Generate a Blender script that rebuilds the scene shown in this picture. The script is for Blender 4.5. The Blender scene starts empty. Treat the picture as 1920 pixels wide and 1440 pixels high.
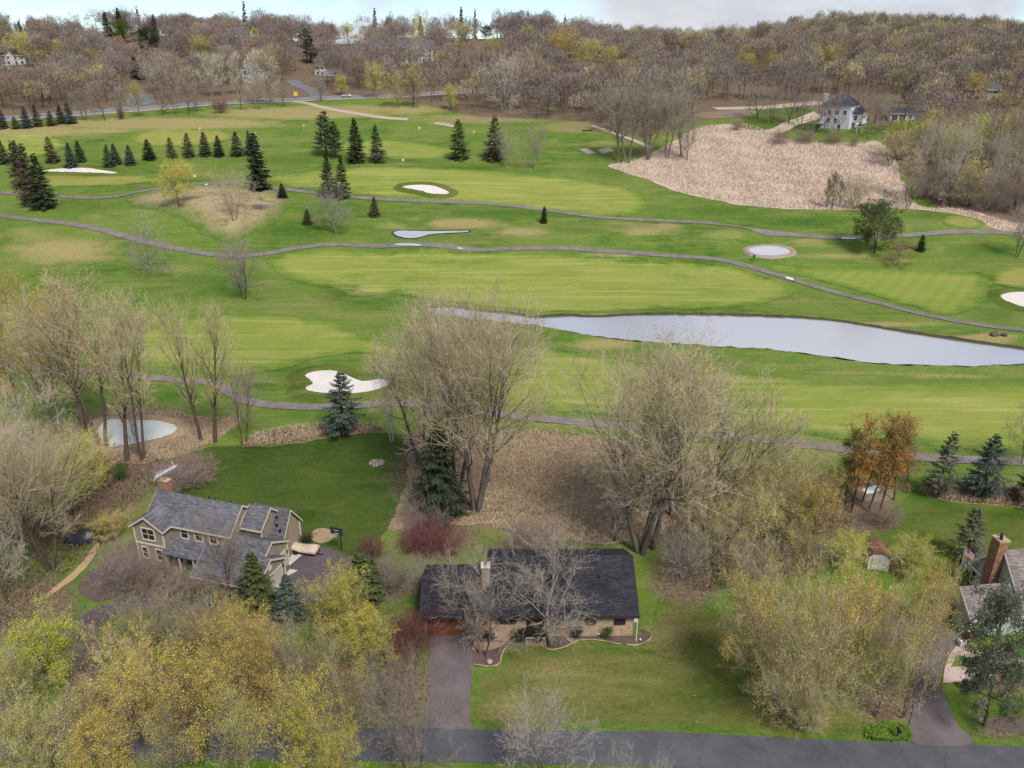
import bpy, math, random
import numpy as np
from mathutils import Vector, Matrix
from mathutils.geometry import delaunay_2d_cdt

SC = bpy.context.scene
COL = SC.collection
RNG = np.random.default_rng(7)
R = math.radians

# ------------------------------------------------------------------ camera, sky, sun, exposure
CAM_H, PITCH, FPX = 60.0, R(23.4), 1478.0
cd = bpy.data.cameras.new("camera")
cam = bpy.data.objects.new("camera", cd)
COL.objects.link(cam)
cam.location = (0, 0, CAM_H)
cam.rotation_euler = (R(90) - PITCH, 0, 0)
cd.sensor_width = 36.0
cd.lens = 36.0 * FPX / 1920.0
cd.clip_start, cd.clip_end = 1.0, 12000.0
SC.camera = cam

SUN_EL, SUN_AZ = R(52), R(150)          # azimuth from +Y, clockwise: behind and right of the camera
world = bpy.data.worlds.new("World")
SC.world = world
world.use_nodes = True
nt = world.node_tree
nt.nodes.clear()
N, L = nt.nodes.new, nt.links.new
out = N("ShaderNodeOutputWorld")
sky = N("ShaderNodeTexSky"); sky.sky_type = 'NISHITA'; sky.sun_disc = False
sky.sun_elevation, sky.sun_rotation = SUN_EL, SUN_AZ
sky.air_density, sky.dust_density, sky.ozone_density = 1.0, 0.1, 6.0; sky.altitude = 3000
bg1 = N("ShaderNodeBackground"); bg1.inputs[1].default_value = 0.10
L(sky.outputs[0], bg1.inputs[0])
tc = N("ShaderNodeTexCoord")
mp = N("ShaderNodeMapping"); mp.inputs['Scale'].default_value = (1, 1, 3.2)
L(tc.outputs['Generated'], mp.inputs[0])
n1 = N("ShaderNodeTexNoise"); n1.inputs['Scale'].default_value = 2.6; n1.inputs['Detail'].default_value = 7
n1.inputs['Roughness'].default_value = 0.55; n1.inputs['Distortion'].default_value = 0.4
mp.inputs['Location'].default_value = (0.35, 0.1, 0.0)
L(mp.outputs[0], n1.inputs['Vector'])
cr = N("ShaderNodeValToRGB")
cr.color_ramp.elements[0].position, cr.color_ramp.elements[1].position = 0.41, 0.58
L(n1.outputs[0], cr.inputs[0])
n2 = N("ShaderNodeTexNoise"); n2.inputs['Scale'].default_value = 6; n2.inputs['Detail'].default_value = 5
L(mp.outputs[0], n2.inputs['Vector'])
cc = N("ShaderNodeValToRGB")
cc.color_ramp.elements[0].color = (0.66, 0.69, 0.78, 1); cc.color_ramp.elements[1].color = (0.92, 0.92, 0.95, 1)
cc.color_ramp.elements[0].position, cc.color_ramp.elements[1].position = 0.3, 0.68
L(n2.outputs[0], cc.inputs[0])
bg2 = N("ShaderNodeBackground"); bg2.inputs[1].default_value = 0.53
L(cc.outputs[0], bg2.inputs[0])
mx = N("ShaderNodeMixShader")
L(cr.outputs[0], mx.inputs[0]); L(bg1.outputs[0], mx.inputs[1]); L(bg2.outputs[0], mx.inputs[2])
L(mx.outputs[0], out.inputs[0])

sd = bpy.data.lights.new("sun", 'SUN')
sd.energy, sd.angle, sd.color = 2.6, R(18), (1.0, 0.95, 0.87)
sun = bpy.data.objects.new("sun", sd)
COL.objects.link(sun)
_d = Vector((math.sin(SUN_AZ) * math.cos(SUN_EL), math.cos(SUN_AZ) * math.cos(SUN_EL), math.sin(SUN_EL)))
sun.rotation_euler = _d.to_track_quat('Z', 'Y').to_euler()
sun.location = (60, -60, 150)

SC.view_settings.view_transform = 'Standard'
SC.view_settings.look = 'None'
SC.view_settings.gamma = 1.0
SC.view_settings.use_curve_mapping = False
SC.view_settings.exposure = 0.74
SC.cycles.use_denoising = True
SC.cycles.max_bounces = 6
SC.cycles.diffuse_bounces = 3
SC.cycles.glossy_bounces = 2

# ------------------------------------------------------------------ terrain
_ky = [-800, 40, 112, 135, 198, 215, 250, 310, 360, 400, 430, 470, 530, 620, 660, 760, 1000, 3000, 9000]
_kz = [0, 0, 0, 0.8, 1.0, 3.0, 9.0, 18.5, 27, 32, 35, 40, 50, 63.0, 63, 52, 36, 30, 30]
_TY = np.arange(-800, 9001, 1.0)
_TZ = np.interp(_TY, _ky, _kz)
_TZ = np.convolve(np.pad(_TZ, 10, mode='edge'), np.ones(21) / 21, 'valid')
PADS = []      # (x, y, radius, blend, z)
BUMPS = []     # (x, y, rx, ry, h)

def terr(x, y):
    x = np.asarray(x, float); y = np.asarray(y, float)
    r = x / np.maximum(np.abs(y), 60.0)
    w = np.exp(-((r - 0.20) / 0.13) ** 2)
    z = np.interp(y, _TY, _TZ)
    low = 1 - 0.27 * w - 0.16 * np.clip((r - 0.3) / 0.2, 0, 1) - 0.05 * np.sin(r * 9 + 1)
    z = np.where(y > 380, np.minimum(z, 32 + (z - 32) * low), z)
    amp = np.clip((y - 205) / 60.0, 0, 1)
    z = z + amp * (0.9 * np.sin(x * 0.045 + 0.6) * np.sin(y * 0.06 + x * 0.013) + 0.5 * np.sin(x * 0.021 - y * 0.037))
    ampw = np.clip((y - 440) / 60.0, 0, 1)
    z = z + ampw * (2.2 * np.sin(x * 0.022 + 1.3) + 1.2 * np.sin(x * 0.06 + y * 0.02))
    for (bx, by, rx, ry, h) in BUMPS:
        d = ((x - bx) / rx) ** 2 + ((y - by) / ry) ** 2
        z = z + h * np.exp(-d * 1.6)
    for (px_, py_, rad, bl, pz) in PADS:
        d = np.sqrt((x - px_) ** 2 + (y - py_) ** 2)
        t = np.clip((d - rad) / bl, 0, 1); t = t * t * (3 - 2 * t)
        z = pz + (z - pz) * t
    return z

CP, SP = math.cos(PITCH), math.sin(PITCH)
def to_px(x, y, z):
    Z = y * CP - (z - CAM_H) * SP
    U = y * SP + (z - CAM_H) * CP
    return 960 + FPX * x / Z, 720 - FPX * U / Z, Z

def cast(px, py):
    """where the line of sight through photograph pixels meets the ground (vectorised)"""
    px = np.atleast_1d(np.asarray(px, float)); py = np.atleast_1d(np.asarray(py, float))
    a = (px - 960) / FPX; b = (720 - py) / FPX
    dx, dy, dz = a, CP + b * SP, -SP + b * CP
    ys = np.concatenate([np.arange(38, 300, 1.5), np.arange(300, 900, 3.0)])
    t = ys[None, :] / dy[:, None]
    g = CAM_H + dz[:, None] * t - terr(dx[:, None] * t, ys[None, :] + 0 * t)
    below = g < 0
    hit = np.where(below.any(1), below.argmax(1), len(ys) - 1)
    lo = ys[np.maximum(hit - 1, 0)]; hi = ys[hit]
    for _ in range(18):
        m = 0.5 * (lo + hi); t = m / dy
        gb = CAM_H + dz * t - terr(dx * t, m) < 0
        hi = np.where(gb, m, hi); lo = np.where(gb, lo, m)
    t = hi / dy
    X, Y = dx * t, hi
    return np.stack([X, Y, terr(X, Y)], 1)

def P(px, py):
    return Vector(cast(px, py)[0])

def pad_at(px, py, rad, bl):
    p = cast(px, py)[0]
    PADS.append((p[0], p[1], rad, bl, float(p[2])))

def bump_at(px, py, rx, ry, h):
    p = cast(px, py)[0]
    BUMPS.append((p[0], p[1], rx, ry, h))

# mound left of centre, swales and shoulders on the course
bump_at(395, 400, 25, 15, 4.6)
bump_at(1230, 445, 30, 8, 1.6)
bump_at(1380, 440, 22, 8, 1.3)
bump_at(1790, 425, 22, 10, 1.4)
bump_at(300, 250, 40, 10, 1.2)
bump_at(520, 262, 26, 9, 1.5)
pad_at(808, 438, 9, 12)
pad_at(1440, 470, 7, 8)
pad_at(1600, 235, 17, 18)

# ------------------------------------------------------------------ materials
def new_mat(name):
    m = bpy.data.materials.new(name); m.use_nodes = True
    t = m.node_tree; t.nodes.clear()
    o = t.nodes.new("ShaderNodeOutputMaterial")
    return m, t, o

def ramp(t, fac, cols, pos=None):
    r = t.nodes.new("ShaderNodeValToRGB")
    e = r.color_ramp.elements
    while len(e) < len(cols): e.new(0.5)
    for i, c in enumerate(cols):
        e[i].position = pos[i] if pos else i / (len(cols) - 1)
        e[i].color = (*c, 1)
    t.links.new(fac, r.inputs[0])
    return r.outputs[0]

def noise(t, vec, scale, detail=4, rough=0.55, dist=0.0):
    n = t.nodes.new("ShaderNodeTexNoise")
    n.inputs['Scale'].default_value = scale; n.inputs['Detail'].default_value = detail
    n.inputs['Roughness'].default_value = rough; n.inputs['Distortion'].default_value = dist
    t.links.new(vec, n.inputs['Vector'])
    return n.outputs[0]

def mapping(t, vec, scale=(1, 1, 1), rot=(0, 0, 0)):
    m = t.nodes.new("ShaderNodeMapping")
    m.inputs['Scale'].default_value = scale; m.inputs['Rotation'].default_value = rot
    t.links.new(vec, m.inputs[0])
    return m.outputs[0]

def mixc(t, fac, a, b, mode='MIX'):
    m = t.nodes.new("ShaderNodeMix"); m.data_type = 'RGBA'; m.blend_type = mode
    for sock, v in ((m.inputs['Factor'], fac), (m.inputs['A'], a), (m.inputs['B'], b)):
        pass
    ins = [i for i in m.inputs if i.enabled]
    def put(sock, v):
        if isinstance(v, (int, float)): sock.default_value = v
        elif isinstance(v, tuple): sock.default_value = (*v, 1) if len(v) == 3 else v
        else: t.links.new(v, sock)
    put(ins[0], fac); put(ins[1], a); put(ins[2], b)
    return [o for o in m.outputs if o.enabled][0]

def math_(t, op, a, b=None):
    m = t.nodes.new("ShaderNodeMath"); m.operation = op
    for i, v in enumerate((a, b)):
        if v is None: continue
        if isinstance(v, (int, float)): m.inputs[i].default_value = v
        else: t.links.new(v, m.inputs[i])
    return m.outputs[0]

def surf(t, o, col, rough=0.85, spec=0.2, bump=None, bumpd=0.05, metal=0.0):
    b = t.nodes.new("ShaderNodeBsdfPrincipled")
    if isinstance(col, tuple): b.inputs['Base Color'].default_value = (*col, 1)
    else: t.links.new(col, b.inputs['Base Color'])
    b.inputs['Roughness'].default_value = rough
    b.inputs['Specular IOR Level'].default_value = spec
    b.inputs['Metallic'].default_value = metal
    if bump is not None:
        n = t.nodes.new("ShaderNodeBump"); n.inputs['Strength'].default_value = 0.6; n.inputs['Distance'].default_value = bumpd
        t.links.new(bump, n.inputs['Height']); t.links.new(n.outputs[0], b.inputs['Normal'])
    t.links.new(b.outputs[0], o.inputs[0])
    return b

def pos_of(t):
    g = t.nodes.new("ShaderNodeNewGeometry")
    return g.outputs['Position']

def objc(t):
    g = t.nodes.new("ShaderNodeTexCoord")
    return g.outputs['Object']

def attr(t, name):
    a = t.nodes.new("ShaderNodeAttribute"); a.attribute_name = name
    return a

def plain(name, col, rough=0.7, spec=0.3, metal=0.0, var=0.12, scale=3.0, bumpd=0.0):
    m, t, o = new_mat(name)
    v = objc(t)
    n = noise(t, v, scale, 5)
    c = ramp(t, n, [tuple(x * (1 - var) for x in col), tuple(min(1, x * (1 + var)) for x in col)], [0.3, 0.7])
    surf(t, o, c, rough, spec, n if bumpd else None, bumpd, metal)
    return m

def grass_mat(name, dark, mid, light, dry, dry_amt=0.35, streak=0.0, stripes=None, fine=0.6, under=None, soft=1.5):
    """grass: clumps at several scales, dry thatch, painted wear (vertex attribute 'wear': r dry, g bare litter, b lush)"""
    m, t, o = new_mat(name)
    p = pos_of(t)
    big = noise(t, p, 0.035, 4, 0.55, 0.6)
    med = noise(t, mapping(t, p, (0.16, 0.32, 0.2)), 1.0, 6, 0.62)
    fin = noise(t, p, 2.6, 5, 0.7)
    c = ramp(t, big, [dark, mid, light], [0.36, 0.5, 0.62])
    c = mixc(t, ramp(t, med, [(0, 0, 0), (1, 1, 1)], [0.38, 0.66]), c, light)
    pat = noise(t, mapping(t, p, (0.022, 0.065, 0.05), (0, 0, 0.15)), 1.0, 6, 0.6, 0.5)
    c = mixc(t, math_(t, 'MULTIPLY', ramp(t, pat, [(0, 0, 0), (1, 1, 1)], [0.46, 0.66]), 0.55), c, mixc(t, 0.45, light, dry))
    d = noise(t, mapping(t, p, (0.05, 0.13, 0.1)), 1.0, 8, 0.68, 0.3)
    dm = ramp(t, d, [(0, 0, 0), (1, 1, 1)], [0.62 - dry_amt * 0.3, 0.84 - dry_amt * 0.3])
    c = mixc(t, math_(t, 'MULTIPLY', dm, 0.75), c, dry)
    if streak:
        s = noise(t, mapping(t, p, (0.03, 0.55, 0.3)), 1.0, 5, 0.6)
        c = mixc(t, math_(t, 'MULTIPLY', ramp(t, s, [(0, 0, 0), (1, 1, 1)], [0.5, 0.7]), streak), c, dry)
    if stripes:
        ang, width, amt = stripes
        w = t.nodes.new("ShaderNodeTexWave"); w.wave_type = 'BANDS'; w.bands_direction = 'X'
        w.inputs['Scale'].default_value = 0.314 / width; w.inputs['Distortion'].default_value = 0.6; w.inputs['Detail Scale'].default_value = 0.3
        t.links.new(mapping(t, p, (1, 1, 1), (0, 0, ang)), w.inputs[0])
        c = mixc(t, math_(t, 'MULTIPLY', ramp(t, w.outputs[0], [(0, 0, 0), (1, 1, 1)], [0.4, 0.6]), amt), c, tuple(x * 1.45 for x in light))
    if under:
        ud, um, ul, udry = under
        cu = ramp(t, big, [ud, um, ul], [0.36, 0.5, 0.62])
        cu = mixc(t, ramp(t, med, [(0, 0, 0), (1, 1, 1)], [0.38, 0.66]), cu, ul)
        e_ = attr(t, "edge")
        ef = math_(t, 'ADD', math_(t, 'DIVIDE', e_.outputs['Fac'], soft * 2.0), math_(t, 'MULTIPLY', math_(t, 'SUBTRACT', med, 0.5), 1.2))
        c = mixc(t, ramp(t, ef, [(0, 0, 0), (1, 1, 1)], [0.05, 0.95]), cu, c)
    a = attr(t, "wear")
    sp = t.nodes.new("ShaderNodeSeparateColor"); t.links.new(a.outputs['Color'], sp.inputs[0])
    edge = math_(t, 'ADD', math_(t, 'MULTIPLY', med, 0.7), math_(t, 'MULTIPLY', fin, 0.5))
    def worn(ch, col):
        f = math_(t, 'ADD', math_(t, 'MULTIPLY', sp.outputs[ch], 1.5), math_(t, 'SUBTRACT', edge, 0.95))
        f = ramp(t, f, [(0, 0, 0), (1, 1, 1)], [0.12, 0.62])
        f = math_(t, 'MULTIPLY', f, ramp(t, sp.outputs[ch], [(0, 0, 0), (1, 1, 1)], [0.02, 0.25]))
        return mixc(t, f, c, col)
    c = worn(2, dark)
    c = worn(0, dry)
    lit = ramp(t, fin, [(0.078, 0.052, 0.037), (0.155, 0.108, 0.078), (0.225, 0.165, 0.12)], [0.3, 0.5, 0.7])
    c = worn(1, lit)
    c = mixc(t, math_(t, 'MULTIPLY', ramp(t, fin, [(1, 1, 1), (0, 0, 0)], [0.32, 0.55]), fine), c, mixc(t, 0.55, c, (0.0, 0.0, 0.0)))
    spk = noise(t, mapping(t, p, (0.55, 1.1, 0.6)), 1.0, 7, 0.75)
    c = mixc(t, math_(t, 'MULTIPLY', ramp(t, spk, [(0, 0, 0), (1, 1, 1)], [0.50, 0.68]), 0.55), c, mixc(t, 0.4, light, dry))
    surf(t, o, c, 0.95, 0.08, fin, 0.06)
    return m

# ------------------------------------------------------------------ mesh helpers
def mesh_obj(name, verts, faces, mat=None, parent=None, smooth=False, mats=None, midx=None, attrs=None):
    me = bpy.data.meshes.new(name)
    verts = np.asarray(verts, np.float32).reshape(-1, 3)
    if isinstance(faces, np.ndarray):
        k = faces.shape[1]; nf = len(faces)
        me.vertices.add(len(verts)); me.vertices.foreach_set("co", verts.ravel())
        me.loops.add(nf * k); me.loops.foreach_set("vertex_index", faces.astype(np.int32).ravel())
        me.polygons.add(nf); me.polygons.foreach_set("loop_start", np.arange(0, nf * k, k, dtype=np.int32))
    else:
        me.from_pydata([tuple(map(float, v)) for v in verts], [], [tuple(f) for f in faces])
    for m_ in (mats or ([mat] if mat else [])):
        me.materials.append(m_)
    if midx is not None:
        me.polygons.foreach_set("material_index", np.asarray(midx, np.int32))
    if attrs:
        for nm, arr in attrs.items():
            arr = np.asarray(arr, np.float32)
            if arr.ndim == 1:
                at = me.attributes.new(nm, 'FLOAT', 'POINT'); at.data.foreach_set("value", arr)
            else:
                at = me.attributes.new(nm, 'FLOAT_COLOR', 'POINT')
                at.data.foreach_set("color", np.concatenate([arr, np.ones((len(arr), 1), np.float32)], 1).ravel())
    if smooth:
        me.polygons.foreach_set("use_smooth", np.ones(len(me.polygons), bool))
    me.update(calc_edges=True)
    me.validate(clean_customdata=False)
    o = bpy.data.objects.new(name, me)
    COL.objects.link(o)
    if parent: o.parent = parent
    return o

def tag(o, label, cat, group=None):
    o['label'] = label; o['category'] = cat
    if group: o['group'] = group
    return o

def kind(o, k):
    o['kind'] = k
    return o

def empty(name, loc, rz=0.0):
    o = bpy.data.objects.new(name, None)
    COL.objects.link(o)
    o.location = loc; o.rotation_euler = (0, 0, rz); o.empty_display_size = 0.5
    return o

def thing(name, label, cat, loc, rz=0.0, group=None):
    return tag(empty(name, loc, rz), label, cat, group)

class MB:
    """collects boxes, prisms, bars into one mesh"""
    def __init__(s): s.v, s.f = [], []
    def add(s, vs, fs):
        b = len(s.v); s.v += [tuple(v) for v in vs]; s.f += [tuple(i + b for i in f) for f in fs]; return s
    def box(s, x0, y0, z0, x1, y1, z1):
        v = [(x0, y0, z0), (x1, y0, z0), (x1, y1, z0), (x0, y1, z0), (x0, y0, z1), (x1, y0, z1), (x1, y1, z1), (x0, y1, z1)]
        return s.add(v, [(0, 3, 2, 1), (4, 5, 6, 7), (0, 1, 5, 4), (1, 2, 6, 5), (2, 3, 7, 6), (3, 0, 4, 7)])
    def prism(s, poly, axis, a, b):
        """2-D polygon extruded along an axis: axis 'x' -> poly in (y,z); 'y' -> (x,z); 'z' -> (x,y)"""
        n = len(poly)
        def mk(p, q):
            return {'x': (q, p[0], p[1]), 'y': (p[0], q, p[1]), 'z': (p[0], p[1], q)}[axis]
        v = [mk(p, a) for p in poly] + [mk(p, b) for p in poly]
        f = [tuple(range(n - 1, -1, -1)), tuple(range(n, 2 * n))] + [(i, (i + 1) % n, n + (i + 1) % n, n + i) for i in range(n)]
        return s.add(v, f)
    def tube(s, p0, p1, r0, r1=None, n=6, cap=True):
        r1 = r0 if r1 is None else r1
        p0, p1 = Vector(p0), Vector(p1)
        d = (p1 - p0).normalized()
        u = d.orthogonal().normalized(); w = d.cross(u)
        v = []
        for p, r in ((p0, r0), (p1, r1)):
            for i in range(n):
                a = 2 * math.pi * i / n
                v.append(p + u * math.cos(a) * r + w * math.sin(a) * r)
        f = [(i, (i + 1) % n, n + (i + 1) % n, n + i) for i in range(n)]
        if cap: f += [tuple(range(n - 1, -1, -1)), tuple(range(n, 2 * n))]
        return s.add(v, f)
    def loft(s, rings, cap=True):
        n = len(rings[0]); v = [p for r in rings for p in r]; f = []
        for k in range(len(rings) - 1):
            for i in range(n):
                f.append((k * n + i, k * n + (i + 1) % n, (k + 1) * n + (i + 1) % n, (k + 1) * n + i))
        if cap:
            f += [tuple(range(n - 1, -1, -1)), tuple((len(rings) - 1) * n + i for i in range(n))]
        return s.add(v, f)
    def ball(s, c, r, nu=10, nv=6, sz=1.0, jit=0.0, rng=None):
        rings = []
        for k in range(1, nv):
            th = math.pi * k / nv
            rings.append([(c[0] + r * math.sin(th) * math.cos(2 * math.pi * i / nu) * (1 + (rng.uniform(-jit, jit) if jit else 0)),
                           c[1] + r * math.sin(th) * math.sin(2 * math.pi * i / nu) * (1 + (rng.uniform(-jit, jit) if jit else 0)),
                           c[2] + r * sz * math.cos(th)) for i in range(nu)])
        return s.loft(rings)
    def obj(s, name, mat, parent=None, smooth=False):
        o = mesh_obj(name, s.v, s.f, mat, parent, smooth)
        bm_fix(o)
        return o

import bmesh
def bm_fix(o):
    bm = bmesh.new(); bm.from_mesh(o.data)
    bmesh.ops.recalc_face_normals(bm, faces=bm.faces)
    bm.to_mesh(o.data); bm.free()

# ------------------------------------------------------------------ painted wear (dry, litter, lush) in ground positions
# blobs given where they lie in the photograph: (px, py, rx, ry, dry, litter, lush)
BLOBS = []
def wear_at(v):
    x, y, z = v[:, 0], v[:, 1], v[:, 2]
    ok = y > 36
    px, py, _ = to_px(x, np.where(ok, y, 60.0), z)
    w = np.zeros((len(v), 3), np.float32)
    for (bx, by, rx, ry, a, b, c) in BLOBS:
        g = np.exp(-(((px - bx) / rx) ** 2 + ((py - by) / ry) ** 2)) * ok
        for k, q in enumerate((a, b, c)):
            if q: w[:, k] = np.maximum(w[:, k], g * q)
    return w

def smooth_poly(pts, closed=True, sub=5):
    """Catmull-Rom through the given points"""
    p = np.asarray(pts, float); n = len(p); o = []
    rng_ = range(n if closed else n - 1)
    for i in rng_:
        if closed:
            a, b, c, d = p[(i - 1) % n], p[i], p[(i + 1) % n], p[(i + 2) % n]
        else:
            a, b, c, d = p[max(i - 1, 0)], p[i], p[i + 1], p[min(i + 2, n - 1)]
        for k in range(sub):
            t = k / sub
            o.append(0.5 * ((2 * b) + (c - a) * t + (2 * a - 5 * b + 4 * c - d) * t * t + (3 * b - a - 3 * c + d) * t ** 3))
    if not closed: o.append(p[-1])
    return np.array(o)

def inside(poly, x, y):
    x = np.asarray(x); y = np.asarray(y)
    c = np.zeros(x.shape, bool); n = len(poly)
    j = n - 1
    for i in range(n):
        xi, yi = poly[i]; xj, yj = poly[j]
        m = ((yi > y) != (yj > y))
        if m.any():
            t = (xj - xi) * (y - yi) / ((yj - yi) if yj != yi else 1e-9) + xi
            c ^= m & (x < t)
        j = i
    return c

def resample(poly, step, closed=True):
    q = np.vstack([poly, poly[:1]]) if closed else np.asarray(poly)
    d = np.r_[0, np.cumsum(np.linalg.norm(np.diff(q, axis=0), axis=1))]
    n = max(6, int(d[-1] / step))
    s = np.linspace(0, d[-1], n, endpoint=not closed)
    return np.stack([np.interp(s, d, q[:, 0]), np.interp(s, d, q[:, 1])], 1)

def sheet_xy(name, poly, mat, off, step=3.0, jit=0.0, kindname='structure', wear=True, flat=None, holes=None):
    poly = resample(np.asarray(poly), step * 0.5)
    if jit:
        nrm = np.roll(poly, -1, 0) - np.roll(poly, 1, 0)
        nrm = np.stack([-nrm[:, 1], nrm[:, 0]], 1); nrm /= np.linalg.norm(nrm, axis=1)[:, None] + 1e-9
        k = RNG.normal(0, 1, len(poly)); k = 0.5 * k + 0.25 * np.roll(k, 1) + 0.25 * np.roll(k, -1)
        poly = poly + nrm * (k * jit)[:, None]
    x0, y0 = poly.min(0); x1, y1 = poly.max(0)
    gx, gy = np.meshgrid(np.arange(x0 + step / 2, x1, step), np.arange(y0 + step / 2, y1, step))
    gx = gx.ravel(); gy = gy.ravel()
    ins = inside(poly, gx, gy)
    # keep interior points clear of the rim
    g = np.stack([gx[ins], gy[ins]], 1)
    if len(g):
        dmin = np.full(len(g), 1e9)
        for k in range(len(poly)):
            dmin = np.minimum(dmin, ((g - poly[k]) ** 2).sum(1))
        g = g[dmin > (step * 0.35) ** 2]
    pts = np.vstack([poly, g]) if len(g) else poly
    n = len(poly)
    edges = [(i, (i + 1) % n) for i in range(n)]
    vv, ee, ff, *_ = delaunay_2d_cdt([Vector(p) for p in pts], edges, [list(range(n))], 1, 1e-5)
    v2 = np.array([(p.x, p.y) for p in vv])
    z = terr(v2[:, 0], v2[:, 1]) if flat is None else np.full(len(v2), flat)
    v = np.column_stack([v2, z + off])
    fs = []
    for f in ff:
        a, b, c = (v2[i] for i in f[:3])
        fs.append(tuple(f) if (b[0] - a[0]) * (c[1] - a[1]) - (b[1] - a[1]) * (c[0] - a[0]) > 0 else tuple(f)[::-1])
    ed = np.full(len(v2), 1e9)
    for k in range(0, len(poly)): ed = np.minimum(ed, ((v2 - poly[k]) ** 2).sum(1))
    o = mesh_obj(name, v, fs, mat, smooth=True, attrs={"wear": wear_at(v), "edge": np.sqrt(ed)} if wear else None)
    if kindname: o['kind'] = kindname
    return o

def px_poly(pts, smooth=True, sub=5):
    p = np.asarray(pts, float)
    w = cast(p[:, 0], p[:, 1])[:, :2]
    return smooth_poly(w, True, sub) if smooth else w

def sheet(name, pts, mat, off, step=3.0, jit=0.0, smooth=True, **k):
    return sheet_xy(name, px_poly(pts, smooth), mat, off, step, jit, **k)

def ribbon(name, pts, width, mat, off, world_pts=False, sub=8, thick=0.0, step=2.0):
    w = np.asarray(pts, float) if world_pts else cast(np.array(pts)[:, 0], np.array(pts)[:, 1])[:, :2]
    c = resample(smooth_poly(w, False, sub), step, False)
    d = np.gradient(c, axis=0); d /= np.linalg.norm(d, axis=1)[:, None]
    nrm = np.stack([-d[:, 1], d[:, 0]], 1)
    hw = width / 2
    k = 3
    rows = []
    jit = RNG.normal(0, 0.05, (len(c), 2))
    for j in range(k):
        s = (j / (k - 1) * 2 - 1)
        off_ = s * hw + (jit[:, 0] if j == 0 else jit[:, 1] if j == k - 1 else 0)
        q = c + nrm * (np.zeros(len(c)) + off_)[:, None]
        rows.append(np.column_stack([q, terr(q[:, 0], q[:, 1]) + off]))
    v = np.concatenate(rows); n = len(c)
    fs = []
    for j in range(k - 1):
        for i in range(n - 1):
            fs.append((j * n + i + 0, (j + 1) * n + i, (j + 1) * n + i + 1, j * n + i + 1)[::-1])
    o = mesh_obj(name, v, fs, mat, smooth=True, attrs={"wear": wear_at(v)})
    o['kind'] = 'structure'
    return o

def rim(name, poly, prof, mat, off=0.0, parent=None, jit=0.0, step=1.5):
    """a bank or lip round a closed outline: prof = [(outward distance, height), ...]"""
    poly = resample(np.asarray(poly), step)
    n = len(poly)
    area = 0.5 * np.sum(poly[:, 0] * np.roll(poly[:, 1], -1) - np.roll(poly[:, 0], -1) * poly[:, 1])
    d = np.roll(poly, -1, 0) - np.roll(poly, 1, 0); d /= np.linalg.norm(d, axis=1)[:, None]
    out_ = np.stack([d[:, 1], -d[:, 0]], 1) * (1 if area > 0 else -1)
    rows = []
    for (e, h) in prof:
        jj = RNG.normal(0, jit, n) if (jit and e > 0) else np.zeros(n)
        q = poly + out_ * (e + jj)[:, None]
        rows.append(np.column_stack([q, terr(q[:, 0], q[:, 1]) + off + h * (1 + (RNG.normal(0, 0.15, n) if jit else 0))]))
    v = np.concatenate(rows); fs = []
    for r_ in range(len(prof) - 1):
        for i in range(n):
            j = (i + 1) % n
            q = (r_ * n + i, r_ * n + j, (r_ + 1) * n + j, (r_ + 1) * n + i)
            fs.append(q if area < 0 else q[::-1])
    o = mesh_obj(name, v, fs, mat, parent, smooth=True, attrs={"wear": wear_at(v)})
    return o
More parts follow.
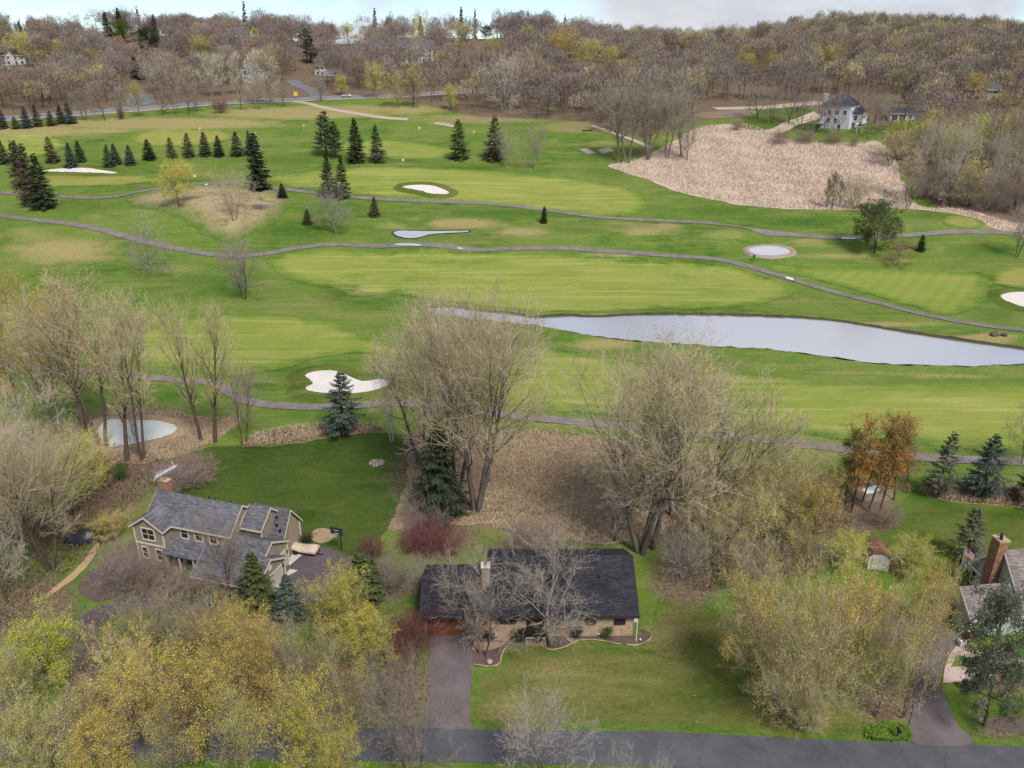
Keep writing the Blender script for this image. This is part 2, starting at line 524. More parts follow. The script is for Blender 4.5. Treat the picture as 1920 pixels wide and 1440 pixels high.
# ------------------------------------------------------------------ the setting: ground, grass, paths, water
BLOBS += [
    # dry grass (a), leaf litter (b), lush dark green (c)
    (60, 245, 120, 14, .9, 0, 0), (300, 232, 260, 13, .95, 0, 0), (560, 212, 200, 13, .95, .3, 0), (760, 205, 90, 14, .7, .3, 0), (640, 205, 150, 10, .8, .4, 0),
    (900, 222, 160, 12, .7, .45, 0), (1100, 238, 120, 14, .7, .5, 0), (1210, 290, 60, 30, .4, .5, 0), (1130, 270, 50, 10, .5, 0, 0),
    (420, 232, 120, 9, .8, .2, 0), (180, 245, 90, 7, .8, 0, 0), (830, 232, 40, 6, .6, 0, 0),
    (120, 470, 130, 32, .75, 0, 0), (330, 505, 130, 22, .45, 0, 0), (60, 440, 90, 22, .5, 0, 0), (560, 620, 60, 20, .4, 0, 0),
    (870, 420, 90, 12, .85, 0, 0), (980, 435, 70, 10, .75, 0, 0), (740, 425, 60, 12, .5, 0, 0), (1210, 432, 90, 14, .65, 0, 0), (1250, 425, 40, 10, .7, 0, 0),
    (1360, 440, 70, 14, .5, 0, 0), (1160, 478, 90, 6, .7, 0, 0), (1520, 455, 60, 12, .55, 0, 0), (1560, 480, 120, 8, .6, 0, 0),
    (1660, 490, 120, 8, .5, 0, 0), (690, 545, 70, 14, .6, 0, 0), (1130, 645, 80, 16, .7, 0, 0), (1850, 635, 70, 14, .9, 0, 0), (1760, 705, 140, 8, .6, 0, 0), (1500, 690, 120, 12, .35, 0, 0),
    (1200, 592, 300, 5, .7, 0, 0), (1640, 608, 200, 6, .7, 0, 0), (1640, 700, 250, 6, .5, 0, 0),
    (620, 365, 60, 8, 0, 0, .42), (560, 430, 130, 40, 0, 0, .55), (420, 520, 170, 50, 0, 0, .48), (640, 395, 160, 16, 0, 0, .48), (150, 385, 150, 24, 0, 0, .48),
    (900, 400, 260, 14, 0, 0, .55), (1060, 430, 100, 20, 0, 0, .48), (1330, 395, 220, 18, 0, 0, .48), (1750, 400, 110, 18, 0, 0, .55), (1860, 470, 110, 22, 0, 0, .55),
    (1500, 415, 120, 20, 0, 0, .55), (500, 300, 160, 14, 0, 0, .48), (880, 315, 130, 10, 0, 0, .55), (180, 300, 220, 18, 0, 0, .42), (700, 250, 200, 16, 0, 0, .36), (1150, 320, 110, 40, 0, 0, .48), (1080, 262, 80, 14, 0, 0, .36),
    (540, 690, 70, 50, 0, 0, .55), (640, 780, 220, 26, 0, 0, .52), (330, 740, 120, 26, 0, 0, .48), (60, 560, 120, 60, 0, 0, .42), (640, 560, 120, 22, 0, 0, .48), (1860, 590, 90, 26, 0, 0, .48),
    (300, 590, 120, 26, 0, 0, .36), (1400, 668, 160, 12, 0, 0, .36), (1050, 625, 60, 10, 0, 0, .48), (1700, 860, 260, 16, 0, 0, .36), (1050, 770, 160, 14, 0, 0, .36),
    # woods floor and brush round the houses
    (100, 900, 220, 130, 0, 1, 0), (60, 1150, 120, 110, 0, .75, 0), (300, 870, 110, 40, 0, .9, 0), (420, 780, 60, 14, 0, .5, 0), (250, 790, 160, 40, 0, .8, 0),
    (880, 890, 170, 80, .4, .9, 0), (1000, 940, 200, 90, .7, .6, 0), (1250, 930, 160, 110, .3, 1, 0), (1450, 970, 170, 110, 0, 1, 0), (1620, 965, 80, 40, 0, 1, 0), (820, 1000, 110, 60, 0, .8, 0),
    (700, 1090, 90, 60, 0, .8, 0), (1000, 1030, 180, 26, .3, .7, 0), (1280, 1090, 80, 50, 0, .9, 0), (1300, 1120, 70, 40, 0, .6, 0),
    (430, 1130, 190, 60, 0, .9, 0), (260, 1060, 90, 60, 0, .9, 0), (1680, 1310, 90, 50, 0, 1, 0), (1560, 1260, 120, 80, 0, .4, 0), (1880, 1375, 100, 20, 0, .7, 0), (1880, 1270, 80, 40, 0, .9, 0),
    (400, 1330, 320, 90, 0, .8, 0), (560, 1300, 180, 110, 0, .8, 0), (1640, 1140, 60, 40, 0, .9, 0), (1100, 1378, 500, 6, .6, .4, 0), (760, 1300, 50, 120, 0, .8, 0),
    (1060, 1255, 140, 40, .5, 0, 0), (1250, 1190, 70, 60, .6, 0, 0), (960, 1330, 90, 60, .55, 0, 0), (1320, 1310, 130, 60, 0, 0, .55), (1180, 1290, 60, 20, 0, 0, .5), (1240, 1345, 160, 22, 0, 0, .4),
    (1500, 1360, 180, 12, .5, 0, 0), (1000, 440, 200, 20, .4, 0, 0), (1640, 985, 60, 16, .35, .3, 0), (1760, 990, 90, 26, .35, 0, 0),
    # sides out of the frame
    (-200, 900, 200, 250, 0, .9, 0), (2150, 1000, 160, 200, .3, .3, .3), (-300, 1250, 260, 200, 0, .8, 0),
    (480, 1005, 60, 40, 0, 0, .0), (1690, 1040, 80, 30, 0, 0, .48),
]

UNDER = ((0.040, 0.106, 0.011), (0.068, 0.150, 0.018), (0.120, 0.180, 0.029), (0.30, 0.25, 0.105))
G_ROUGH = grass_mat("rough_grass", *UNDER, 0.28, streak=0.28)
G_FAIR = grass_mat("fairway_grass", (0.125, 0.188, 0.026), (0.165, 0.220, 0.035), (0.205, 0.245, 0.044), (0.34, 0.32, 0.11), 0.28, streak=0.8, fine=0.28, under=UNDER, soft=2.2)
G_STRIPE = grass_mat("striped_fairway_grass", (0.120, 0.182, 0.026), (0.158, 0.212, 0.034), (0.185, 0.232, 0.040), (0.30, 0.28, 0.10), 0.2, streak=0.4, stripes=(R(38), 3.4, 0.2), fine=0.28, under=UNDER, soft=2.2)
G_GREEN = grass_mat("putting_green_grass", (0.17, 0.185, 0.032), (0.20, 0.21, 0.042), (0.23, 0.235, 0.055), (0.29, 0.26, 0.10), 0.2, streak=0.3, fine=0.15, under=UNDER, soft=1.2)
G_LUSH = grass_mat("lush_lawn_grass", (0.020, 0.048, 0.007), (0.031, 0.065, 0.009), (0.050, 0.085, 0.014), (0.14, 0.15, 0.045), 0.05)
G_LAWN = grass_mat("lawn_grass", (0.050, 0.080, 0.012), (0.078, 0.105, 0.018), (0.125, 0.135, 0.034), (0.25, 0.205, 0.09), 0.30, under=UNDER, soft=0.6)
G_SIDE = grass_mat("side_lawn_grass", (0.034, 0.078, 0.009), (0.056, 0.102, 0.012), (0.088, 0.122, 0.020), (0.19, 0.175, 0.065), 0.22, under=UNDER, soft=1.2)

def litter_mat(name, a, b, c, green=(0.09, 0.12, 0.025), gamt=0.2, soft=0):
    m, t, o = new_mat(name)
    p = pos_of(t)
    f = noise(t, p, 3.2, 6, 0.75)
    g = noise(t, p, 0.22, 6, 0.62, 0.4)
    w = t.nodes.new("ShaderNodeTexVoronoi"); w.inputs['Scale'].default_value = 4.5; t.links.new(p, w.inputs[0])
    col = ramp(t, f, [a, b, c], [0.3, 0.5, 0.7])
    col = mixc(t, 0.35, col, ramp(t, w.outputs['Distance'], [a, c], [0.1, 0.6]))
    col = mixc(t, ramp(t, g, [(0, 0, 0), (1, 1, 1)], [0.66 - gamt * 0.5, 0.80 - gamt * 0.5]), col, green)
    if soft:
        e_ = attr(t, "edge")
        ef = math_(t, 'ADD', math_(t, 'DIVIDE', e_.outputs['Fac'], soft * 2.0), math_(t, 'MULTIPLY', math_(t, 'SUBTRACT', g, 0.5), 1.6))
        col = mixc(t, ramp(t, ef, [(0, 0, 0), (1, 1, 1)], [0.0, 0.9]), ramp(t, f, [UNDER[0], UNDER[2]], [0.3, 0.7]), col)
    surf(t, o, col, 0.95, 0.08, f, 0.08)
    return m
M_LITTER = litter_mat("leaf_litter", (0.105, 0.068, 0.048), (0.19, 0.132, 0.095), (0.29, 0.215, 0.155))
M_PRAIRIE = litter_mat("dry_prairie_grass", (0.18, 0.125, 0.075), (0.29, 0.212, 0.135), (0.38, 0.295, 0.195), (0.13, 0.135, 0.04), 0.14)
M_MOUND = litter_mat("mound_dry_grass", (0.20, 0.15, 0.075), (0.31, 0.24, 0.14), (0.40, 0.32, 0.20), (0.13, 0.155, 0.035), 0.30, soft=4.0)
M_MARSH = litter_mat("dead_cattail_litter", (0.33, 0.24, 0.185), (0.46, 0.35, 0.275), (0.56, 0.44, 0.355), (0.36, 0.27, 0.20), 0.12)
M_MULCH = litter_mat("bark_mulch", (0.065, 0.045, 0.038), (0.105, 0.075, 0.062), (0.16, 0.115, 0.095), (0.12, 0.08, 0.06), 0.1)
M_DIRT = litter_mat("sandy_track", (0.30, 0.24, 0.18), (0.38, 0.31, 0.235), (0.45, 0.37, 0.29), (0.33, 0.28, 0.15), 0.15)
M_STRAW = litter_mat("straw_path", (0.30, 0.19, 0.10), (0.38, 0.25, 0.14), (0.45, 0.31, 0.18), (0.30, 0.2, 0.1), 0.1)

def asphalt_mat(name, col, crack=0.0, blotch=0.25):
    m, t, o = new_mat(name)
    p = pos_of(t)
    f = noise(t, p, 9, 4, 0.7); g = noise(t, p, 0.35, 5, 0.6)
    c = ramp(t, g, [tuple(x * (1 - blotch) for x in col), tuple(x * (1 + blotch) for x in col)], [0.35, 0.65])
    c = mixc(t, 0.3, c, ramp(t, f, [tuple(x * 0.7 for x in col), tuple(x * 1.35 for x in col)], [0.3, 0.7]))
    if crack:
        v = t.nodes.new("ShaderNodeTexVoronoi"); v.feature = 'DISTANCE_TO_EDGE'; v.inputs['Scale'].default_value = 0.22
        wob = noise(t, p, 0.8, 4)
        mm = t.nodes.new("ShaderNodeVectorMath"); mm.operation = 'ADD'
        sc = t.nodes.new("ShaderNodeVectorMath"); sc.operation = 'SCALE'; sc.inputs['Scale'].default_value = 1.6
        cx = t.nodes.new("ShaderNodeCombineXYZ"); t.links.new(wob, cx.inputs[0]); t.links.new(f, cx.inputs[1])
        t.links.new(cx.outputs[0], sc.inputs[0]); t.links.new(p, mm.inputs[0]); t.links.new(sc.outputs[0], mm.inputs[1])
        t.links.new(mm.outputs[0], v.inputs[0])
        k = ramp(t, v.outputs['Distance'], [(1, 1, 1), (0, 0, 0)], [0.002, 0.009])
        c = mixc(t, math_(t, 'MULTIPLY', k, crack), c, tuple(x * 0.45 for x in col))
    surf(t, o, c, 0.9, 0.2, f, 0.02)
    return m
M_PATH = asphalt_mat("cart_path_asphalt", (0.175, 0.150, 0.142))
M_STREET = asphalt_mat("street_asphalt", (0.084, 0.085, 0.094), crack=0.55, blotch=0.22)
M_DRIVE = asphalt_mat("driveway_asphalt", (0.135, 0.108, 0.112), crack=0.2)
M_DRIVE2 = asphalt_mat("dark_driveway_asphalt", (0.098, 0.078, 0.085), crack=0.2)
M_ROADFAR = asphalt_mat("highway_asphalt", (0.150, 0.145, 0.155))
M_CONC = asphalt_mat("concrete_slab", (0.46, 0.43, 0.41), blotch=0.1)
M_PAVE = asphalt_mat("pink_pavers", (0.45, 0.34, 0.30), blotch=0.12)
M_WALK = asphalt_mat("tan_walkway", (0.30, 0.215, 0.155), blotch=0.12)
M_SAND = asphalt_mat("bunker_sand", (0.58, 0.535, 0.50), blotch=0.07)
M_SOIL = litter_mat("dark_bank_soil", (0.035, 0.03, 0.02), (0.06, 0.05, 0.032), (0.09, 0.08, 0.045), (0.07, 0.08, 0.025), 0.25)
M_LINE = plain("white_road_line", (0.62, 0.62, 0.62), 0.7)
M_EDGE = plain("tan_edging", (0.40, 0.30, 0.18), 0.8)

def water_mat(name, tint, mirror=0.85, silt_sky=(0.30, 0.31, 0.34)):
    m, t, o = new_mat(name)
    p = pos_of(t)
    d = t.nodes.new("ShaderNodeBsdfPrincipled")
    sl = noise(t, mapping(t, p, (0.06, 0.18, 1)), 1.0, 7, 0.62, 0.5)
    t.links.new(ramp(t, sl, [silt_sky, tuple(x * 1.12 for x in silt_sky)], [0.35, 0.7]), d.inputs['Base Color'])
    d.inputs['Roughness'].default_value = 0.4; d.inputs['IOR'].default_value = 1.33
    g = t.nodes.new("ShaderNodeBsdfGlossy"); g.inputs['Color'].default_value = (*tint, 1); g.inputs['Roughness'].default_value = 0.28
    rip = noise(t, mapping(t, p, (0.7, 1.6, 1)), 1.0, 4, 0.6)
    b = t.nodes.new("ShaderNodeBump"); b.inputs['Strength'].default_value = 0.06; b.inputs['Distance'].default_value = 0.04
    t.links.new(rip, b.inputs['Height']); t.links.new(b.outputs[0], g.inputs['Normal'])
    mx_ = t.nodes.new("ShaderNodeMixShader")
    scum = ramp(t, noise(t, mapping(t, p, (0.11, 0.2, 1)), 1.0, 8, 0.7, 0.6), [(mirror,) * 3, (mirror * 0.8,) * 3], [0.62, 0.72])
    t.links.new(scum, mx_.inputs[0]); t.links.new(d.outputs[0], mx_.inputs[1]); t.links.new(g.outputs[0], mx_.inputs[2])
    t.links.new(mx_.outputs[0], o.inputs[0])
    return m
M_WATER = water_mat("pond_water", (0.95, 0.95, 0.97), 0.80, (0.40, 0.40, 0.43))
M_POOL = water_mat("sky_painted_pool_water", (0.95, 0.95, 0.97), 0.45, (0.56, 0.56, 0.60))  # pale base colour has the mirrored bright sky painted in
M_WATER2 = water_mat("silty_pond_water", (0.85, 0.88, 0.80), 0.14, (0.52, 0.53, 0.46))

# ground: one sheet out to the horizon, fine where the camera looks
def axis_pts(lo, hi, step, far, grow=1.25):
    a = list(np.arange(lo, hi + 0.1, step)); d = step
    while a[-1] < far: d *= grow; a.append(a[-1] + d)
    d = step; b = []
    x = lo
    while x > -far if lo < 0 else x > -400:
        d *= grow; x -= d; b.append(x)
    return np.array(b[::-1] + a)
gxs = axis_pts(-300, 300, 2.0, 6000)
gys = axis_pts(40, 480, 1.6, 7000, 1.12)
GX, GY = np.meshgrid(gxs, gys)
gz = terr(GX.ravel(), GY.ravel())
gv = np.column_stack([GX.ravel(), GY.ravel(), gz])
nx, ny = len(gxs), len(gys)
ii = np.arange((nx - 1) * (ny - 1)); ci, ri = ii % (nx - 1), ii // (nx - 1)
a0 = ri * nx + ci
gf = np.stack([a0, a0 + 1, a0 + nx + 1, a0 + nx], 1)
gw = wear_at(gv)
wood = np.clip((gv[:, 1] - terr(gv[:, 0] * 0, gv[:, 1]) * 0 - 424) / 14, 0, 1)
# the woods beyond the highway and round the marsh have a brown leaf floor
ppx, ppy, _ = to_px(gv[:, 0], np.maximum(gv[:, 1], 40), gv[:, 2])
edge_px = [-2000, 0, 130, 400, 560, 730, 900, 1100, 1180, 1300, 1400, 1640, 1700, 1760, 1960, 4000]
edge_py = [225, 222, 213, 194, 186, 185, 222, 230, 270, 232, 222, 232, 330, 400, 430, 430]
lim = np.interp(ppx, edge_px, edge_py)
wood = np.clip((lim - ppy) / 6, 0, 1) * (gv[:, 1] > 200)
gw[:, 1] = np.maximum(gw[:, 1], wood); gw[:, 2] *= (1 - wood)
ground = mesh_obj("ground", gv, gf, G_ROUGH, smooth=True, attrs={"wear": gw})
ground['kind'] = 'structure'

# fairways and greens
sheet("fairway", [(500, 495), (520, 480), (600, 467), (760, 467), (900, 472), (1100, 479), (1300, 490), (1380, 502), (1440, 520), (1500, 545), (1420, 572), (1300, 580), (1100, 590), (960, 588), (870, 575), (760, 555), (640, 542), (540, 522)], G_FAIR, 0.07, 3, 0.5)
sheet("fairway", [(1400, 500), (1500, 498), (1640, 503), (1740, 506), (1850, 512), (1862, 540), (1840, 572), (1780, 592), (1700, 572), (1600, 543), (1500, 518)], G_STRIPE, 0.07, 3, 0.4)
sheet("fairway", [(500, 332), (640, 316), (760, 312), (900, 320), (1050, 331), (1150, 346), (1200, 364), (1215, 385), (1190, 402), (1120, 406), (900, 385), (700, 370), (560, 354), (520, 345)], G_FAIR, 0.07, 4, 0.6)
sheet("fairway", [(180, 650), (330, 602), (480, 588), (610, 600), (690, 632), (760, 640), (880, 636), (960, 640), (1080, 660), (1200, 678), (1400, 700), (1550, 716), (1800, 722), (2040, 722), (2060, 850), (1700, 832), (1450, 808), (1000, 765), (860, 735), (790, 690), (700, 664), (600, 672), (520, 694), (430, 704), (300, 690), (200, 685)], G_FAIR, 0.07, 3, 0.4)
sheet("fairway", [(250, 255), (320, 242), (420, 246), (430, 262), (330, 275), (260, 270)], G_GREEN, 0.07, 4, 0.5)
sheet("fairway", [(640, 268), (740, 262), (850, 278), (860, 292), (760, 300), (660, 292)], G_FAIR, 0.07, 4, 0.5)
sheet("fairway", [(-80, 262), (60, 254), (120, 262), (110, 285), (20, 300), (-80, 300)], G_FAIR, 0.07, 4, 0.5)
sheet("putting_green", [(20, 342), (80, 328), (180, 330), (270, 330), (300, 338), (240, 346), (150, 350), (60, 350)], G_GREEN, 0.10, 3, 0.3)
sheet("putting_green", [(1858, 520), (1880, 505), (1930, 500), (1990, 510), (1990, 532), (1920, 540), (1870, 535)], G_GREEN, 0.11, 2.5, 0.2)
sheet("putting_green", [(1765, 410), (1800, 404), (1840, 414), (1838, 426), (1800, 428), (1770, 420)], G_GREEN, 0.10, 2.5, 0.2)

# lawns
sheet("lawn", [(275, 878), (330, 858), (400, 838), (455, 836), (500, 836), (560, 832), (640, 818), (700, 812), (745, 815), (766, 850), (755, 930), (732, 985), (702, 1020), (660, 1042), (600, 1040), (545, 1030), (480, 1000), (400, 960), (330, 920)], G_LUSH, 0.06, 2, 0.35)
sheet("lawn", [(1540, 1000), (1600, 985), (1660, 962), (1700, 930), (1720, 915), (1745, 935), (1850, 948), (1990, 952), (2010, 1100), (1880, 1105), (1760, 1085), (1640, 1065), (1550, 1050)], G_SIDE, 0.06, 2, 0.3)
sheet("lawn", [(884, 1366), (886, 1300), (888, 1258), (930, 1252), (950, 1218), (970, 1205), (1010, 1210), (1040, 1222), (1080, 1206), (1120, 1204), (1170, 1208), (1215, 1200), (1225, 1150), (1240, 1120), (1290, 1110), (1350, 1150), (1450, 1200), (1600, 1250), (1660, 1300), (1660, 1378), (1540, 1384), (1250, 1370), (1050, 1366)], G_LAWN, 0.06, 1.6, 0.25)
sheet("lawn", [(50, 1190), (90, 1130), (130, 1090), (185, 1040), (210, 1030), (195, 1060), (150, 1105), (160, 1135), (120, 1175), (60, 1260), (20, 1330), (0, 1280)], G_SIDE, 0.06, 1.6, 0.25)
sheet("lawn", [(1778, 1310), (1800, 1298), (1850, 1285), (1920, 1278), (2020, 1280), (2020, 1402), (1850, 1394), (1820, 1390), (1790, 1345)], G_SIDE, 0.06, 1.6, 0.2)

# tall dry grass, litter
sheet("prairie", [(760, 818), (850, 806), (960, 806), (1060, 812), (1200, 832), (1320, 850), (1350, 900), (1340, 980), (1250, 1000), (1120, 1020), (1000, 1010), (900, 985), (800, 990), (735, 995), (740, 960), (765, 900)], M_PRAIRIE, 0.055, 2, 0.5)
sheet("prairie", [(455, 838), (485, 815), (560, 802), (640, 797), (700, 800), (712, 811), (640, 816), (560, 832), (500, 835)], M_PRAIRIE, 0.08, 1.5, 0.3)
sheet("prairie", [(1728, 908), (1790, 906), (1920, 917), (2020, 925), (2020, 955), (1920, 952), (1850, 946), (1760, 937)], M_PRAIRIE, 0.09, 1.5, 0.3)
sheet("prairie", [(238, 374), (290, 356), (360, 347), (420, 345), (490, 352), (538, 364), (546, 385), (520, 412), (480, 436), (440, 452), (400, 448), (340, 412), (262, 390)], M_MOUND, 0.075, 2, 0.5)
sheet("prairie", [(170, 800), (230, 768), (300, 768), (380, 785), (440, 782), (445, 800), (400, 830), (330, 855), (240, 870), (180, 850)], M_PRAIRIE, 0.05, 2, 0.5)
MARSH_PX = [(1140, 312), (1200, 298), (1270, 262), (1310, 240), (1400, 234), (1480, 262), (1600, 268), (1660, 272), (1690, 330), (1720, 385), (1800, 392), (1870, 410), (1940, 430), (1940, 448), (1860, 425), (1800, 402), (1700, 392), (1580, 394), (1480, 392), (1380, 383), (1280, 362), (1210, 336)]
sheet("marsh", MARSH_PX, M_MARSH, 0.06, 4, 0.6)
sheet("yard", [(1380, 232), (1420, 208), (1480, 203), (1530, 212), (1545, 238), (1470, 245), (1400, 242)], G_SIDE, 0.09, 3, 0.5)
sheet("yard", [(1640, 236), (1700, 228), (1730, 236), (1700, 250), (1640, 246)], G_SIDE, 0.09, 3, 0.5)
sheet("patio", [(1300, 214), (1360, 208), (1400, 206), (1420, 212), (1390, 220), (1320, 222)], M_LITTER, 0.10, 3, 0.3)
ribbon("track", [(1340, 204), (1420, 202), (1500, 196), (1545, 192)], 9, M_DIRT, 0.14)
ribbon("track", [(1535, 215), (1505, 226), (1470, 240), (1440, 250)], 6, M_DIRT, 0.2)

# paths, track, roads
PATH1 = [(-60, 398), (0, 405), (60, 412), (150, 423), (240, 445), (300, 460), (380, 475), (440, 481), (500, 476), (560, 465), (640, 459), (760, 459), (860, 465), (960, 467), (1040, 466), (1150, 472), (1280, 482), (1340, 486), (1400, 499), (1480, 523), (1560, 547), (1640, 567), (1740, 592), (1840, 610), (1930, 621), (2010, 632)]
PATH2 = [(-60, 360), (0, 362), (60, 365), (150, 371), (210, 370), (250, 362), (295, 354), (360, 346), (430, 344), (480, 350), (540, 356), (620, 366), (720, 374), (830, 379), (940, 384), (1040, 397), (1140, 409), (1280, 416), (1340, 420), (1420, 432), (1500, 442), (1600, 446), (1680, 443), (1780, 436), (1860, 436), (1925, 440), (2000, 444)]
PATH3 = [(-60, 680), (40, 688), (180, 697), (250, 706), (330, 713), (395, 718), (430, 735), (465, 753), (520, 761), (600, 764), (700, 759), (760, 757), (840, 765), (940, 778), (1060, 790), (1250, 806), (1330, 814), (1420, 824), (1500, 833), (1600, 845), (1740, 860), (1920, 866), (2010, 868)]
ribbon("cart_path", PATH1, 2.5, M_PATH, 0.15)
ribbon("cart_path", PATH2, 2.5, M_PATH, 0.16)
ribbon("cart_path", PATH3, 2.5, M_PATH, 0.15)
ribbon("dirt_track", [(548, 190), (575, 194), (610, 203), (660, 212), (712, 220), (765, 224)], 4.0, M_DIRT, 0.12)
ribbon("dirt_track", [(815, 231), (835, 234), (852, 238)], 3.0, M_DIRT, 0.12)
ribbon("dirt_track", [(1110, 236), (1150, 250), (1190, 264), (1220, 278)], 2.6, M_DIRT, 0.12)
FAR_ROAD = [(-120, 230), (0, 223), (130, 213.5), (220, 206.5), (340, 198), (480, 190), (600, 184.5), (730, 180), (850, 173), (1000, 166), (1150, 160)]
ribbon("highway", FAR_ROAD, 9.5, M_ROADFAR, 0.14)
_fr = resample(smooth_poly(cast(np.array(FAR_ROAD)[:, 0], np.array(FAR_ROAD)[:, 1])[:, :2], False, 8), 4.0, False)
_d = np.gradient(_fr, axis=0); _d /= np.linalg.norm(_d, axis=1)[:, None]; _n = np.stack([-_d[:, 1], _d[:, 0]], 1)
for s_ in (-4.1, 0.0, 4.1):
    o_ = ribbon("road_line", _fr + _n * s_, 0.35, M_LINE, 0.18, world_pts=True, sub=2, step=4)
ribbon("road_shoulder", _fr - _n * 6.0, 2.0, M_DIRT, 0.16, world_pts=True, sub=2, step=4)
ribbon("side_road", [(598, 182), (585, 170), (560, 160), (545, 150)], 7, M_ROADFAR, 0.15)
sheet("turnout", [(238, 196), (242, 180), (262, 172), (285, 178), (290, 192), (262, 199)], M_ROADFAR, 0.15, 4, 0.2)

STREET_TOP = [(-300, 1356), (0, 1358), (400, 1362), (660, 1366), (1250, 1373), (1560, 1389), (1920, 1401), (2250, 1412)]
STREET_BOT = [(2250, 1492), (1920, 1476), (1560, 1456), (1250, 1440), (900, 1431), (660, 1428), (300, 1426), (0, 1424), (-300, 1420)]
street_poly = px_poly(STREET_TOP + STREET_BOT, False)
sheet_xy("street", street_poly, M_STREET, 0.10, 2.0, 0.0)
sheet("verge", [(-300, 1418), (0, 1424), (660, 1430), (900, 1433), (1250, 1442), (1560, 1458), (2250, 1494), (2250, 1520), (1000, 1465), (-300, 1450)], G_LAWN, 0.055, 1.5, 0.1, smooth=False)
sheet("driveway", [(806, 1188), (850, 1190), (889, 1190), (887, 1215), (885, 1260), (881, 1330), (879, 1352), (892, 1369), (780, 1368), (797, 1350), (799, 1300), (802, 1240)], M_DRIVE, 0.115, 1.2, 0.05, smooth=False)
sheet("driveway", [(1712, 1330), (1706, 1392), (1822, 1396), (1798, 1362), (1774, 1312), (1762, 1285), (1770, 1240), (1790, 1215), (1806, 1196), (1740, 1160), (1700, 1160), (1650, 1150), (1610, 1130), (1600, 1160), (1640, 1200), (1690, 1230), (1715, 1270)], M_DRIVE, 0.115, 1.2, 0.05)
sheet("driveway", [(540, 1062), (566, 1040), (582, 1026), (612, 1026), (660, 1046), (672, 1060), (640, 1090), (600, 1125), (575, 1140), (540, 1150), (520, 1142), (500, 1124), (518, 1095)], M_DRIVE2, 0.11, 1.2, 0.05, smooth=False)
sheet("driveway", [(118, 1190), (140, 1168), (165, 1148), (205, 1130), (260, 1110), (330, 1105), (420, 1122), (500, 1124), (545, 1150), (480, 1160), (380, 1142), (300, 1140), (240, 1150), (195, 1168), (180, 1195), (186, 1225), (170, 1290), (150, 1368), (90, 1366), (120, 1300), (135, 1240)], M_DRIVE2, 0.112, 1.2, 0.05)
sheet("apron", [(543, 1062), (568, 1041), (549, 1039), (539, 1055)], M_CONC, 0.13, 1, 0, smooth=False)
sheet("apron", [(540, 1081), (560, 1071), (543, 1068), (537, 1077)], M_CONC, 0.13, 1, 0, smooth=False)
sheet("apron", [(518, 1113), (536, 1090), (530, 1088), (508, 1106)], M_CONC, 0.13, 1, 0, smooth=False)
sheet("apron", [(814, 1182), (916, 1184), (916, 1190), (812, 1188)], M_CONC, 0.13, 1, 0, smooth=False)
sheet("straw_path", [(85, 1118), (100, 1104), (150, 1060), (178, 1022), (188, 1018), (180, 1040), (150, 1076), (110, 1106), (92, 1120)], M_STRAW, 0.09, 1, 0.1)
sheet("mulch_bed", [(148, 1100), (165, 1075), (200, 1060), (260, 1085), (330, 1100), (250, 1108), (190, 1128), (160, 1120)], M_MULCH, 0.10, 1, 0.15)
sheet("mulch_bed", [(1850, 1362), (1830, 1350), (1880, 1346), (1990, 1348), (1990, 1378), (1900, 1376)], M_MULCH, 0.09, 1, 0.15)
sheet("mulch_bed", [(600, 1020), (582, 1008), (592, 994), (615, 992), (628, 1004), (620, 1014)], M_PRAIRIE, 0.09, 1, 0.1)
BED = [(889, 1193), (889, 1247), (905, 1250), (925, 1251), (936, 1246), (941, 1232), (946, 1220), (958, 1208), (972, 1201), (998, 1200), (1012, 1209), (1028, 1219), (1052, 1218), (1070, 1210), (1085, 1202), (1120, 1202), (1160, 1208), (1192, 1212), (1212, 1206), (1221, 1196), (1214, 1184), (1196, 1180)]
bed_xy = px_poly(BED + [(1192, 1193), (1000, 1188)], True, 4)
sheet_xy("mulch_bed", bed_xy, M_MULCH, 0.10, 1, 0.04)
ribbon("bed_edging", BED[1:-2], 0.16, M_EDGE, 0.16, step=0.6)
ribbon("walkway", [(887, 1212), (905, 1214), (925, 1210), (940, 1202), (950, 1193), (954, 1187)], 1.3, M_WALK, 0.14, step=0.6)
sheet("paver_path", [(1793, 1212), (1830, 1221), (1858, 1228), (1920, 1236), (2000, 1250), (2000, 1262), (1920, 1250), (1846, 1241), (1795, 1230), (1782, 1252), (1832, 1252), (1868, 1258), (1862, 1272), (1830, 1278), (1768, 1282), (1770, 1255), (1780, 1228)], M_PAVE, 0.125, 0.8, 0.03, smooth=False)

# bunkers: sand with a turf lip
M_LIP = grass_mat("bunker_lip_grass", (0.045, 0.085, 0.011), (0.07, 0.115, 0.016), (0.11, 0.14, 0.026), (0.2, 0.17, 0.07), 0.3)
for pts in ([(75, 322), (110, 316.5), (160, 315), (190, 319), (222, 324), (214, 327), (150, 325), (100, 324)],
            [(752, 352), (770, 347.5), (800, 347), (822, 351), (843, 361), (838, 366), (815, 366), (790, 360)],
            [(569, 706), (588, 697), (625, 695), (650, 703), (680, 715), (712, 711), (735, 717), (726, 727), (695, 737), (650, 741), (605, 740), (574, 735), (572, 727), (586, 719)],
            [(1874, 556), (1892, 549), (1930, 548), (1975, 556), (1980, 580), (1925, 579), (1890, 569)]):
    w_ = px_poly(pts, True, 6)
    sheet_xy("bunker", w_, M_SAND, 0.12, 1.5, 0.12)
    l_ = rim("bunker_lip", w_, [(-0.15, 0.0), (0.05, 0.35), (0.7, 0.38), (2.2, 0.10), (3.4, -0.1)], M_LIP, 0.12, jit=0.12)
    l_['kind'] = 'structure'
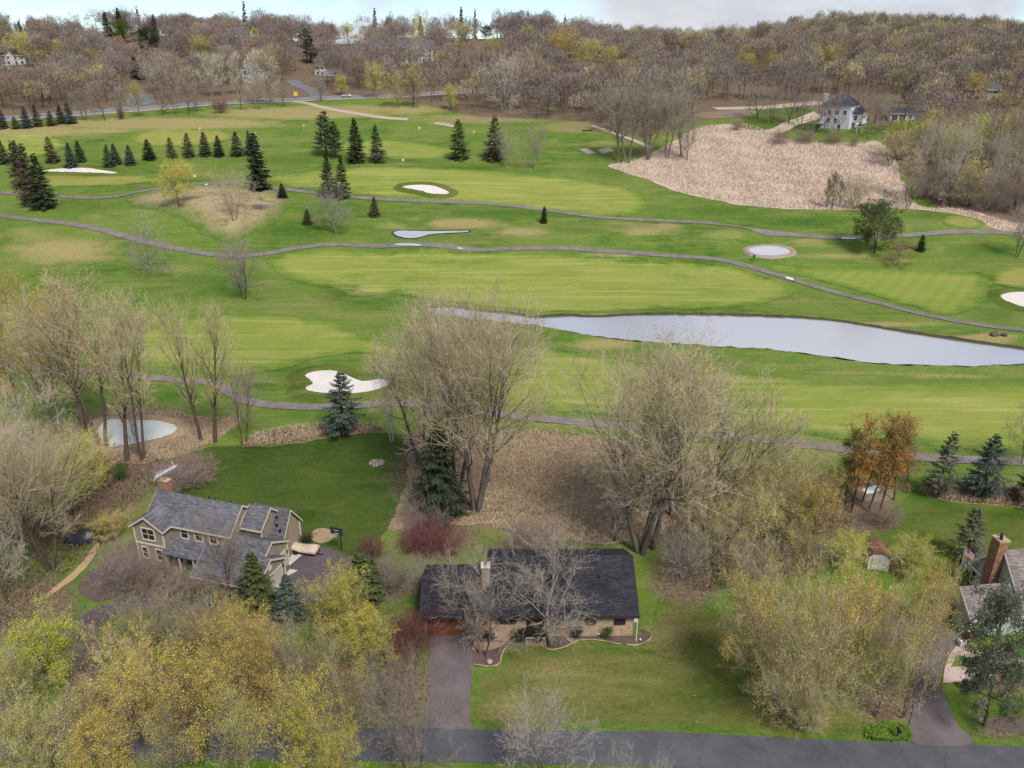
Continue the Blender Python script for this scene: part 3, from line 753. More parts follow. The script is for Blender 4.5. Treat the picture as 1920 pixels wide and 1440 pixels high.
for pts, m_ in (([(1120, 282), (1142, 277), (1152, 284), (1130, 290)], M_DIRT), ([(1085, 280), (1100, 279), (1118, 288), (1100, 290)], M_DIRT), ([(744, 458), (786, 459), (786, 462), (744, 461)], M_POOL), ([(857, 465), (868, 466), (867, 468), (857, 467)], M_POOL), ([(1472, 519), (1488, 523), (1487, 527), (1474, 523)], M_SAND), ([(1578, 446), (1604, 447), (1604, 449.5), (1578, 449)], M_SAND)):
    sheet("puddle" if m_ is M_POOL else "tee_pad", pts, m_, 0.20, 1.5, 0.05, smooth=(m_ is M_POOL))

# ponds with their banks
POND = [(800, 580), (850, 577), (900, 585), (960, 590), (1000, 597), (1060, 594), (1120, 596), (1200, 592), (1330, 592), (1400, 594), (1500, 598), (1570, 604), (1640, 615), (1720, 628), (1800, 640), (1870, 650), (1930, 658), (2020, 668), (2020, 682), (1925, 685), (1860, 688), (1790, 690), (1740, 688), (1650, 685), (1600, 678), (1550, 671), (1480, 662), (1400, 655), (1340, 652), (1240, 645), (1170, 640), (1100, 630), (1040, 618), (960, 608), (900, 602), (850, 596), (810, 590)]
pw = px_poly(POND, True, 5)
def pond(pts_xy, mat, bank, prof, jit=0.25, lvl=0.07):
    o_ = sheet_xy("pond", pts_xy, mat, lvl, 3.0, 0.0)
    b_ = rim("pond_bank", pts_xy, prof, bank, 0.0, jit=jit)
    b_['kind'] = 'structure'
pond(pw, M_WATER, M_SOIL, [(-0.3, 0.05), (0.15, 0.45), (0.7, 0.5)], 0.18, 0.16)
l_ = rim("pond_bank", pw, [(0.65, 0.5), (2.0, 0.5), (4.5, 0.12), (6, -0.1)], G_ROUGH, 0.0, jit=0.15); l_['kind'] = 'structure'
sp = px_poly([(738, 436), (752, 433), (800, 434), (850, 433.5), (878, 433), (877, 436), (845, 437.5), (810, 440), (790, 445), (772, 448), (750, 445), (740, 440)], True, 5)
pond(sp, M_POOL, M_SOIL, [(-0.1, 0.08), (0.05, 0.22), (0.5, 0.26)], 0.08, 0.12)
rp = px_poly([(1403, 468), (1415, 464), (1440, 462), (1465, 464), (1482, 470), (1478, 477), (1455, 481), (1428, 480), (1410, 476)], True, 5)
M_RIPRAP = litter_mat("riprap_gravel", (0.16, 0.12, 0.10), (0.27, 0.21, 0.175), (0.40, 0.33, 0.28), (0.2, 0.15, 0.12), 0.1)
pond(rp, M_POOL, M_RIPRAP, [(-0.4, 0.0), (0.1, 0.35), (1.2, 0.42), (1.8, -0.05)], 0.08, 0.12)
lp = px_poly([(186, 800), (205, 787), (240, 788), (300, 790), (330, 798), (334, 808), (310, 820), (270, 830), (235, 838), (205, 842), (190, 832)], True, 5)
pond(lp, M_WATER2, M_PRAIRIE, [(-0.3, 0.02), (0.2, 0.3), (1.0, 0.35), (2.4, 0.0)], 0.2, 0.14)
tp = px_poly([(1612, 918), (1634, 910), (1650, 914), (1648, 926), (1628, 930)], True, 5)
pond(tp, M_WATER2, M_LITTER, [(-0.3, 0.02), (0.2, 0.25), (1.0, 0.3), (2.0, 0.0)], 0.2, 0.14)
# ------------------------------------------------------------------ buildings
def shingle_mat(name, col):
    m, t, o = new_mat(name)
    v = objc(t)
    b = t.nodes.new("ShaderNodeTexBrick"); b.inputs['Scale'].default_value = 1.0
    b.inputs['Brick Width'].default_value = 0.55; b.inputs['Row Height'].default_value = 0.17; b.inputs['Mortar Size'].default_value = 0.012
    b.inputs['Color1'].default_value = (*[c * 0.72 for c in col], 1); b.inputs['Color2'].default_value = (*[c * 1.4 for c in col], 1)
    b.inputs['Mortar'].default_value = (*[c * 0.4 for c in col], 1)
    # slope length along whichever axis the roof falls: use height plus plan distance
    s = t.nodes.new("ShaderNodeSeparateXYZ"); t.links.new(v, s.inputs[0])
    g = t.nodes.new("ShaderNodeNewGeometry")
    c = t.nodes.new("ShaderNodeCombineXYZ")
    t.links.new(math_(t, 'ADD', s.outputs[0], math_(t, 'MULTIPLY', s.outputs[1], 0.37)), c.inputs[0])
    t.links.new(math_(t, 'MULTIPLY', s.outputs[2], 2.0), c.inputs[1])
    t.links.new(c.outputs[0], b.inputs[0])
    n = noise(t, v, 0.5, 6, 0.65)
    k = ramp(t, n, [(0.7,) * 3, (1.25,) * 3], [0.3, 0.7])
    surf(t, o, mixc(t, 1.0, b.outputs[0], k, 'MULTIPLY'), 0.9, 0.15, b.outputs['Fac'], 0.02)
    return m

def siding_mat(name, col, pitch=0.2, streak=0.10):
    m, t, o = new_mat(name)
    v = objc(t); s = t.nodes.new("ShaderNodeSeparateXYZ"); t.links.new(v, s.inputs[0])
    f = math_(t, 'FRACT', math_(t, 'DIVIDE', s.outputs[2], pitch))
    k = ramp(t, f, [(0.62,) * 3, (0.98,) * 3, (1.03,) * 3], [0.0, 0.14, 1.0])
    n = noise(t, mapping(t, v, (1.2, 1.2, 0.35)), 1.0, 5, 0.65)
    k2 = ramp(t, n, [(1 - streak * 1.6,) * 3, (1 + streak,) * 3], [0.3, 0.7])
    surf(t, o, mixc(t, 1.0, mixc(t, 1.0, col, k, 'MULTIPLY'), k2, 'MULTIPLY'), 0.8, 0.25, f, 0.03)
    return m

def masonry_mat(name, c1, c2, mortar, w, h):
    m, t, o = new_mat(name)
    v = objc(t); s = t.nodes.new("ShaderNodeSeparateXYZ"); t.links.new(v, s.inputs[0])
    c = t.nodes.new("ShaderNodeCombineXYZ")
    t.links.new(math_(t, 'ADD', s.outputs[0], s.outputs[1]), c.inputs[0]); t.links.new(s.outputs[2], c.inputs[1])
    b = t.nodes.new("ShaderNodeTexBrick"); b.inputs['Scale'].default_value = 1.0
    b.inputs['Brick Width'].default_value = w; b.inputs['Row Height'].default_value = h; b.inputs['Mortar Size'].default_value = h * 0.09
    b.inputs['Color1'].default_value = (*c1, 1); b.inputs['Color2'].default_value = (*c2, 1); b.inputs['Mortar'].default_value = (*mortar, 1)
    t.links.new(c.outputs[0], b.inputs[0])
    n = noise(t, v, 1.6, 5, 0.7)
    k = ramp(t, n, [(0.72,) * 3, (1.28,) * 3], [0.3, 0.7])
    surf(t, o, mixc(t, 1.0, b.outputs[0], k, 'MULTIPLY'), 0.9, 0.2, b.outputs['Fac'], 0.02)
    return m

M_GLASS, _t, _o = new_mat("window_glass")
_b = surf(_t, _o, (0.02, 0.022, 0.026), 0.12, 0.6)
M_CREAM = plain("cream_trim", (0.56, 0.50, 0.40), 0.6, var=0.05)
M_WHITE = plain("white_trim", (0.68, 0.67, 0.66), 0.55, var=0.05)
M_TAN = siding_mat("tan_siding", (0.31, 0.255, 0.185))
M_GREYROOF = shingle_mat("grey_shingles", (0.125, 0.122, 0.135))
M_DARKROOF = shingle_mat("black_shingles", (0.034, 0.033, 0.041))
M_BROWNROOF = shingle_mat("brown_grey_shingles", (0.20, 0.165, 0.155))
M_BRICKTAN = masonry_mat("tan_brick", (0.44, 0.315, 0.195), (0.33, 0.225, 0.135), (0.42, 0.36, 0.28), 0.42, 0.14)
M_BRICKRED = masonry_mat("red_brick", (0.33, 0.16, 0.095), (0.26, 0.12, 0.075), (0.35, 0.29, 0.24), 0.3, 0.1)
M_STONE = masonry_mat("chimney_stone", (0.36, 0.18, 0.095), (0.20, 0.11, 0.07), (0.17, 0.12, 0.09), 0.5, 0.24)
M_GREENSIDE = siding_mat("sage_siding", (0.38, 0.44, 0.345), 0.22, 0.05)
M_WHITESIDE = siding_mat("white_siding", (0.66, 0.66, 0.68), 0.3, 0.05)
M_MAROON = plain("maroon_paint", (0.055, 0.02, 0.026), 0.6)
M_ORANGEWOOD = plain("orange_brown_wood", (0.18, 0.066, 0.024), 0.6, var=0.2, scale=1.2)
M_DOORTAN = plain("beige_garage_door", (0.44, 0.39, 0.32), 0.6, var=0.05)
M_METAL = plain("grey_metal", (0.35, 0.35, 0.36), 0.35, 0.5, 0.8)
M_SILVER = plain("bright_aluminium", (0.72, 0.72, 0.74), 0.4, 0.5)
M_BLACK = plain("black_metal", (0.02, 0.02, 0.022), 0.5)
M_FOUND = plain("concrete_foundation", (0.33, 0.31, 0.28), 0.9)

def gable_poly(c, zr, e0, z0, e1, z1, base=0.0):
    return [(e0, base), (e1, base), (e1, z1), (c, zr), (e0, z0)]

def roof_poly(c, zr, e0, z0, e1, z1, t=0.18):
    return [(e0, z0), (c, zr), (e1, z1), (e1, z1 + t), (c, zr + t * 1.15), (e0, z0 + t)]

def slab_roof(parent, axis, a0, a1, c, zr, e0, z0, e1, z1, mat, trim=None, t=0.18, name="roof"):
    r = MB().prism(roof_poly(c, zr, e0, z0, e1, z1, t), axis, a0, a1).obj(name, mat, parent)
    if trim:
        q = MB()
        for a in (a0 - 0.045, a1 + 0.005):
            q.prism(roof_poly(c, zr - 0.10, e0, z0 - 0.10, e1, z1 - 0.10, 0.25), axis, a, a + 0.04)
        for (e, z) in ((e0, z0), (e1, z1)):
            s_ = -1 if e < c else 1
            if axis == 'x': q.box(a0, min(e, e + 0.04 * s_) + 0.003 * s_, z - 0.1, a1, max(e, e + 0.04 * s_) + 0.003 * s_, z + 0.14)
            else: q.box(min(e, e + 0.04 * s_) + 0.003 * s_, a0, z - 0.1, max(e, e + 0.04 * s_) + 0.003 * s_, a1, z + 0.14)
        q.obj("fascia", trim, parent)
    return r

def face_box(q, face, at, u0, u1, z0, z1, d0, d1):
    """a box lying on a wall: face '-y' (at = y), '+x' or '-x' (at = x); d is the distance out of the wall"""
    if face == '-y': q.box(u0, at - d1, z0, u1, at - d0, z1)
    elif face == '+y': q.box(u0, at + d0, z0, u1, at + d1, z1)
    elif face == '+x': q.box(at + d0, u0, z0, at + d1, u1, z1)
    else: q.box(at - d1, u0, z0, at - d0, u1, z1)

def window(parent, face, at, u, z, w, h, trim=None, bars=(1, 1), fw=0.11, name="window", glass=None):
    q = MB()
    u0, u1, z0, z1 = u - w / 2, u + w / 2, z - h / 2, z + h / 2
    face_box(q, face, at, u0 - fw, u0, z0 - fw, z1 + fw, 0.004, 0.09)
    face_box(q, face, at, u1, u1 + fw, z0 - fw, z1 + fw, 0.004, 0.09)
    face_box(q, face, at, u0, u1, z1, z1 + fw, 0.006, 0.088)
    face_box(q, face, at, u0, u1, z0 - fw * 1.3, z0, 0.006, 0.12)
    nu, nz = bars
    for i in range(1, nu + 1):
        c = u0 + w * i / (nu + 1); face_box(q, face, at, c - 0.03, c + 0.03, z0, z1, 0.045, 0.075)
    for i in range(1, nz + 1):
        c = z0 + h * i / (nz + 1); face_box(q, face, at, u0, u1, c - 0.03, c + 0.03, 0.048, 0.072)
    o = q.obj(name, trim or M_WHITE, parent)
    g = MB(); face_box(g, face, at, u0, u1, z0, z1, 0.01, 0.04)
    g.obj("pane", glass or M_GLASS, o)
    return o

def garage_door(parent, face, at, u0, u1, z0, z1, mat, rows=4, cols=4):
    fr = MB()
    face_box(fr, face, at, u0 - 0.12, u0, z0, z1 + 0.12, 0.005, 0.07); face_box(fr, face, at, u1, u1 + 0.12, z0, z1 + 0.12, 0.005, 0.07)
    face_box(fr, face, at, u0, u1, z1, z1 + 0.12, 0.007, 0.068)
    d = fr.obj("garage_door", M_CREAM if mat is not M_ORANGEWOOD else M_ORANGEWOOD, parent)
    hh = (z1 - z0) / rows
    for r in range(rows):
        q = MB()
        face_box(q, face, at, u0, u1, z0 + r * hh + 0.015, z0 + (r + 1) * hh - 0.015, 0.008, 0.04)
        ww = (u1 - u0) / cols
        for c in range(cols):
            face_box(q, face, at, u0 + c * ww + 0.1, u0 + (c + 1) * ww - 0.1, z0 + r * hh + 0.1, z0 + (r + 1) * hh - 0.1, 0.042, 0.06)
        q.obj("panel", mat, d)
    return d

# --- tan two storey house
def tan_house():
    h = thing("house", "large tan two storey house with grey shingle roofs and brick chimney", "house", (-44.41, 86.18, 0), R(-17))
    T, W = M_GREYROOF, M_TAN
    w = MB()
    w.prism(gable_poly(0.1, 7.75, -2.6, 5.3, 3.2, 5.3), 'x', -0.3, 11.5)
    w.prism(gable_poly(0.8, 6.75, -1.3, 5.25, 2.9, 5.25), 'y', -4.2, -2.5)
    w.prism(gable_poly(1.5, 7.05, -0.6, 5.5, 3.3, 5.4, 3.4), 'x', 11.5, 14.5)
    w.prism(gable_poly(3.1, 6.1, 1.4, 3.5, 5.0, 3.5), 'x', 11.5, 16.2)
    w.prism(gable_poly(-2.4, 5.1, -5.2, 3.4, 0.8, 3.4), 'x', 11.5, 16.9)
    w.prism(gable_poly(-4.6, 4.35, -7.4, 2.75, -1.7, 2.75), 'x', 11.0, 18.0)
    w.obj("wall", W, h)
    slab_roof(h, 'x', -0.7, 11.8, 0.1, 7.8, -3.0, 5.15, 3.6, 5.15, T, M_CREAM)
    slab_roof(h, 'y', -4.55, -0.4, 0.8, 6.85, -1.7, 5.15, 3.3, 5.15, T, M_CREAM)
    slab_roof(h, 'x', 11.81, 14.8, 1.5, 7.15, -1.0, 5.3, 3.6, 5.3, T, M_CREAM)
    slab_roof(h, 'x', 11.5, 16.5, 3.1, 6.2, 1.0, 3.3, 5.35, 3.3, T, M_CREAM)
    MB().prism([(-0.6, 3.35), (1.2, 3.35), (1.2, 3.55), (0.2, 4.2), (-0.6, 3.55)], 'x', 11.5, 16.4).obj("roof", T, h)
    slab_roof(h, 'x', 11.2, 17.2, -2.4, 5.2, -5.6, 3.2, 1.0, 3.2, T, M_CREAM)
    slab_roof(h, 'x', 9.4, 18.35, -4.6, 4.45, -7.9, 2.5, -1.3, 2.6, T, M_CREAM)
    MB().prism([(-5.2, 2.55), (-2.6, 3.35), (-2.6, 3.5), (-5.2, 2.7)], 'x', 3.1, 9.5).obj("porch_roof", T, h)
    for x in (3.4, 5.4, 7.4, 9.2): MB().box(x, -5.05, 0, x + 0.16, -4.89, 2.58).obj("porch_post", M_CREAM, h)
    for (x, y, z0, z1) in ((-1.3, -4.2, 0, 5.15), (2.9, -4.2, 0, 5.15), (16.9, 0.8, 0, 3.3), (16.9, -5.2, 0, 3.3), (18.0, -7.4, 0, 2.6), (18.0, -1.7, 0, 2.65), (16.2, 5.0, 0, 3.4), (14.5, -0.6, 3.5, 5.35)):
        MB().box(x - 0.09, y - 0.09, z0, x + 0.09, y + 0.09, z1).obj("corner_board", M_CREAM, h)
    MB().box(-1.39, -4.32, 2.75, 2.99, -4.21, 2.95).obj("band_board", M_CREAM, h)
    window(h, '-y', -4.2, 0.8, 4.35, 1.7, 1.5, M_CREAM, (1, 1), 0.16)
    window(h, '-y', -4.2, 1.9, 1.5, 0.75, 1.5, M_CREAM, (0, 1), 0.14)
    window(h, '-y', -4.2, -0.2, 1.5, 0.75, 1.5, M_CREAM, (0, 1), 0.14)
    for x in (4.8, 6.9, 9.0): window(h, '-y', -2.6, x, 4.3, 0.95, 1.45, M_CREAM, (0, 1), 0.15)
    window(h, '-y', -2.6, 5.2, 1.5, 1.3, 1.6, M_CREAM, (1, 1), 0.12)
    window(h, '-y', -2.6, 8.6, 1.5, 1.3, 1.6, M_CREAM, (1, 1), 0.12)
    d = MB().box(6.5, -2.70, 0.1, 7.5, -2.604, 2.2).obj("door", M_MAROON, h)
    MB().ball((7.35, -2.74, 1.1), 0.05, 6, 4).obj("handle", M_METAL, d)
    garage_door(h, '+x', 16.9, -1.6, 0.3, 0.05, 2.3, M_DOORTAN, 4, 2)
    garage_door(h, '+x', 18.0, -6.9, -2.4, 0.05, 2.2, M_DOORTAN, 4, 4)
    # round gable vent and wall lamps
    v = MB(); ring = [(18.005, -4.6 + 0.36 * math.cos(a), 3.35 + 0.36 * math.sin(a)) for a in np.linspace(0, 2 * math.pi, 16, endpoint=False)]
    v.loft([ring, [(x + 0.06, y, z) for x, y, z in ring]]); v.obj("gable_vent", M_WHITE, h)
    for (x, y) in ((18.06, -2.05), (16.96, 0.55)):
        MB().box(x - 0.05, y - 0.08, 1.75, x + 0.1, y + 0.08, 2.1).obj("wall_lamp", M_BLACK, h)
    for (x, y, z) in ((14.9, 2.3, 5.45), (15.2, 1.7, 4.75), (14.2, 1.3, 4.3), (15.8, 1.35, 4.25)):
        MB().box(x - 0.13, y - 0.1, z - 0.2, x + 0.13, y + 0.12, z + 0.14).obj("roof_vent", M_BLACK, h)
    for (x, y, z) in ((6.2, 1.1, 7.35), (7.0, 1.2, 7.25), (9.2, 1.3, 7.2)):
        MB().tube((x, y, z - 0.25), (x, y, z + 0.3), 0.07).obj("vent_pipe", M_BLACK, h)
    c = MB().box(-0.55, 0.5, 3.0, 0.65, 1.3, 9.0).obj("chimney", M_BRICKRED, h)
    MB().box(-0.62, 0.43, 9.0, 0.72, 1.37, 9.14).obj("cap", M_BRICKTAN, c)
    MB().tube((0.05, 0.9, 9.14), (0.05, 0.9, 9.45), 0.13).obj("flue", M_BRICKRED, c)
    a = thing("tv_antenna", "silver spiky television antenna on the brick chimney of the tan house", "antenna", (-44.2, 87.0, 9.1), R(12))
    MB().tube((0, 0, 0), (0, 0, 1.2), 0.03).obj("mast", M_METAL, a)
    MB().tube((-0.9, 0, 0.55), (1.75, 0.1, 1.75), 0.05).obj("boom", M_SILVER, a)
    for k in range(11):
        f = k / 10; l = 1.1 - 0.7 * f
        x, z = -0.9 + 2.65 * f, 0.55 + 1.2 * f
        MB().tube((x, -l, z + 0.02), (x, l, z + 0.04), 0.028, n=4).obj("rod", M_SILVER, a)
    for s in (-0.35, 0.35):
        MB().tube((1.4, s, 1.65), (1.2, s * 1.6, 2.2), 0.03, n=4).obj("rod", M_SILVER, a)
tan_house()

# --- brick rambler
def rambler():
    h = thing("house", "long brick rambler with a black shingle roof and orange garage door", "house", (0, 68.55, 0), R(0.5))
    MB().prism(gable_poly(5.6, 6.35, 0, 3.2, 11.2, 3.2), 'x', -2.3, 13.3).prism([(0.25, 0), (8.4, 0), (8.4, 3.1), (4.3, 4.75), (0.25, 3.1)], 'x', -9.6, -2.3).obj("wall", M_BRICKTAN, h)
    slab_roof(h, 'x', -2.75, 13.75, 5.6, 6.45, -0.6, 3.08, 11.8, 3.08, M_DARKROOF, M_MAROON, 0.2)
    slab_roof(h, 'x', -10.0, -2.76, 4.3, 4.85, -0.55, 2.98, 8.9, 2.98, M_DARKROOF, M_MAROON, 0.2)
    MB().prism([(5.35, 6.56), (5.6, 6.69), (5.85, 6.56), (5.6, 6.80)], 'x', -2.7, 13.7).obj("ridge_vent", M_DARKROOF, h)
    g = MB().box(12.6, 11.79, 2.95, 13.9, 11.95, 3.1).obj("gutter", M_WHITE, h)
    c = MB().box(-3.3, 2.5, 3.0, -2.45, 3.5, 7.3).obj("chimney", M_BRICKTAN, h)
    MB().box(-3.38, 2.42, 7.3, -2.37, 3.58, 7.42).obj("cap", M_WHITE, c)
    f = MB().tube((-2.87, 3.0, 7.42), (-2.87, 3.0, 7.85), 0.16).obj("flue", M_METAL, c)
    for (x, y, z) in ((1.2, 2.2, 4.7), (2.3, 3.0, 5.15), (7.4, 2.2, 4.7), (9.6, 3.4, 5.35), (-0.6, 3.6, 5.4)):
        MB().box(x - 0.18, y - 0.15, z - 0.2, x + 0.18, y + 0.15, z + 0.22).obj("roof_vent", M_BLACK, h)
    garage_door(h, '-y', 0.25, -9.2, -2.9, 0.08, 2.35, M_ORANGEWOOD, 4, 8)
    MB().box(-9.55, 0.16, 2.5, -2.35, 0.246, 3.0).obj("header_board", M_ORANGEWOOD, h)
    # recessed entry with a door, sidelight and step
    e = MB().box(1.55, -0.06, 0.3, 3.55, -0.004, 3.1).obj("entry_panel", M_MAROON, h)
    d = MB().box(2.0, -0.13, 0.35, 2.95, -0.062, 2.5).obj("door", M_MAROON, h)
    MB().ball((2.88, -0.17, 1.35), 0.05, 6, 4).obj("handle", M_METAL, d)
    MB().box(3.56, -0.55, 0.0, 3.72, -0.39, 3.05).obj("porch_post", M_ORANGEWOOD, h)
    MB().box(1.4, -1.5, 0.0, 3.7, -0.14, 0.3).obj("front_step", M_WALK, h)
    MB().box(1.5, -1.46, 1.05, 3.6, -1.40, 1.15).box(1.5, -1.46, 0.3, 1.56, -1.40, 1.05).box(3.54, -1.46, 0.3, 3.6, -1.40, 1.05).obj("railing", M_CREAM, h)
    window(h, '-y', 0, -0.7, 2.45, 2.2, 0.95, M_MAROON, (2, 0), 0.07)
    window(h, '-y', 0, 4.85, 2.35, 1.15, 1.15, M_MAROON, (1, 0), 0.07)
    window(h, '-y', 0, 8.55, 2.35, 1.1, 1.15, M_MAROON, (1, 0), 0.07)
    window(h, '-y', 0, 11.75, 2.35, 1.1, 1.15, M_MAROON, (1, 0), 0.07)
    pass
    MB().tube((13.6, -0.45, 0.1), (13.6, -0.45, 3.05), 0.05).tube((13.6, -0.45, 0.1), (13.6, -1.0, 0.05), 0.05).obj("downspout", M_WHITE, h)
    MB().box(13.35, 0.3, 1.7, 13.75, 0.9, 2.3).obj("meter_box", M_WHITE, h)
rambler()

# --- sage green house at the right edge
def green_house():
    h = thing("house", "sage green house with brown grey roofs and tall stone chimney", "house", (49.28, 70.67, 0), R(7))
    MB().prism(gable_poly(0, 4.85, -2.4, 2.75, 2.45, 2.75), 'x', 0.25, 12).prism(gable_poly(2.1, 7.6, -0.9, 4.4, 5.1, 4.4), 'x', 6.25, 16).obj("wall", M_GREENSIDE, h)
    slab_roof(h, 'x', -0.05, 12, 0, 5.0, -2.75, 2.6, 2.75, 2.6, M_BROWNROOF, M_WHITE)
    slab_roof(h, 'x', 6.05, 16.2, 2.1, 7.75, -1.3, 4.2, 5.5, 4.2, M_BROWNROOF, M_WHITE)
    # bay with maroon walls behind the chimney
    MB().box(6.5, 4.6, 0, 9.0, 6.2, 2.9).obj("bay_wall", M_MAROON, h)
    MB().prism([(6.15, 2.75), (9.4, 2.75), (9.4, 2.95), (7.9, 4.4), (6.15, 2.95)], 'y', 4.25, 6.6).obj("bay_roof", M_BROWNROOF, h)
    q = MB().box(6.07, 4.19, 2.7, 6.15, 6.62, 3.0).box(6.15, 4.17, 2.7, 9.4, 4.25, 2.98); q.obj("fascia", M_WHITE, h)
    window(h, '-y', 4.6, 7.4, 1.65, 1.2, 1.6, M_WHITE, (0, 1), 0.12)
    window(h, '-x', 6.5, 5.4, 1.65, 1.2, 1.7, M_WHITE, (0, 1), 0.12)
    c = MB().box(5.1, 1.9, 0, 6.24, 3.2, 9.1).obj("chimney", M_STONE, h)
    MB().box(5.02, 1.82, 9.1, 6.32, 3.28, 9.3).obj("cap", M_BRICKTAN, c)
    for (x, y) in ((5.45, 2.3), (5.85, 2.8)): MB().tube((x, y, 9.3), (x, y, 9.75), 0.17).obj("flue", M_BLACK, c)
    # west gable: black slab as painted shade of a carport bay with a white post, and a maroon door
    MB().box(0.17, 0.2, 0.05, 0.244, 2.2, 2.2).obj("carport_shade_panel", M_BLACK, h)
    MB().box(0.02, 0.9, 0, 0.16, 1.06, 2.6).obj("porch_post", M_WHITE, h)
    MB().box(0.12, -2.49, 0, 0.34, -2.31, 2.6).obj("corner_board", M_WHITE, h)
    MB().box(1.9, -2.48, 0.9, 2.3, -2.404, 2.3).obj("shutter", M_MAROON, h)
    window(h, '-y', -2.4, 3.0, 1.6, 1.2, 1.3, M_WHITE, (1, 1), 0.1)
    MB().box(3.7, -2.48, 0.9, 4.1, -2.404, 2.3).obj("shutter", M_MAROON, h)
    window(h, '-y', -2.4, 6.4, 1.6, 1.2, 1.3, M_WHITE, (1, 1), 0.1)
    MB().tube((7.0, 4.5, 5.3), (7.0, 4.5, 5.9), 0.16).obj("vent_pipe", M_METAL, h)
    MB().tube((7.8, 4.3, 5.2), (7.8, 4.3, 5.8), 0.22).obj("vent_pipe", M_WHITE, h)
green_house()

# --- white shed
def shed():
    p = P(1645, 1069)
    h = thing("shed", "small white garden shed with a maroon roof and double doors", "shed", p, R(-14))
    MB().prism([(-1.2, 0), (1.2, 0), (1.2, 1.75), (0.75, 2.25), (0, 2.45), (-0.75, 2.25), (-1.2, 1.75)], 'y', 0, 3.0).obj("wall", M_WHITESIDE, h)
    top = [(-1.35, 1.65), (-0.8, 2.28), (0, 2.5), (0.8, 2.28), (1.35, 1.65), (1.38, 1.74), (0.83, 2.37), (0, 2.6), (-0.83, 2.37), (-1.38, 1.74)]
    MB().prism(top, 'y', -0.12, 3.12).obj("roof", plain("maroon_shingles", (0.16, 0.065, 0.06), 0.9, var=0.25, scale=6), h)
    for x0 in (-0.86, 0.02):
        d = MB().box(x0, -0.06, 0.1, x0 + 0.84, -0.004, 1.85).obj("door", M_CREAM, h)
        MB().box(x0 + 0.08, -0.085, 1.0, x0 + 0.76, -0.062, 1.72).obj("pane", M_GLASS if False else plain("pale_panel", (0.5, 0.5, 0.46)), d)
        MB().box(x0 - 0.0, -0.08, 0.5, x0 + 0.84, -0.063, 0.6).obj("brace", M_WHITE, d)
    for x in (-1.2, 1.1): MB().box(x, -0.05, 0, x + 0.1, -0.002, 1.7).obj("corner_board", M_WHITE, h)
shed()

# --- white house beyond the marsh
def white_house():
    p = P(1590, 243)
    h = thing("house", "white three level house with dark hip roof beyond the cattail marsh", "house", p, R(-38))
    S = M_WHITESIDE
    MB().box(-11.5, 0, -0.6, 0, 11, 9.6).box(-9.0, 11, 0.5, -1.0, 17.5, 8.2).box(-7, 17.5, 1.0, 0.5, 24, 6.2).obj("wall", S, h)
    hip = lambda x0, x1, y0, y1, z, r, e=0.6: MB().add([(x0 - e, y0 - e, z), (x1 + e, y0 - e, z), (x1 + e, y1 + e, z), (x0 - e, y1 + e, z), ((x0 + x1) / 2, y0 + (x1 - x0) / 2 * 0.9, z + r), ((x0 + x1) / 2, y1 - (x1 - x0) / 2 * 0.9, z + r)], [(0, 1, 4), (1, 2, 5, 4), (2, 3, 5), (3, 0, 4, 5), (3, 2, 1, 0)])
    DR = shingle_mat("slate_shingles", (0.055, 0.058, 0.075))
    hip(-11.5, 0, 0, 11, 9.6, 4.6).obj("roof", DR, h)
    hip(-9, -1, 10.0, 17.5, 8.2, 3.2).obj("roof", DR, h)
    hip(-7, 0.5, 17.4, 24, 6.2, 2.4).obj("roof", DR, h)
    c = MB().box(-12.6, 1.6, -0.6, -11.3, 4.4, 13.4).obj("chimney", S, h)
    MB().box(-12.7, 1.5, 13.4, -11.2, 4.5, 13.7).obj("cap", M_WHITE, c)
    for (x, z) in ((-8.6, 6.6), (-5.6, 6.6), (-2.2, 6.6), (-8.6, 3.4), (-5.6, 3.4), (-3.9, 0.9)): window(h, '-y', 0, x, z, 1.3, 1.5, M_WHITE, (0, 1), 0.1)
    for y in (2.2, 9.0): window(h, '+x', 0, y, 6.8, 1.5, 1.5, M_WHITE, (0, 1), 0.1)
    # projecting bay with its own dark roof
    MB().box(0.0, 3.6, 2.6, 2.6, 8.0, 6.0).obj("bay_wall", S, h)
    MB().prism([(3.2, 6.0), (8.4, 6.0), (5.8, 8.6)], 'x', 0.02, 3.0).obj("bay_roof", DR, h)
    for y in (4.7, 6.9): window(h, '+x', 2.6, y, 4.4, 1.3, 1.7, M_WHITE, (0, 1), 0.1)
    window(h, '-y', 3.6, 1.3, 4.4, 1.3, 1.7, M_WHITE, (0, 1), 0.1)
    for y in (12.5, 14.5, 16.4): window(h, '+x', -1.0, y, 4.6, 1.0, 1.8, M_WHITE, (0, 1), 0.1)
    g = thing("garage", "low white detached garage right of the white house by the marsh", "garage", P(1690, 226), R(-12))
    MB().box(-5, 0, -0.3, 5.5, 7, 3.0).obj("wall", S, g)
    slab_roof(g, 'x', -5.4, 5.9, 3.5, 5.2, -0.5, 2.9, 7.5, 2.9, DR, M_WHITE)
    for u in (-3.0, 0.2): garage_door(g, '-y', 0, u - 1.2, u + 1.2, 0, 2.3, M_MAROON, 3, 2)
    window(g, '-y', 0, 3.4, 1.6, 1.0, 1.1, M_WHITE, (0, 1), 0.1)
white_house()

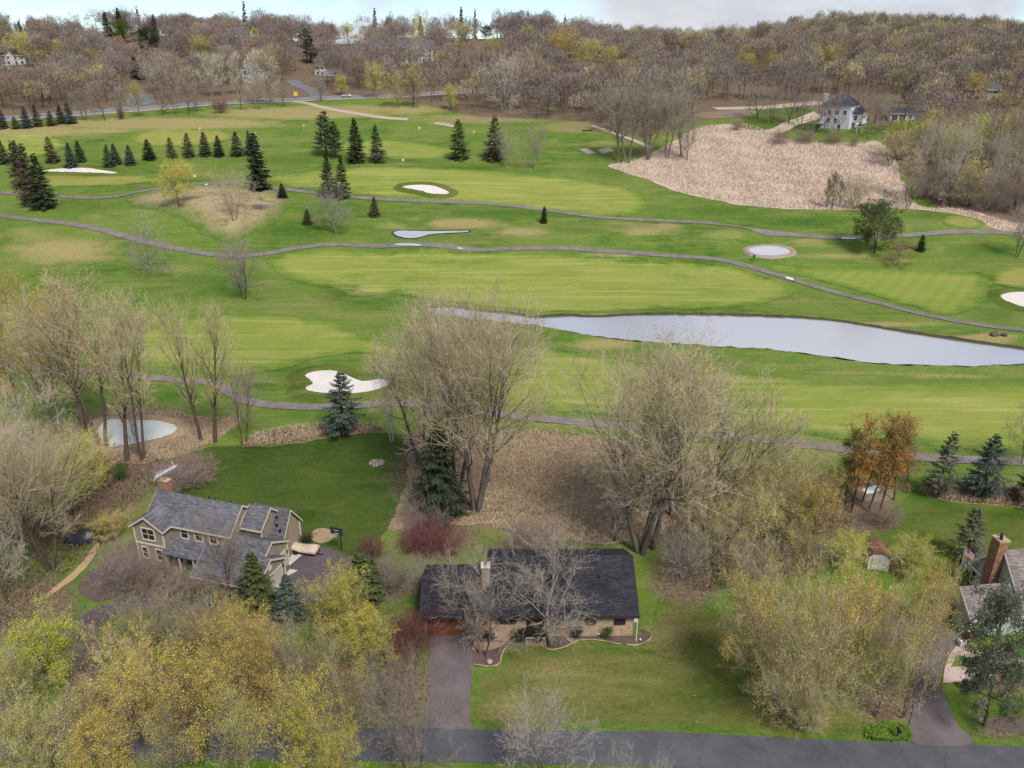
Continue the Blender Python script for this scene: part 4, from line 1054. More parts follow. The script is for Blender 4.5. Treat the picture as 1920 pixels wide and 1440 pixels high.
# --- houses half hidden in the far woods
def far_house(px, py, rz, w, d, e, r, wall, roof, label, floors=2, nwin=4):
    p = P(px, py)
    h = thing("house", label, "house", p, rz)
    MB().prism(gable_poly(d / 2, e + r, 0, e, d, e, -1.0), 'x', -w / 2, w / 2).prism([(-w * 0.22, -1), (w * 0.12, -1), (w * 0.12, e - 0.4), (-w * 0.05, e + r * 0.55), (-w * 0.22, e - 0.4)], 'y', -1.6, 0.2).obj("wall", wall, h)
    slab_roof(h, 'x', -w / 2 - 0.5, w / 2 + 0.5, d / 2, e + r + 0.1, -0.6, e - 0.15, d + 0.6, e - 0.15, roof, M_WHITE, 0.25)
    slab_roof(h, 'y', -2.0, d / 2 - 0.3, -w * 0.05, e + r * 0.55 + 0.1, -w * 0.22 - 0.5, e - 0.6, w * 0.12 + 0.5, e - 0.6, roof, M_WHITE, 0.22)
    for f in range(floors):
        for i in range(nwin):
            x = -w / 2 + w * (i + 0.5) / nwin
            on = -w * 0.22 < x < w * 0.12
            window(h, '-y', -1.6 if on else 0, x, 1.5 + 2.8 * f, 1.5, 1.6, M_WHITE, (0, 1), 0.15)
    return h
M_BLUEGREY = siding_mat("blue_grey_siding", (0.34, 0.38, 0.46)); M_BEIGE = siding_mat("beige_siding", (0.42, 0.37, 0.30))
far_house(26, 122, R(8), 14, 9, 5.6, 3.4, M_WHITESIDE, M_DARKROOF, "white house with a dark roof high in the left woods")
far_house(8, 160, R(-6), 16, 10, 5.8, 3.0, M_BEIGE, M_BROWNROOF, "beige house with tall white windows at the left edge of the woods")
far_house(62, 158, R(12), 15, 9, 5.2, 3.0, M_BEIGE, M_GREYROOF, "beige gabled house with a grey roof in the left woods")
far_house(476, 152, R(5), 12, 9, 5.6, 3.0, M_BLUEGREY, M_GREYROOF, "blue grey house behind pale bare trees above the highway")
far_house(346, 140, R(0), 11, 8, 5.2, 2.6, M_WHITESIDE, M_GREYROOF, "small white house glimpsed between trees left of the blue grey house")
far_house(612, 142, R(-8), 14, 9, 5.6, 3.0, M_WHITESIDE, M_GREYROOF, "white house glimpsed above the side road")
far_house(782, 118, R(10), 20, 11, 8.5, 4.0, M_WHITESIDE, M_GREYROOF, "large pale house high in the middle of the woods", 3, 5)
far_house(1258, 128, R(4), 26, 9, 3.0, 2.0, M_BEIGE, M_BROWNROOF, "long low beige house behind the skyline trees", 1, 6)
far_house(1838, 188, R(-25), 15, 10, 5.0, 3.0, M_BEIGE, M_GREYROOF, "beige house hidden in the right woods beside a yellow tree")
# ------------------------------------------------------------------ trees: prototypes
def veg_mat(name, key, rough=0.9, leaf=False, default=(0.2, 0.18, 0.15)):
    """colour comes from a property of the tree itself, varied from twig to twig"""
    m, t, o = new_mat(name)
    a = t.nodes.new("ShaderNodeAttribute"); a.attribute_type = 'OBJECT'; a.attribute_name = key
    r_ = attr(t, "rnd")
    k = ramp(t, r_.outputs['Fac'], [(0.68,) * 3, (1.0,) * 3, (1.28,) * 3] if leaf else [(0.72,) * 3, (1.0,) * 3, (1.25,) * 3])
    c = mixc(t, 1.0, a.outputs['Color'], k, 'MULTIPLY')
    if leaf:
        # opening leaves drift between two hues of the tree's own
        a2 = t.nodes.new("ShaderNodeAttribute"); a2.attribute_type = 'OBJECT'; a2.attribute_name = key + "_b"
        c = mixc(t, 1.0, mixc(t, ramp(t, r_.outputs['Fac'], [(0, 0, 0), (1, 1, 1)], [0.3, 0.7]), a.outputs['Color'], a2.outputs['Color']), k, 'MULTIPLY')
        d = t.nodes.new("ShaderNodeBsdfDiffuse"); t.links.new(c, d.inputs[0])
        tr = t.nodes.new("ShaderNodeBsdfTranslucent"); t.links.new(c, tr.inputs[0])
        mx_ = t.nodes.new("ShaderNodeMixShader"); mx_.inputs[0].default_value = 0.3
        t.links.new(d.outputs[0], mx_.inputs[1]); t.links.new(tr.outputs[0], mx_.inputs[2])
        t.links.new(mx_.outputs[0], o.inputs[0])
    else:
        d = t.nodes.new("ShaderNodeBsdfDiffuse"); t.links.new(c, d.inputs[0]); t.links.new(d.outputs[0], o.inputs[0])
    return m
V_TWIG = veg_mat("bare_twigs", "twig_colour")
V_LEAF = veg_mat("budding_leaves", "leaf_colour", leaf=True)

def bark_mat():
    m, t, o = new_mat("tree_bark")
    a = t.nodes.new("ShaderNodeAttribute"); a.attribute_type = 'OBJECT'; a.attribute_name = "bark_colour"
    n = noise(t, mapping(t, objc(t), (3, 3, 0.7)), 1.0, 6, 0.7)
    k = ramp(t, n, [(0.55,) * 3, (1.3,) * 3], [0.3, 0.7])
    surf(t, o, mixc(t, 1.0, a.outputs['Color'], k, 'MULTIPLY'), 0.95, 0.1, n, 0.05)
    return m
V_BARK = bark_mat()

def _norm(v): return v / (np.linalg.norm(v, axis=-1, keepdims=True) + 1e-9)

def _rotdir(par, ang, az):
    """unit vectors at angle ang from par, azimuth az round it"""
    ref = np.where(np.abs(par[:, 2:3]) < 0.9, np.array([[0, 0, 1.0]]), np.array([[1.0, 0, 0]]))
    u = _norm(np.cross(par, ref)); w = np.cross(par, u)
    return _norm(par * np.cos(ang)[:, None] + (u * np.cos(az)[:, None] + w * np.sin(az)[:, None]) * np.sin(ang)[:, None])

def _grow(start, d, length, K, wob, up, rng, droop=0.0):
    n = len(start); pts = np.zeros((n, K, 3)); pts[:, 0] = start; d = d.copy()
    st = (length / (K - 1))[:, None]
    for k in range(1, K):
        d = _norm(d + rng.normal(0, wob, (n, 3)) + np.array([0, 0, up - droop * k / K]))
        pts[:, k] = pts[:, k - 1] + d * st
    return pts

def _tubes(pts, r0, r1, S):
    n, K, _ = pts.shape
    tan = _norm(np.gradient(pts, axis=1)); t0 = tan[:, 0]
    ref = np.where(np.abs(t0[:, 2:3]) < 0.9, np.array([[0, 0, 1.0]]), np.array([[1.0, 0, 0]]))
    u = _norm(np.cross(tan, ref[:, None, :])); w = np.cross(tan, u)
    rad = r0[:, None] + (r1 - r0)[:, None] * np.linspace(0, 1, K)[None, :]
    a = np.arange(S) * 2 * math.pi / S
    v = pts[:, :, None, :] + rad[:, :, None, None] * (u[:, :, None, :] * np.cos(a)[None, None, :, None] + w[:, :, None, :] * np.sin(a)[None, None, :, None])
    idx = np.arange(n * K * S).reshape(n, K, S)
    f = np.stack([idx[:, :-1, :], np.roll(idx, -1, 2)[:, :-1, :], np.roll(idx, -1, 2)[:, 1:, :], idx[:, 1:, :]], -1).reshape(-1, 4)
    return v.reshape(-1, 3), f

def _twigs(start, d, length, wid, rng):
    """a twig: one slender bent blade of two quads"""
    n = len(start)
    side = _norm(np.cross(d, rng.normal(0, 1, (n, 3))))
    mid = start + d * (length * 0.5)[:, None]
    d2 = _norm(d + rng.normal(0, 0.22, (n, 3)) + np.array([0, 0, 0.08]))
    tip = mid + d2 * (length * 0.5)[:, None]
    w = (side * wid[:, None])
    v = np.stack([start - w * .5, start + w * .5, mid + w * .36, mid - w * .36, tip + w * .15, tip - w * .15], 1).reshape(-1, 3)
    b = np.arange(n)[:, None] * 6
    f = np.concatenate([b + np.array([0, 1, 2, 3]), b + np.array([3, 2, 4, 5])], 0)
    return v, f, tip, mid

def _leaves(c, size, rng, elong=1.0, flat=0.0):
    n = len(c)
    a = _norm(rng.normal(0, 1, (n, 3)) * np.array([1, 1, 1 - flat])); b = _norm(np.cross(a, rng.normal(0, 1, (n, 3))))
    s = size * rng.uniform(0.6, 1.35, n)
    a = a * (s * elong)[:, None]; b = b * s[:, None]
    v = np.stack([c - a * .5, c + b * .42, c + a * .55, c - b * .42], 1).reshape(-1, 3)
    return v, np.arange(n * 4).reshape(n, 4)

PROTO = {}
def proto(key, H, R_, trunk, crown):
    """trunk = (v, f); crown = list of (v, f, slot, rnd)"""
    tv, tf = trunk
    allp = crown[0][0] if crown else tv
    if crown: allp = np.concatenate([c[0] for c in crown])
    top = np.percentile(allp[:, 2], 99.7)
    rad = np.percentile(np.hypot(allp[:, 0], allp[:, 1]), 94)
    sz, sr = H / top, R_ / rad
    S = np.array([sr, sr, sz])
    tme = mesh_obj("trunk", tv * S, tf, V_BARK, smooth=True)
    v, f, mi, rn, b = [], [], [], [], 0
    for (cv, cf, slot, cr_) in crown:
        v.append(cv * S); f.append(cf + b); mi.append(np.full(len(cf), slot)); rn.append(cr_); b += len(cv)
    cme = mesh_obj("crown", np.concatenate(v), np.concatenate(f), mats=[V_TWIG, V_LEAF], midx=np.concatenate(mi), attrs={"rnd": np.concatenate(rn)})
    PROTO[key] = (H, R_, tme.data, cme.data)
    for o in (tme, cme): bpy.data.objects.remove(o)

def broadleaf(key, seed, H=18, R_=6, stems=1, spread=0.12, clear=0.25, n1=13, n2=9, n3=8, n4=6, a1=52, shape='round', up=0.06,
              leaf=0, lsize=0.2, lspread=0.25, r0=None, twig_w=0.05, droop=0.0, wob=0.12, elong=1.0, clump=0, stem_h=0.86, lmin=0.0):
    rng = np.random.default_rng(seed)
    r0 = r0 or 0.018 * H
    az = np.arange(stems) * 2 * math.pi / stems + rng.uniform(0, 6)
    st = np.column_stack([np.cos(az), np.sin(az), az * 0]) * (0.35 if stems > 1 else 0.0)
    st[:, 2] = -0.3
    d0 = np.column_stack([np.cos(az) * spread * rng.uniform(.6, 1.4, stems), np.sin(az) * spread * rng.uniform(.6, 1.4, stems), np.ones(stems)])
    l0 = H * stem_h * rng.uniform(0.86, 1.0, stems)
    p0 = _grow(st, _norm(d0), l0, 9, 0.05, 0.03, rng)
    rr = np.full(stems, r0 * (1 if stems == 1 else 0.72))
    tv, tf = _tubes(p0, rr, rr * 0.16, 8)
    # root flare
    low = tv[:, 2] < 0.5
    c0 = np.repeat(p0[:, 0], 1, 0)
    def child(par, prad, n, tmin, tmax, jit=0.5):
        m, K, _ = par.shape
        t = (np.tile((np.arange(n) + rng.uniform(-jit, jit, (m, n))), 1) / max(n - 1, 1)) * (tmax - tmin) + tmin
        t = np.clip(t, tmin * 0.9, 0.995)
        q = t * (K - 1); i = np.minimum(q.astype(int), K - 2); fr = (q - i)[..., None]
        ar = np.arange(m)[:, None]
        pos = par[ar, i] * (1 - fr) + par[ar, i + 1] * fr
        tan = _norm(par[ar, i + 1] - par[ar, i])
        return pos.reshape(-1, 3), tan.reshape(-1, 3), t.ravel(), np.repeat(np.arange(m), n)
    # limbs
    s1, t1, q1, o1 = child(p0, rr, n1, clear, 0.97)
    tt = np.clip((q1 - clear) / (1 - clear), 0, 1)
    if shape == 'round': prof = np.sqrt(np.clip(1 - (np.clip(tt, 0, 1) * 1.05 - 0.35) ** 2 / 0.62, 0.05, 1))
    elif shape == 'vase': prof = 0.75 + 0.35 * tt - 0.6 * tt ** 4
    elif shape == 'cone': prof = 1.05 - 0.85 * tt
    else: prof = (0.9 - 0.35 * tt) * (0.65 + 0.7 * np.abs(np.sin(np.arange(len(tt)) * 2.7)))
    ang = R(a1) * (1.12 - 0.62 * tt) * rng.uniform(0.8, 1.2, len(s1))
    azs = np.arange(len(s1)) * 2.399 + rng.uniform(-.5, .5, len(s1))
    d1 = _rotdir(t1, ang, azs)
    l1 = R_ * 1.05 * prof * rng.uniform(0.75, 1.15, len(s1)) / np.clip(np.sin(ang), 0.55, 1)
    p1 = _grow(s1, d1, l1, 7, wob, up, rng, droop)
    ra1 = np.clip(rr[o1] * (1 - 0.8 * q1) * 0.55, r0 * 0.08, None)
    v1, f1 = _tubes(p1, ra1, ra1 * 0.18, 5)
    tv2 = np.concatenate([tv, v1]); tf2 = np.concatenate([tf, f1 + len(tv)])
    crown = []
    # branches
    s2, t2, q2, o2 = child(p1, ra1, n2, 0.22, 0.98)
    d2 = _rotdir(t2, R(42) * rng.uniform(0.6, 1.3, len(s2)), rng.uniform(0, 6.28, len(s2)))
    l2 = l1[o2] * 0.50 * (1.15 - 0.6 * q2) * rng.uniform(0.7, 1.25, len(s2))
    p2 = _grow(s2, d2, l2, 4, wob * 1.2, up, rng, droop * 1.6)
    ra2 = np.clip(ra1[o2] * 0.42, twig_w * 0.5, None)
    v2, f2 = _tubes(p2, ra2, ra2 * 0.3, 3)
    crown.append((v2, f2, 0, np.repeat(rng.uniform(0.4, 1.0, len(p2)), 12)))
    s3, t3, q3, o3 = child(p2, ra2, n3, 0.15, 1.0)
    d3 = _rotdir(t3, R(40) * rng.uniform(0.5, 1.4, len(s3)), rng.uniform(0, 6.28, len(s3)))
    d3 = _norm(d3 + np.array([0, 0, up * 1.5 - droop * 0.9]))
    l3 = np.clip(l2[o3] * 0.55 * rng.uniform(0.6, 1.3, len(s3)), 0.3, None)
    v3, f3, tip3, mid3 = _twigs(s3, d3, l3, np.full(len(s3), twig_w), rng)
    crown.append((v3, f3, 0, np.repeat(rng.uniform(0, 1, len(s3)), 6)))
    ends = tip3
    if n4:
        k = rng.uniform(0.25, 1, (len(s3), n4)); k = k[..., None]
        s4 = np.where(k < 0.5, s3[:, None] + (mid3 - s3)[:, None] * (k * 2), mid3[:, None] + (tip3 - mid3)[:, None] * (k * 2 - 1)).reshape(-1, 3)
        d4 = _rotdir(np.repeat(d3, n4, 0), R(38) * rng.uniform(0.5, 1.5, len(s4)), rng.uniform(0, 6.28, len(s4)))
        d4 = _norm(d4 + np.array([0, 0, up * 1.5 - droop]))
        l4 = np.clip(np.repeat(l3, n4) * 0.6 * rng.uniform(0.5, 1.2, len(s4)), 0.2, None)
        v4, f4, tip4, mid4 = _twigs(s4, d4, l4, np.full(len(s4), twig_w * 0.62), rng)
        # the far end as a single quad is enough for the finest twigs
        crown.append((v4, f4[:len(s4)] if not leaf else f4, 0, np.repeat(rng.uniform(0, 1, len(s4)), 6)))
        ends = np.concatenate([tip4, mid4])
    if leaf:
        if clump:
            base = ends[rng.integers(0, len(ends), max(1, leaf // clump))]
            c = np.repeat(base, clump, 0) + rng.normal(0, lspread, (len(base) * clump, 3))
            rn = np.clip(np.repeat(rng.uniform(0.1, 0.9, len(base)), clump) + rng.normal(0, 0.15, len(c)), 0, 1)
        else:
            c = ends[rng.integers(0, len(ends), leaf)] + rng.normal(0, lspread, (leaf, 3))
            # leaf colour drifts over the crown in clumps
            fr = rng.normal(0, 0.5, (3, 3)); ph = rng.uniform(0, 6, 3)
            rn = 0.5 + 0.17 * np.sin(c @ fr.T + ph).sum(1) + rng.normal(0, 0.2, len(c))
            rn = np.clip(rn, 0, 1)
        v5, f5 = _leaves(c, lsize, rng, elong)
        crown.append((v5, f5, 1, np.repeat(rn, 4)))
    proto(key, H, R_, (tv2, tf2), crown)

def spruce(key, seed, H=10, R_=2.6, levels=26, per=8, droop=0.35, bare=0.04, gap=0.0, needles=16, wid=0.16, taper=0.9, ragged=0.14):
    rng = np.random.default_rng(seed)
    p0 = _grow(np.array([[0, 0, -0.3]]), np.array([[0, 0, 1.0]]), np.array([H * 0.985]), 8, 0.008, 0.0, rng)
    tv, tf = _tubes(p0, np.array([0.018 * H + 0.05]), np.array([0.02]), 7)
    st, dr, ln = [], [], []
    for k in range(levels):
        f = k / (levels - 1)
        z = H * (bare + (0.985 - bare) * f ** 0.93)
        r = R_ * (1 - f) ** taper + 0.05 * R_
        if k < 2: r *= 0.85
        n = max(4, int(per * (1 - 0.4 * f)))
        for i in range(n):
            if rng.uniform() < gap: continue
            a = (i + 0.5 * (k % 2)) * 2 * math.pi / n + rng.normal(0, 0.2)
            rr = r * rng.uniform(1 - 2 * ragged, 1 + ragged)
            dz = -droop * (1 - f) + 0.45 * f
            st.append((0, 0, z + rng.normal(0, 0.012 * H))); dr.append((math.cos(a), math.sin(a), dz)); ln.append(rr)
    st, dr, ln = np.array(st), _norm(np.array(dr)), np.array(ln)
    lt = np.repeat(ln, 1)
    bv, bf = _tubes(_grow(st, dr, ln * 0.92, 3, 0.03, 0.06, rng), np.full(len(st), 0.02 + 0.002 * H), np.full(len(st), 0.01), 3)
    crown = [(bv, bf, 0, np.full(len(bv), 0.3))]
    # needle sprays: slender blades along each branch, fanning outward and hanging a little
    m = needles
    t = np.tile(np.linspace(0.16, 1.0, m), (len(st), 1)) + rng.normal(0, 0.03, (len(st), m))
    c = st[:, None] + dr[:, None] * (ln[:, None] * t)[..., None]
    c[..., 2] += (0.10 * t ** 2 * ln[:, None])
    side = np.where(np.arange(m) % 2 == 0, 1, -1)[None, :] * rng.uniform(0.35, 1.1, (len(st), m))
    perp = np.stack([-dr[:, 1], dr[:, 0], dr[:, 2] * 0], -1)
    nd = _norm(dr[:, None] * rng.uniform(0.5, 1.0, (len(st), m))[..., None] + perp[:, None] * side[..., None] + np.array([0, 0, -0.22]) + rng.normal(0, 0.12, (len(st), m, 3)))
    nl = np.clip((1.2 - t) * ln[:, None] * 0.55, 0.14 * R_, None) * rng.uniform(0.7, 1.2, t.shape)
    c, nd, nl = c.reshape(-1, 3), nd.reshape(-1, 3), nl.ravel()
    sd = _norm(np.cross(nd, np.array([[0, 0, 1.0]]) + rng.normal(0, 0.35, nd.shape))) * (wid * rng.uniform(0.7, 1.4, len(c)))[:, None]
    mid = c + nd * (nl * 0.5)[:, None]; tip = c + nd * nl[:, None] + np.array([0, 0, -0.04 * R_])
    v = np.stack([c, mid + sd, tip, mid - sd], 1).reshape(-1, 3)
    rn = np.clip(np.repeat(np.repeat(rng.uniform(0.15, 0.75, len(st)), m) * 0.8 + 0.12 * np.tile(np.linspace(0, 1, m), len(st)) + rng.normal(0, 0.1, len(c)), 4), 0, 1)
    crown.append((v, np.arange(len(v)).reshape(-1, 4), 1, rn))
    proto(key, H, R_, (tv, tf), crown)

# near, detailed
broadleaf("cotton_a", 11, 26, 8, stems=4, spread=0.20, clear=0.36, n1=14, n2=9, n3=7, n4=5, a1=40, shape='vase', up=0.12, leaf=9000, lsize=0.12, lspread=0.3, twig_w=0.04, r0=0.5)
broadleaf("cotton_b", 12, 26, 9, stems=3, spread=0.26, clear=0.36, n1=15, n2=9, n3=7, n4=5, a1=46, shape='vase', up=0.10, leaf=9000, lsize=0.12, lspread=0.3, twig_w=0.04, r0=0.62)
broadleaf("cotton_c", 13, 22, 5, stems=1, clear=0.36, n1=15, n2=8, n3=7, n4=4, a1=40, shape='vase', up=0.12, leaf=4500, lsize=0.12, lspread=0.25, twig_w=0.042, r0=0.40)
broadleaf("cotton_d", 14, 22, 5.5, stems=2, spread=0.16, clear=0.42, n1=11, n2=8, n3=7, n4=4, a1=42, shape='vase', up=0.10, leaf=4000, lsize=0.12, lspread=0.25, twig_w=0.045, r0=0.42)
broadleaf("bare_a", 21, 11, 5.5, stems=1, clear=0.22, n1=13, n2=10, n3=9, n4=6, a1=58, shape='round', up=0.05, twig_w=0.035, r0=0.25)
broadleaf("bare_b", 22, 11, 5, stems=2, spread=0.35, clear=0.22, n1=10, n2=9, n3=9, n4=6, a1=55, shape='round', up=0.05, twig_w=0.035, r0=0.25)
broadleaf("bud_a", 31, 11, 4.5, stems=3, spread=0.25, clear=0.22, n1=9, n2=8, n3=7, n4=4, a1=50, shape='round', leaf=22000, lsize=0.14, lspread=0.22, clump=6, twig_w=0.036, r0=0.2)
broadleaf("bud_b", 32, 11, 4.5, stems=1, clear=0.2, n1=14, n2=9, n3=8, n4=4, a1=52, shape='round', leaf=20000, lsize=0.14, lspread=0.22, clump=6, twig_w=0.036, r0=0.2)
broadleaf("bud_c", 33, 11, 5.5, stems=6, spread=0.5, clear=0.15, n1=8, n2=7, n3=7, n4=4, a1=48, shape='vase', leaf=12000, lsize=0.13, lspread=0.24, clump=5, twig_w=0.036, r0=0.18)
broadleaf("bud_d", 36, 11, 4.2, stems=2, spread=0.3, clear=0.3, n1=11, n2=8, n3=7, n4=3, a1=46, shape='round', up=0.09, leaf=8000, lsize=0.13, lspread=0.25, twig_w=0.038, r0=0.22)
broadleaf("willow", 34, 15, 5.5, stems=2, spread=0.2, clear=0.25, n1=11, n2=9, n3=8, n4=4, a1=55, shape='round', leaf=13000, lsize=0.14, lspread=0.25, twig_w=0.036, droop=0.30, elong=1.8)
broadleaf("birch", 35, 10, 2.6, stems=4, spread=0.24, clear=0.3, n1=10, n2=6, n3=6, n4=3, a1=36, shape='vase', up=0.06, twig_w=0.03, r0=0.13)
broadleaf("shrub", 41, 3, 2.2, stems=9, spread=0.7, clear=0.1, n1=7, n2=6, n3=6, n4=3, a1=40, shape='vase', leaf=2500, lsize=0.09, lspread=0.12, twig_w=0.025, r0=0.05)
broadleaf("brush", 42, 4, 3.2, stems=10, spread=0.8, clear=0.08, n1=8, n2=7, n3=6, n4=3, a1=44, shape='vase', twig_w=0.028, r0=0.05)
broadleaf("evergreen_bush", 43, 2, 1.3, stems=6, spread=0.5, clear=0.05, n1=7, n2=6, n3=5, n4=2, a1=50, shape='round', leaf=5000, lsize=0.13, lspread=0.10, twig_w=0.03, r0=0.04)
broadleaf("red_pine", 44, 15, 2.4, stems=1, clear=0.34, n1=22, n2=6, n3=5, n4=0, a1=74, shape='sparse', up=0.08, leaf=5000, lsize=0.11, lspread=0.30, twig_w=0.045, r0=0.2, clump=12, elong=3.0, stem_h=0.98)
broadleaf("scots_pine", 45, 13, 4.5, stems=2, spread=0.1, clear=0.26, n1=13, n2=8, n3=6, n4=0, a1=64, shape='round', up=0.05, leaf=16000, lsize=0.17, lspread=0.36, twig_w=0.06, r0=0.28, clump=18, elong=2.2)
broadleaf("tuft_pine", 46, 15, 3.6, stems=1, clear=0.24, n1=26, n2=7, n3=6, n4=0, a1=80, shape='round', up=0.04, leaf=17000, lsize=0.14, lspread=0.30, twig_w=0.045, r0=0.24, clump=14, elong=2.8, stem_h=0.98)
spruce("spruce_a", 51, 10, 2.6, 26, 9, needles=24, wid=0.09)
spruce("spruce_b", 52, 10, 2.9, 22, 8, droop=0.45, gap=0.12, needles=24, wid=0.085, bare=0.10, ragged=0.2)
spruce("spruce_c", 53, 12, 2.0, 32, 9, droop=0.55, needles=16, wid=0.15, taper=0.55, ragged=0.22)
spruce("spruce_d", 55, 10, 2.5, 22, 7, droop=0.16, gap=0.20, needles=30, wid=0.055, bare=0.17, ragged=0.25, taper=0.8)
spruce("white_pine", 54, 14, 3.6, 24, 8, droop=0.10, gap=0.25, needles=34, wid=0.085, bare=0.20, taper=0.62, ragged=0.3)
# far, lighter
broadleaf("far_a", 61, 14, 6, stems=1, clear=0.22, n1=13, n2=8, n3=8, n4=4, a1=62, shape='round', twig_w=0.065, r0=0.28)
broadleaf("far_b", 62, 14, 6, stems=2, spread=0.2, clear=0.22, n1=9, n2=8, n3=8, n4=4, a1=60, shape='round', twig_w=0.065, r0=0.28)
broadleaf("far_c", 63, 14, 5, stems=1, clear=0.3, n1=12, n2=8, n3=7, n4=2, a1=46, shape='round', leaf=2600, lsize=0.34, lspread=0.35, twig_w=0.075, r0=0.26)
broadleaf("far_d", 64, 16, 4.5, stems=2, spread=0.15, clear=0.28, n1=9, n2=7, n3=7, n4=3, a1=38, shape='vase', up=0.1, leaf=900, lsize=0.3, lspread=0.3, twig_w=0.075, r0=0.26)
broadleaf("far_e", 65, 16, 3.6, stems=3, spread=0.13, clear=0.3, n1=8, n2=6, n3=6, n4=2, a1=34, shape='vase', up=0.1, leaf=1200, lsize=0.28, lspread=0.3, twig_w=0.07, r0=0.22)

# colours (real-world base colours of bark, twigs, opening leaves)
TW = dict(grey=(0.29, 0.25, 0.21), pale=(0.41, 0.355, 0.285), brown=(0.265, 0.205, 0.165), purple=(0.25, 0.20, 0.178), dark=(0.10, 0.08, 0.068), tan=(0.43, 0.35, 0.245), red=(0.185, 0.075, 0.075), white=(0.58, 0.51, 0.45), rust=(0.30, 0.215, 0.155))
LF = dict(yellow=(0.52, 0.47, 0.07), lime=(0.42, 0.46, 0.055), gold=(0.50, 0.39, 0.085), olive=(0.40, 0.36, 0.09), pale=(0.40, 0.38, 0.14), spruce=(0.095, 0.115, 0.070), blue=(0.100, 0.130, 0.105), dark=(0.056, 0.074, 0.040), brownish=(0.145, 0.125, 0.080), pine=(0.105, 0.135, 0.050), rust=(0.22, 0.20, 0.06), green=(0.12, 0.19, 0.04), red=(0.21, 0.075, 0.08), amber=(0.52, 0.38, 0.04), rustgreen=(0.15, 0.18, 0.055), silver=(0.135, 0.155, 0.098))
LFB = dict(yellow=(0.60, 0.54, 0.11), gold=(0.60, 0.49, 0.13), olive=(0.50, 0.45, 0.13), lime=(0.52, 0.52, 0.07), rust=(0.50, 0.235, 0.07), rustgreen=(0.34, 0.22, 0.075), silver=(0.185, 0.20, 0.135), amber=(0.58, 0.42, 0.05), spruce=(0.125, 0.15, 0.09))
BK = dict(grey=(0.135, 0.115, 0.10), dark=(0.075, 0.062, 0.053), tan=(0.20, 0.165, 0.13), white=(0.52, 0.46, 0.41), brown=(0.11, 0.08, 0.062), pale=(0.26, 0.23, 0.20))

def col3(c, d):
    return d[c] if isinstance(c, str) else c

NAMES = dict(cot="cottonwood_tree", bar="bare_tree", bud="budding_tree", wil="willow_tree", bir="birch_tree", shr="shrub", bru="shrub", eve="evergreen_shrub", red="pine_tree", sco="pine_tree", spr="spruce_tree", whi="pine_tree", tuf="pine_tree", far="bare_tree")

def put_tree(key, base, h, rad, twig='grey', leaf='olive', bark='grey', label=None, cat='tree', group=None, rz=None, lean=None, name=None, vary=0.1):
    H, R_, tme, cme = PROTO[key]
    nm = name or NAMES[key[:3]]
    e = empty(nm, base, RNG.uniform(0, 6.283) if rz is None else rz)
    if not lean: lean = (RNG.normal(0, 0.018), RNG.normal(0, 0.018))
    if lean: 
        e.rotation_euler = (lean[0], lean[1], e.rotation_euler[2])
    e.scale = (rad / R_, rad / R_, h / H)
    for part, me in (("trunk", tme), ("crown", cme)):
        o = bpy.data.objects.new(part, me); COL.objects.link(o); o.parent = e
        if part == "trunk": o["bark_colour"] = [float(q) for q in col3(bark, BK)]
        else:
            j = RNG.uniform(1 - vary, 1 + vary)
            o["twig_colour"] = [float(q) * j for q in col3(twig, TW)]
            lc = col3(leaf, LF)
            o["leaf_colour"] = [float(q) * j for q in lc]
            lb_ = LFB.get(leaf) if isinstance(leaf, str) else None
            o["leaf_colour_b"] = [float(q) * j for q in (lb_ or lc)]
    tag(e, label, cat, group)
    return e

PLACED = []
def tree(key, bx, by, ty, wpx, twig='grey', leaf='olive', bark='grey', label=None, cat='tree', group=None, **k):
    """a tree whose foot, top and crown width are read off the photograph"""
    p = P(bx, by)
    PLACED.append((bx, by, ty, wpx))
    lo, hi = 0.3, 60.0
    for _ in range(40):
        m = 0.5 * (lo + hi)
        _, y, _ = to_px(p.x, p.y, p.z + m)
        if y > ty: lo = m
        else: hi = m
    _, _, Zm = to_px(p.x, p.y, p.z + lo * 0.6)
    return put_tree(key, p, lo, 0.5 * wpx * Zm / FPX, twig, leaf, bark, label, cat, group, **k)
# ------------------------------------------------------------------ trees: each where it stands
# --- conifers on the course
G1 = "spruces in the row by the highway"
for (x, b, t, w, kk, lf, lb) in [
        (6, 241, 203, 20, 'spruce_a', 'spruce', "dark green spruce at the left end of the row by the highway"),
        (31, 241, 218, 18, 'spruce_b', 'brownish', "thin brownish spruce second from the left by the highway"),
        (51, 240, 200, 20, 'spruce_a', 'blue', "blue green spruce third from the left by the highway"),
        (72, 237, 195, 20, 'spruce_b', 'pine', "yellow green spruce fourth from the left by the highway"),
        (96, 236, 208, 20, 'spruce_b', 'spruce', "short loose spruce in the row by the highway"),
        (116, 232, 196, 18, 'spruce_a', 'pine', "sixth spruce from the left by the highway, slim and green"),
        (133, 232, 192, 22, 'spruce_b', 'blue', "blue spruce at the right end of the row by the highway")]:
    tree(kk, x, b, t, w, 'dark', lf, 'dark', lb, 'spruce', G1)
G2 = "spruces lining the upper fairway"
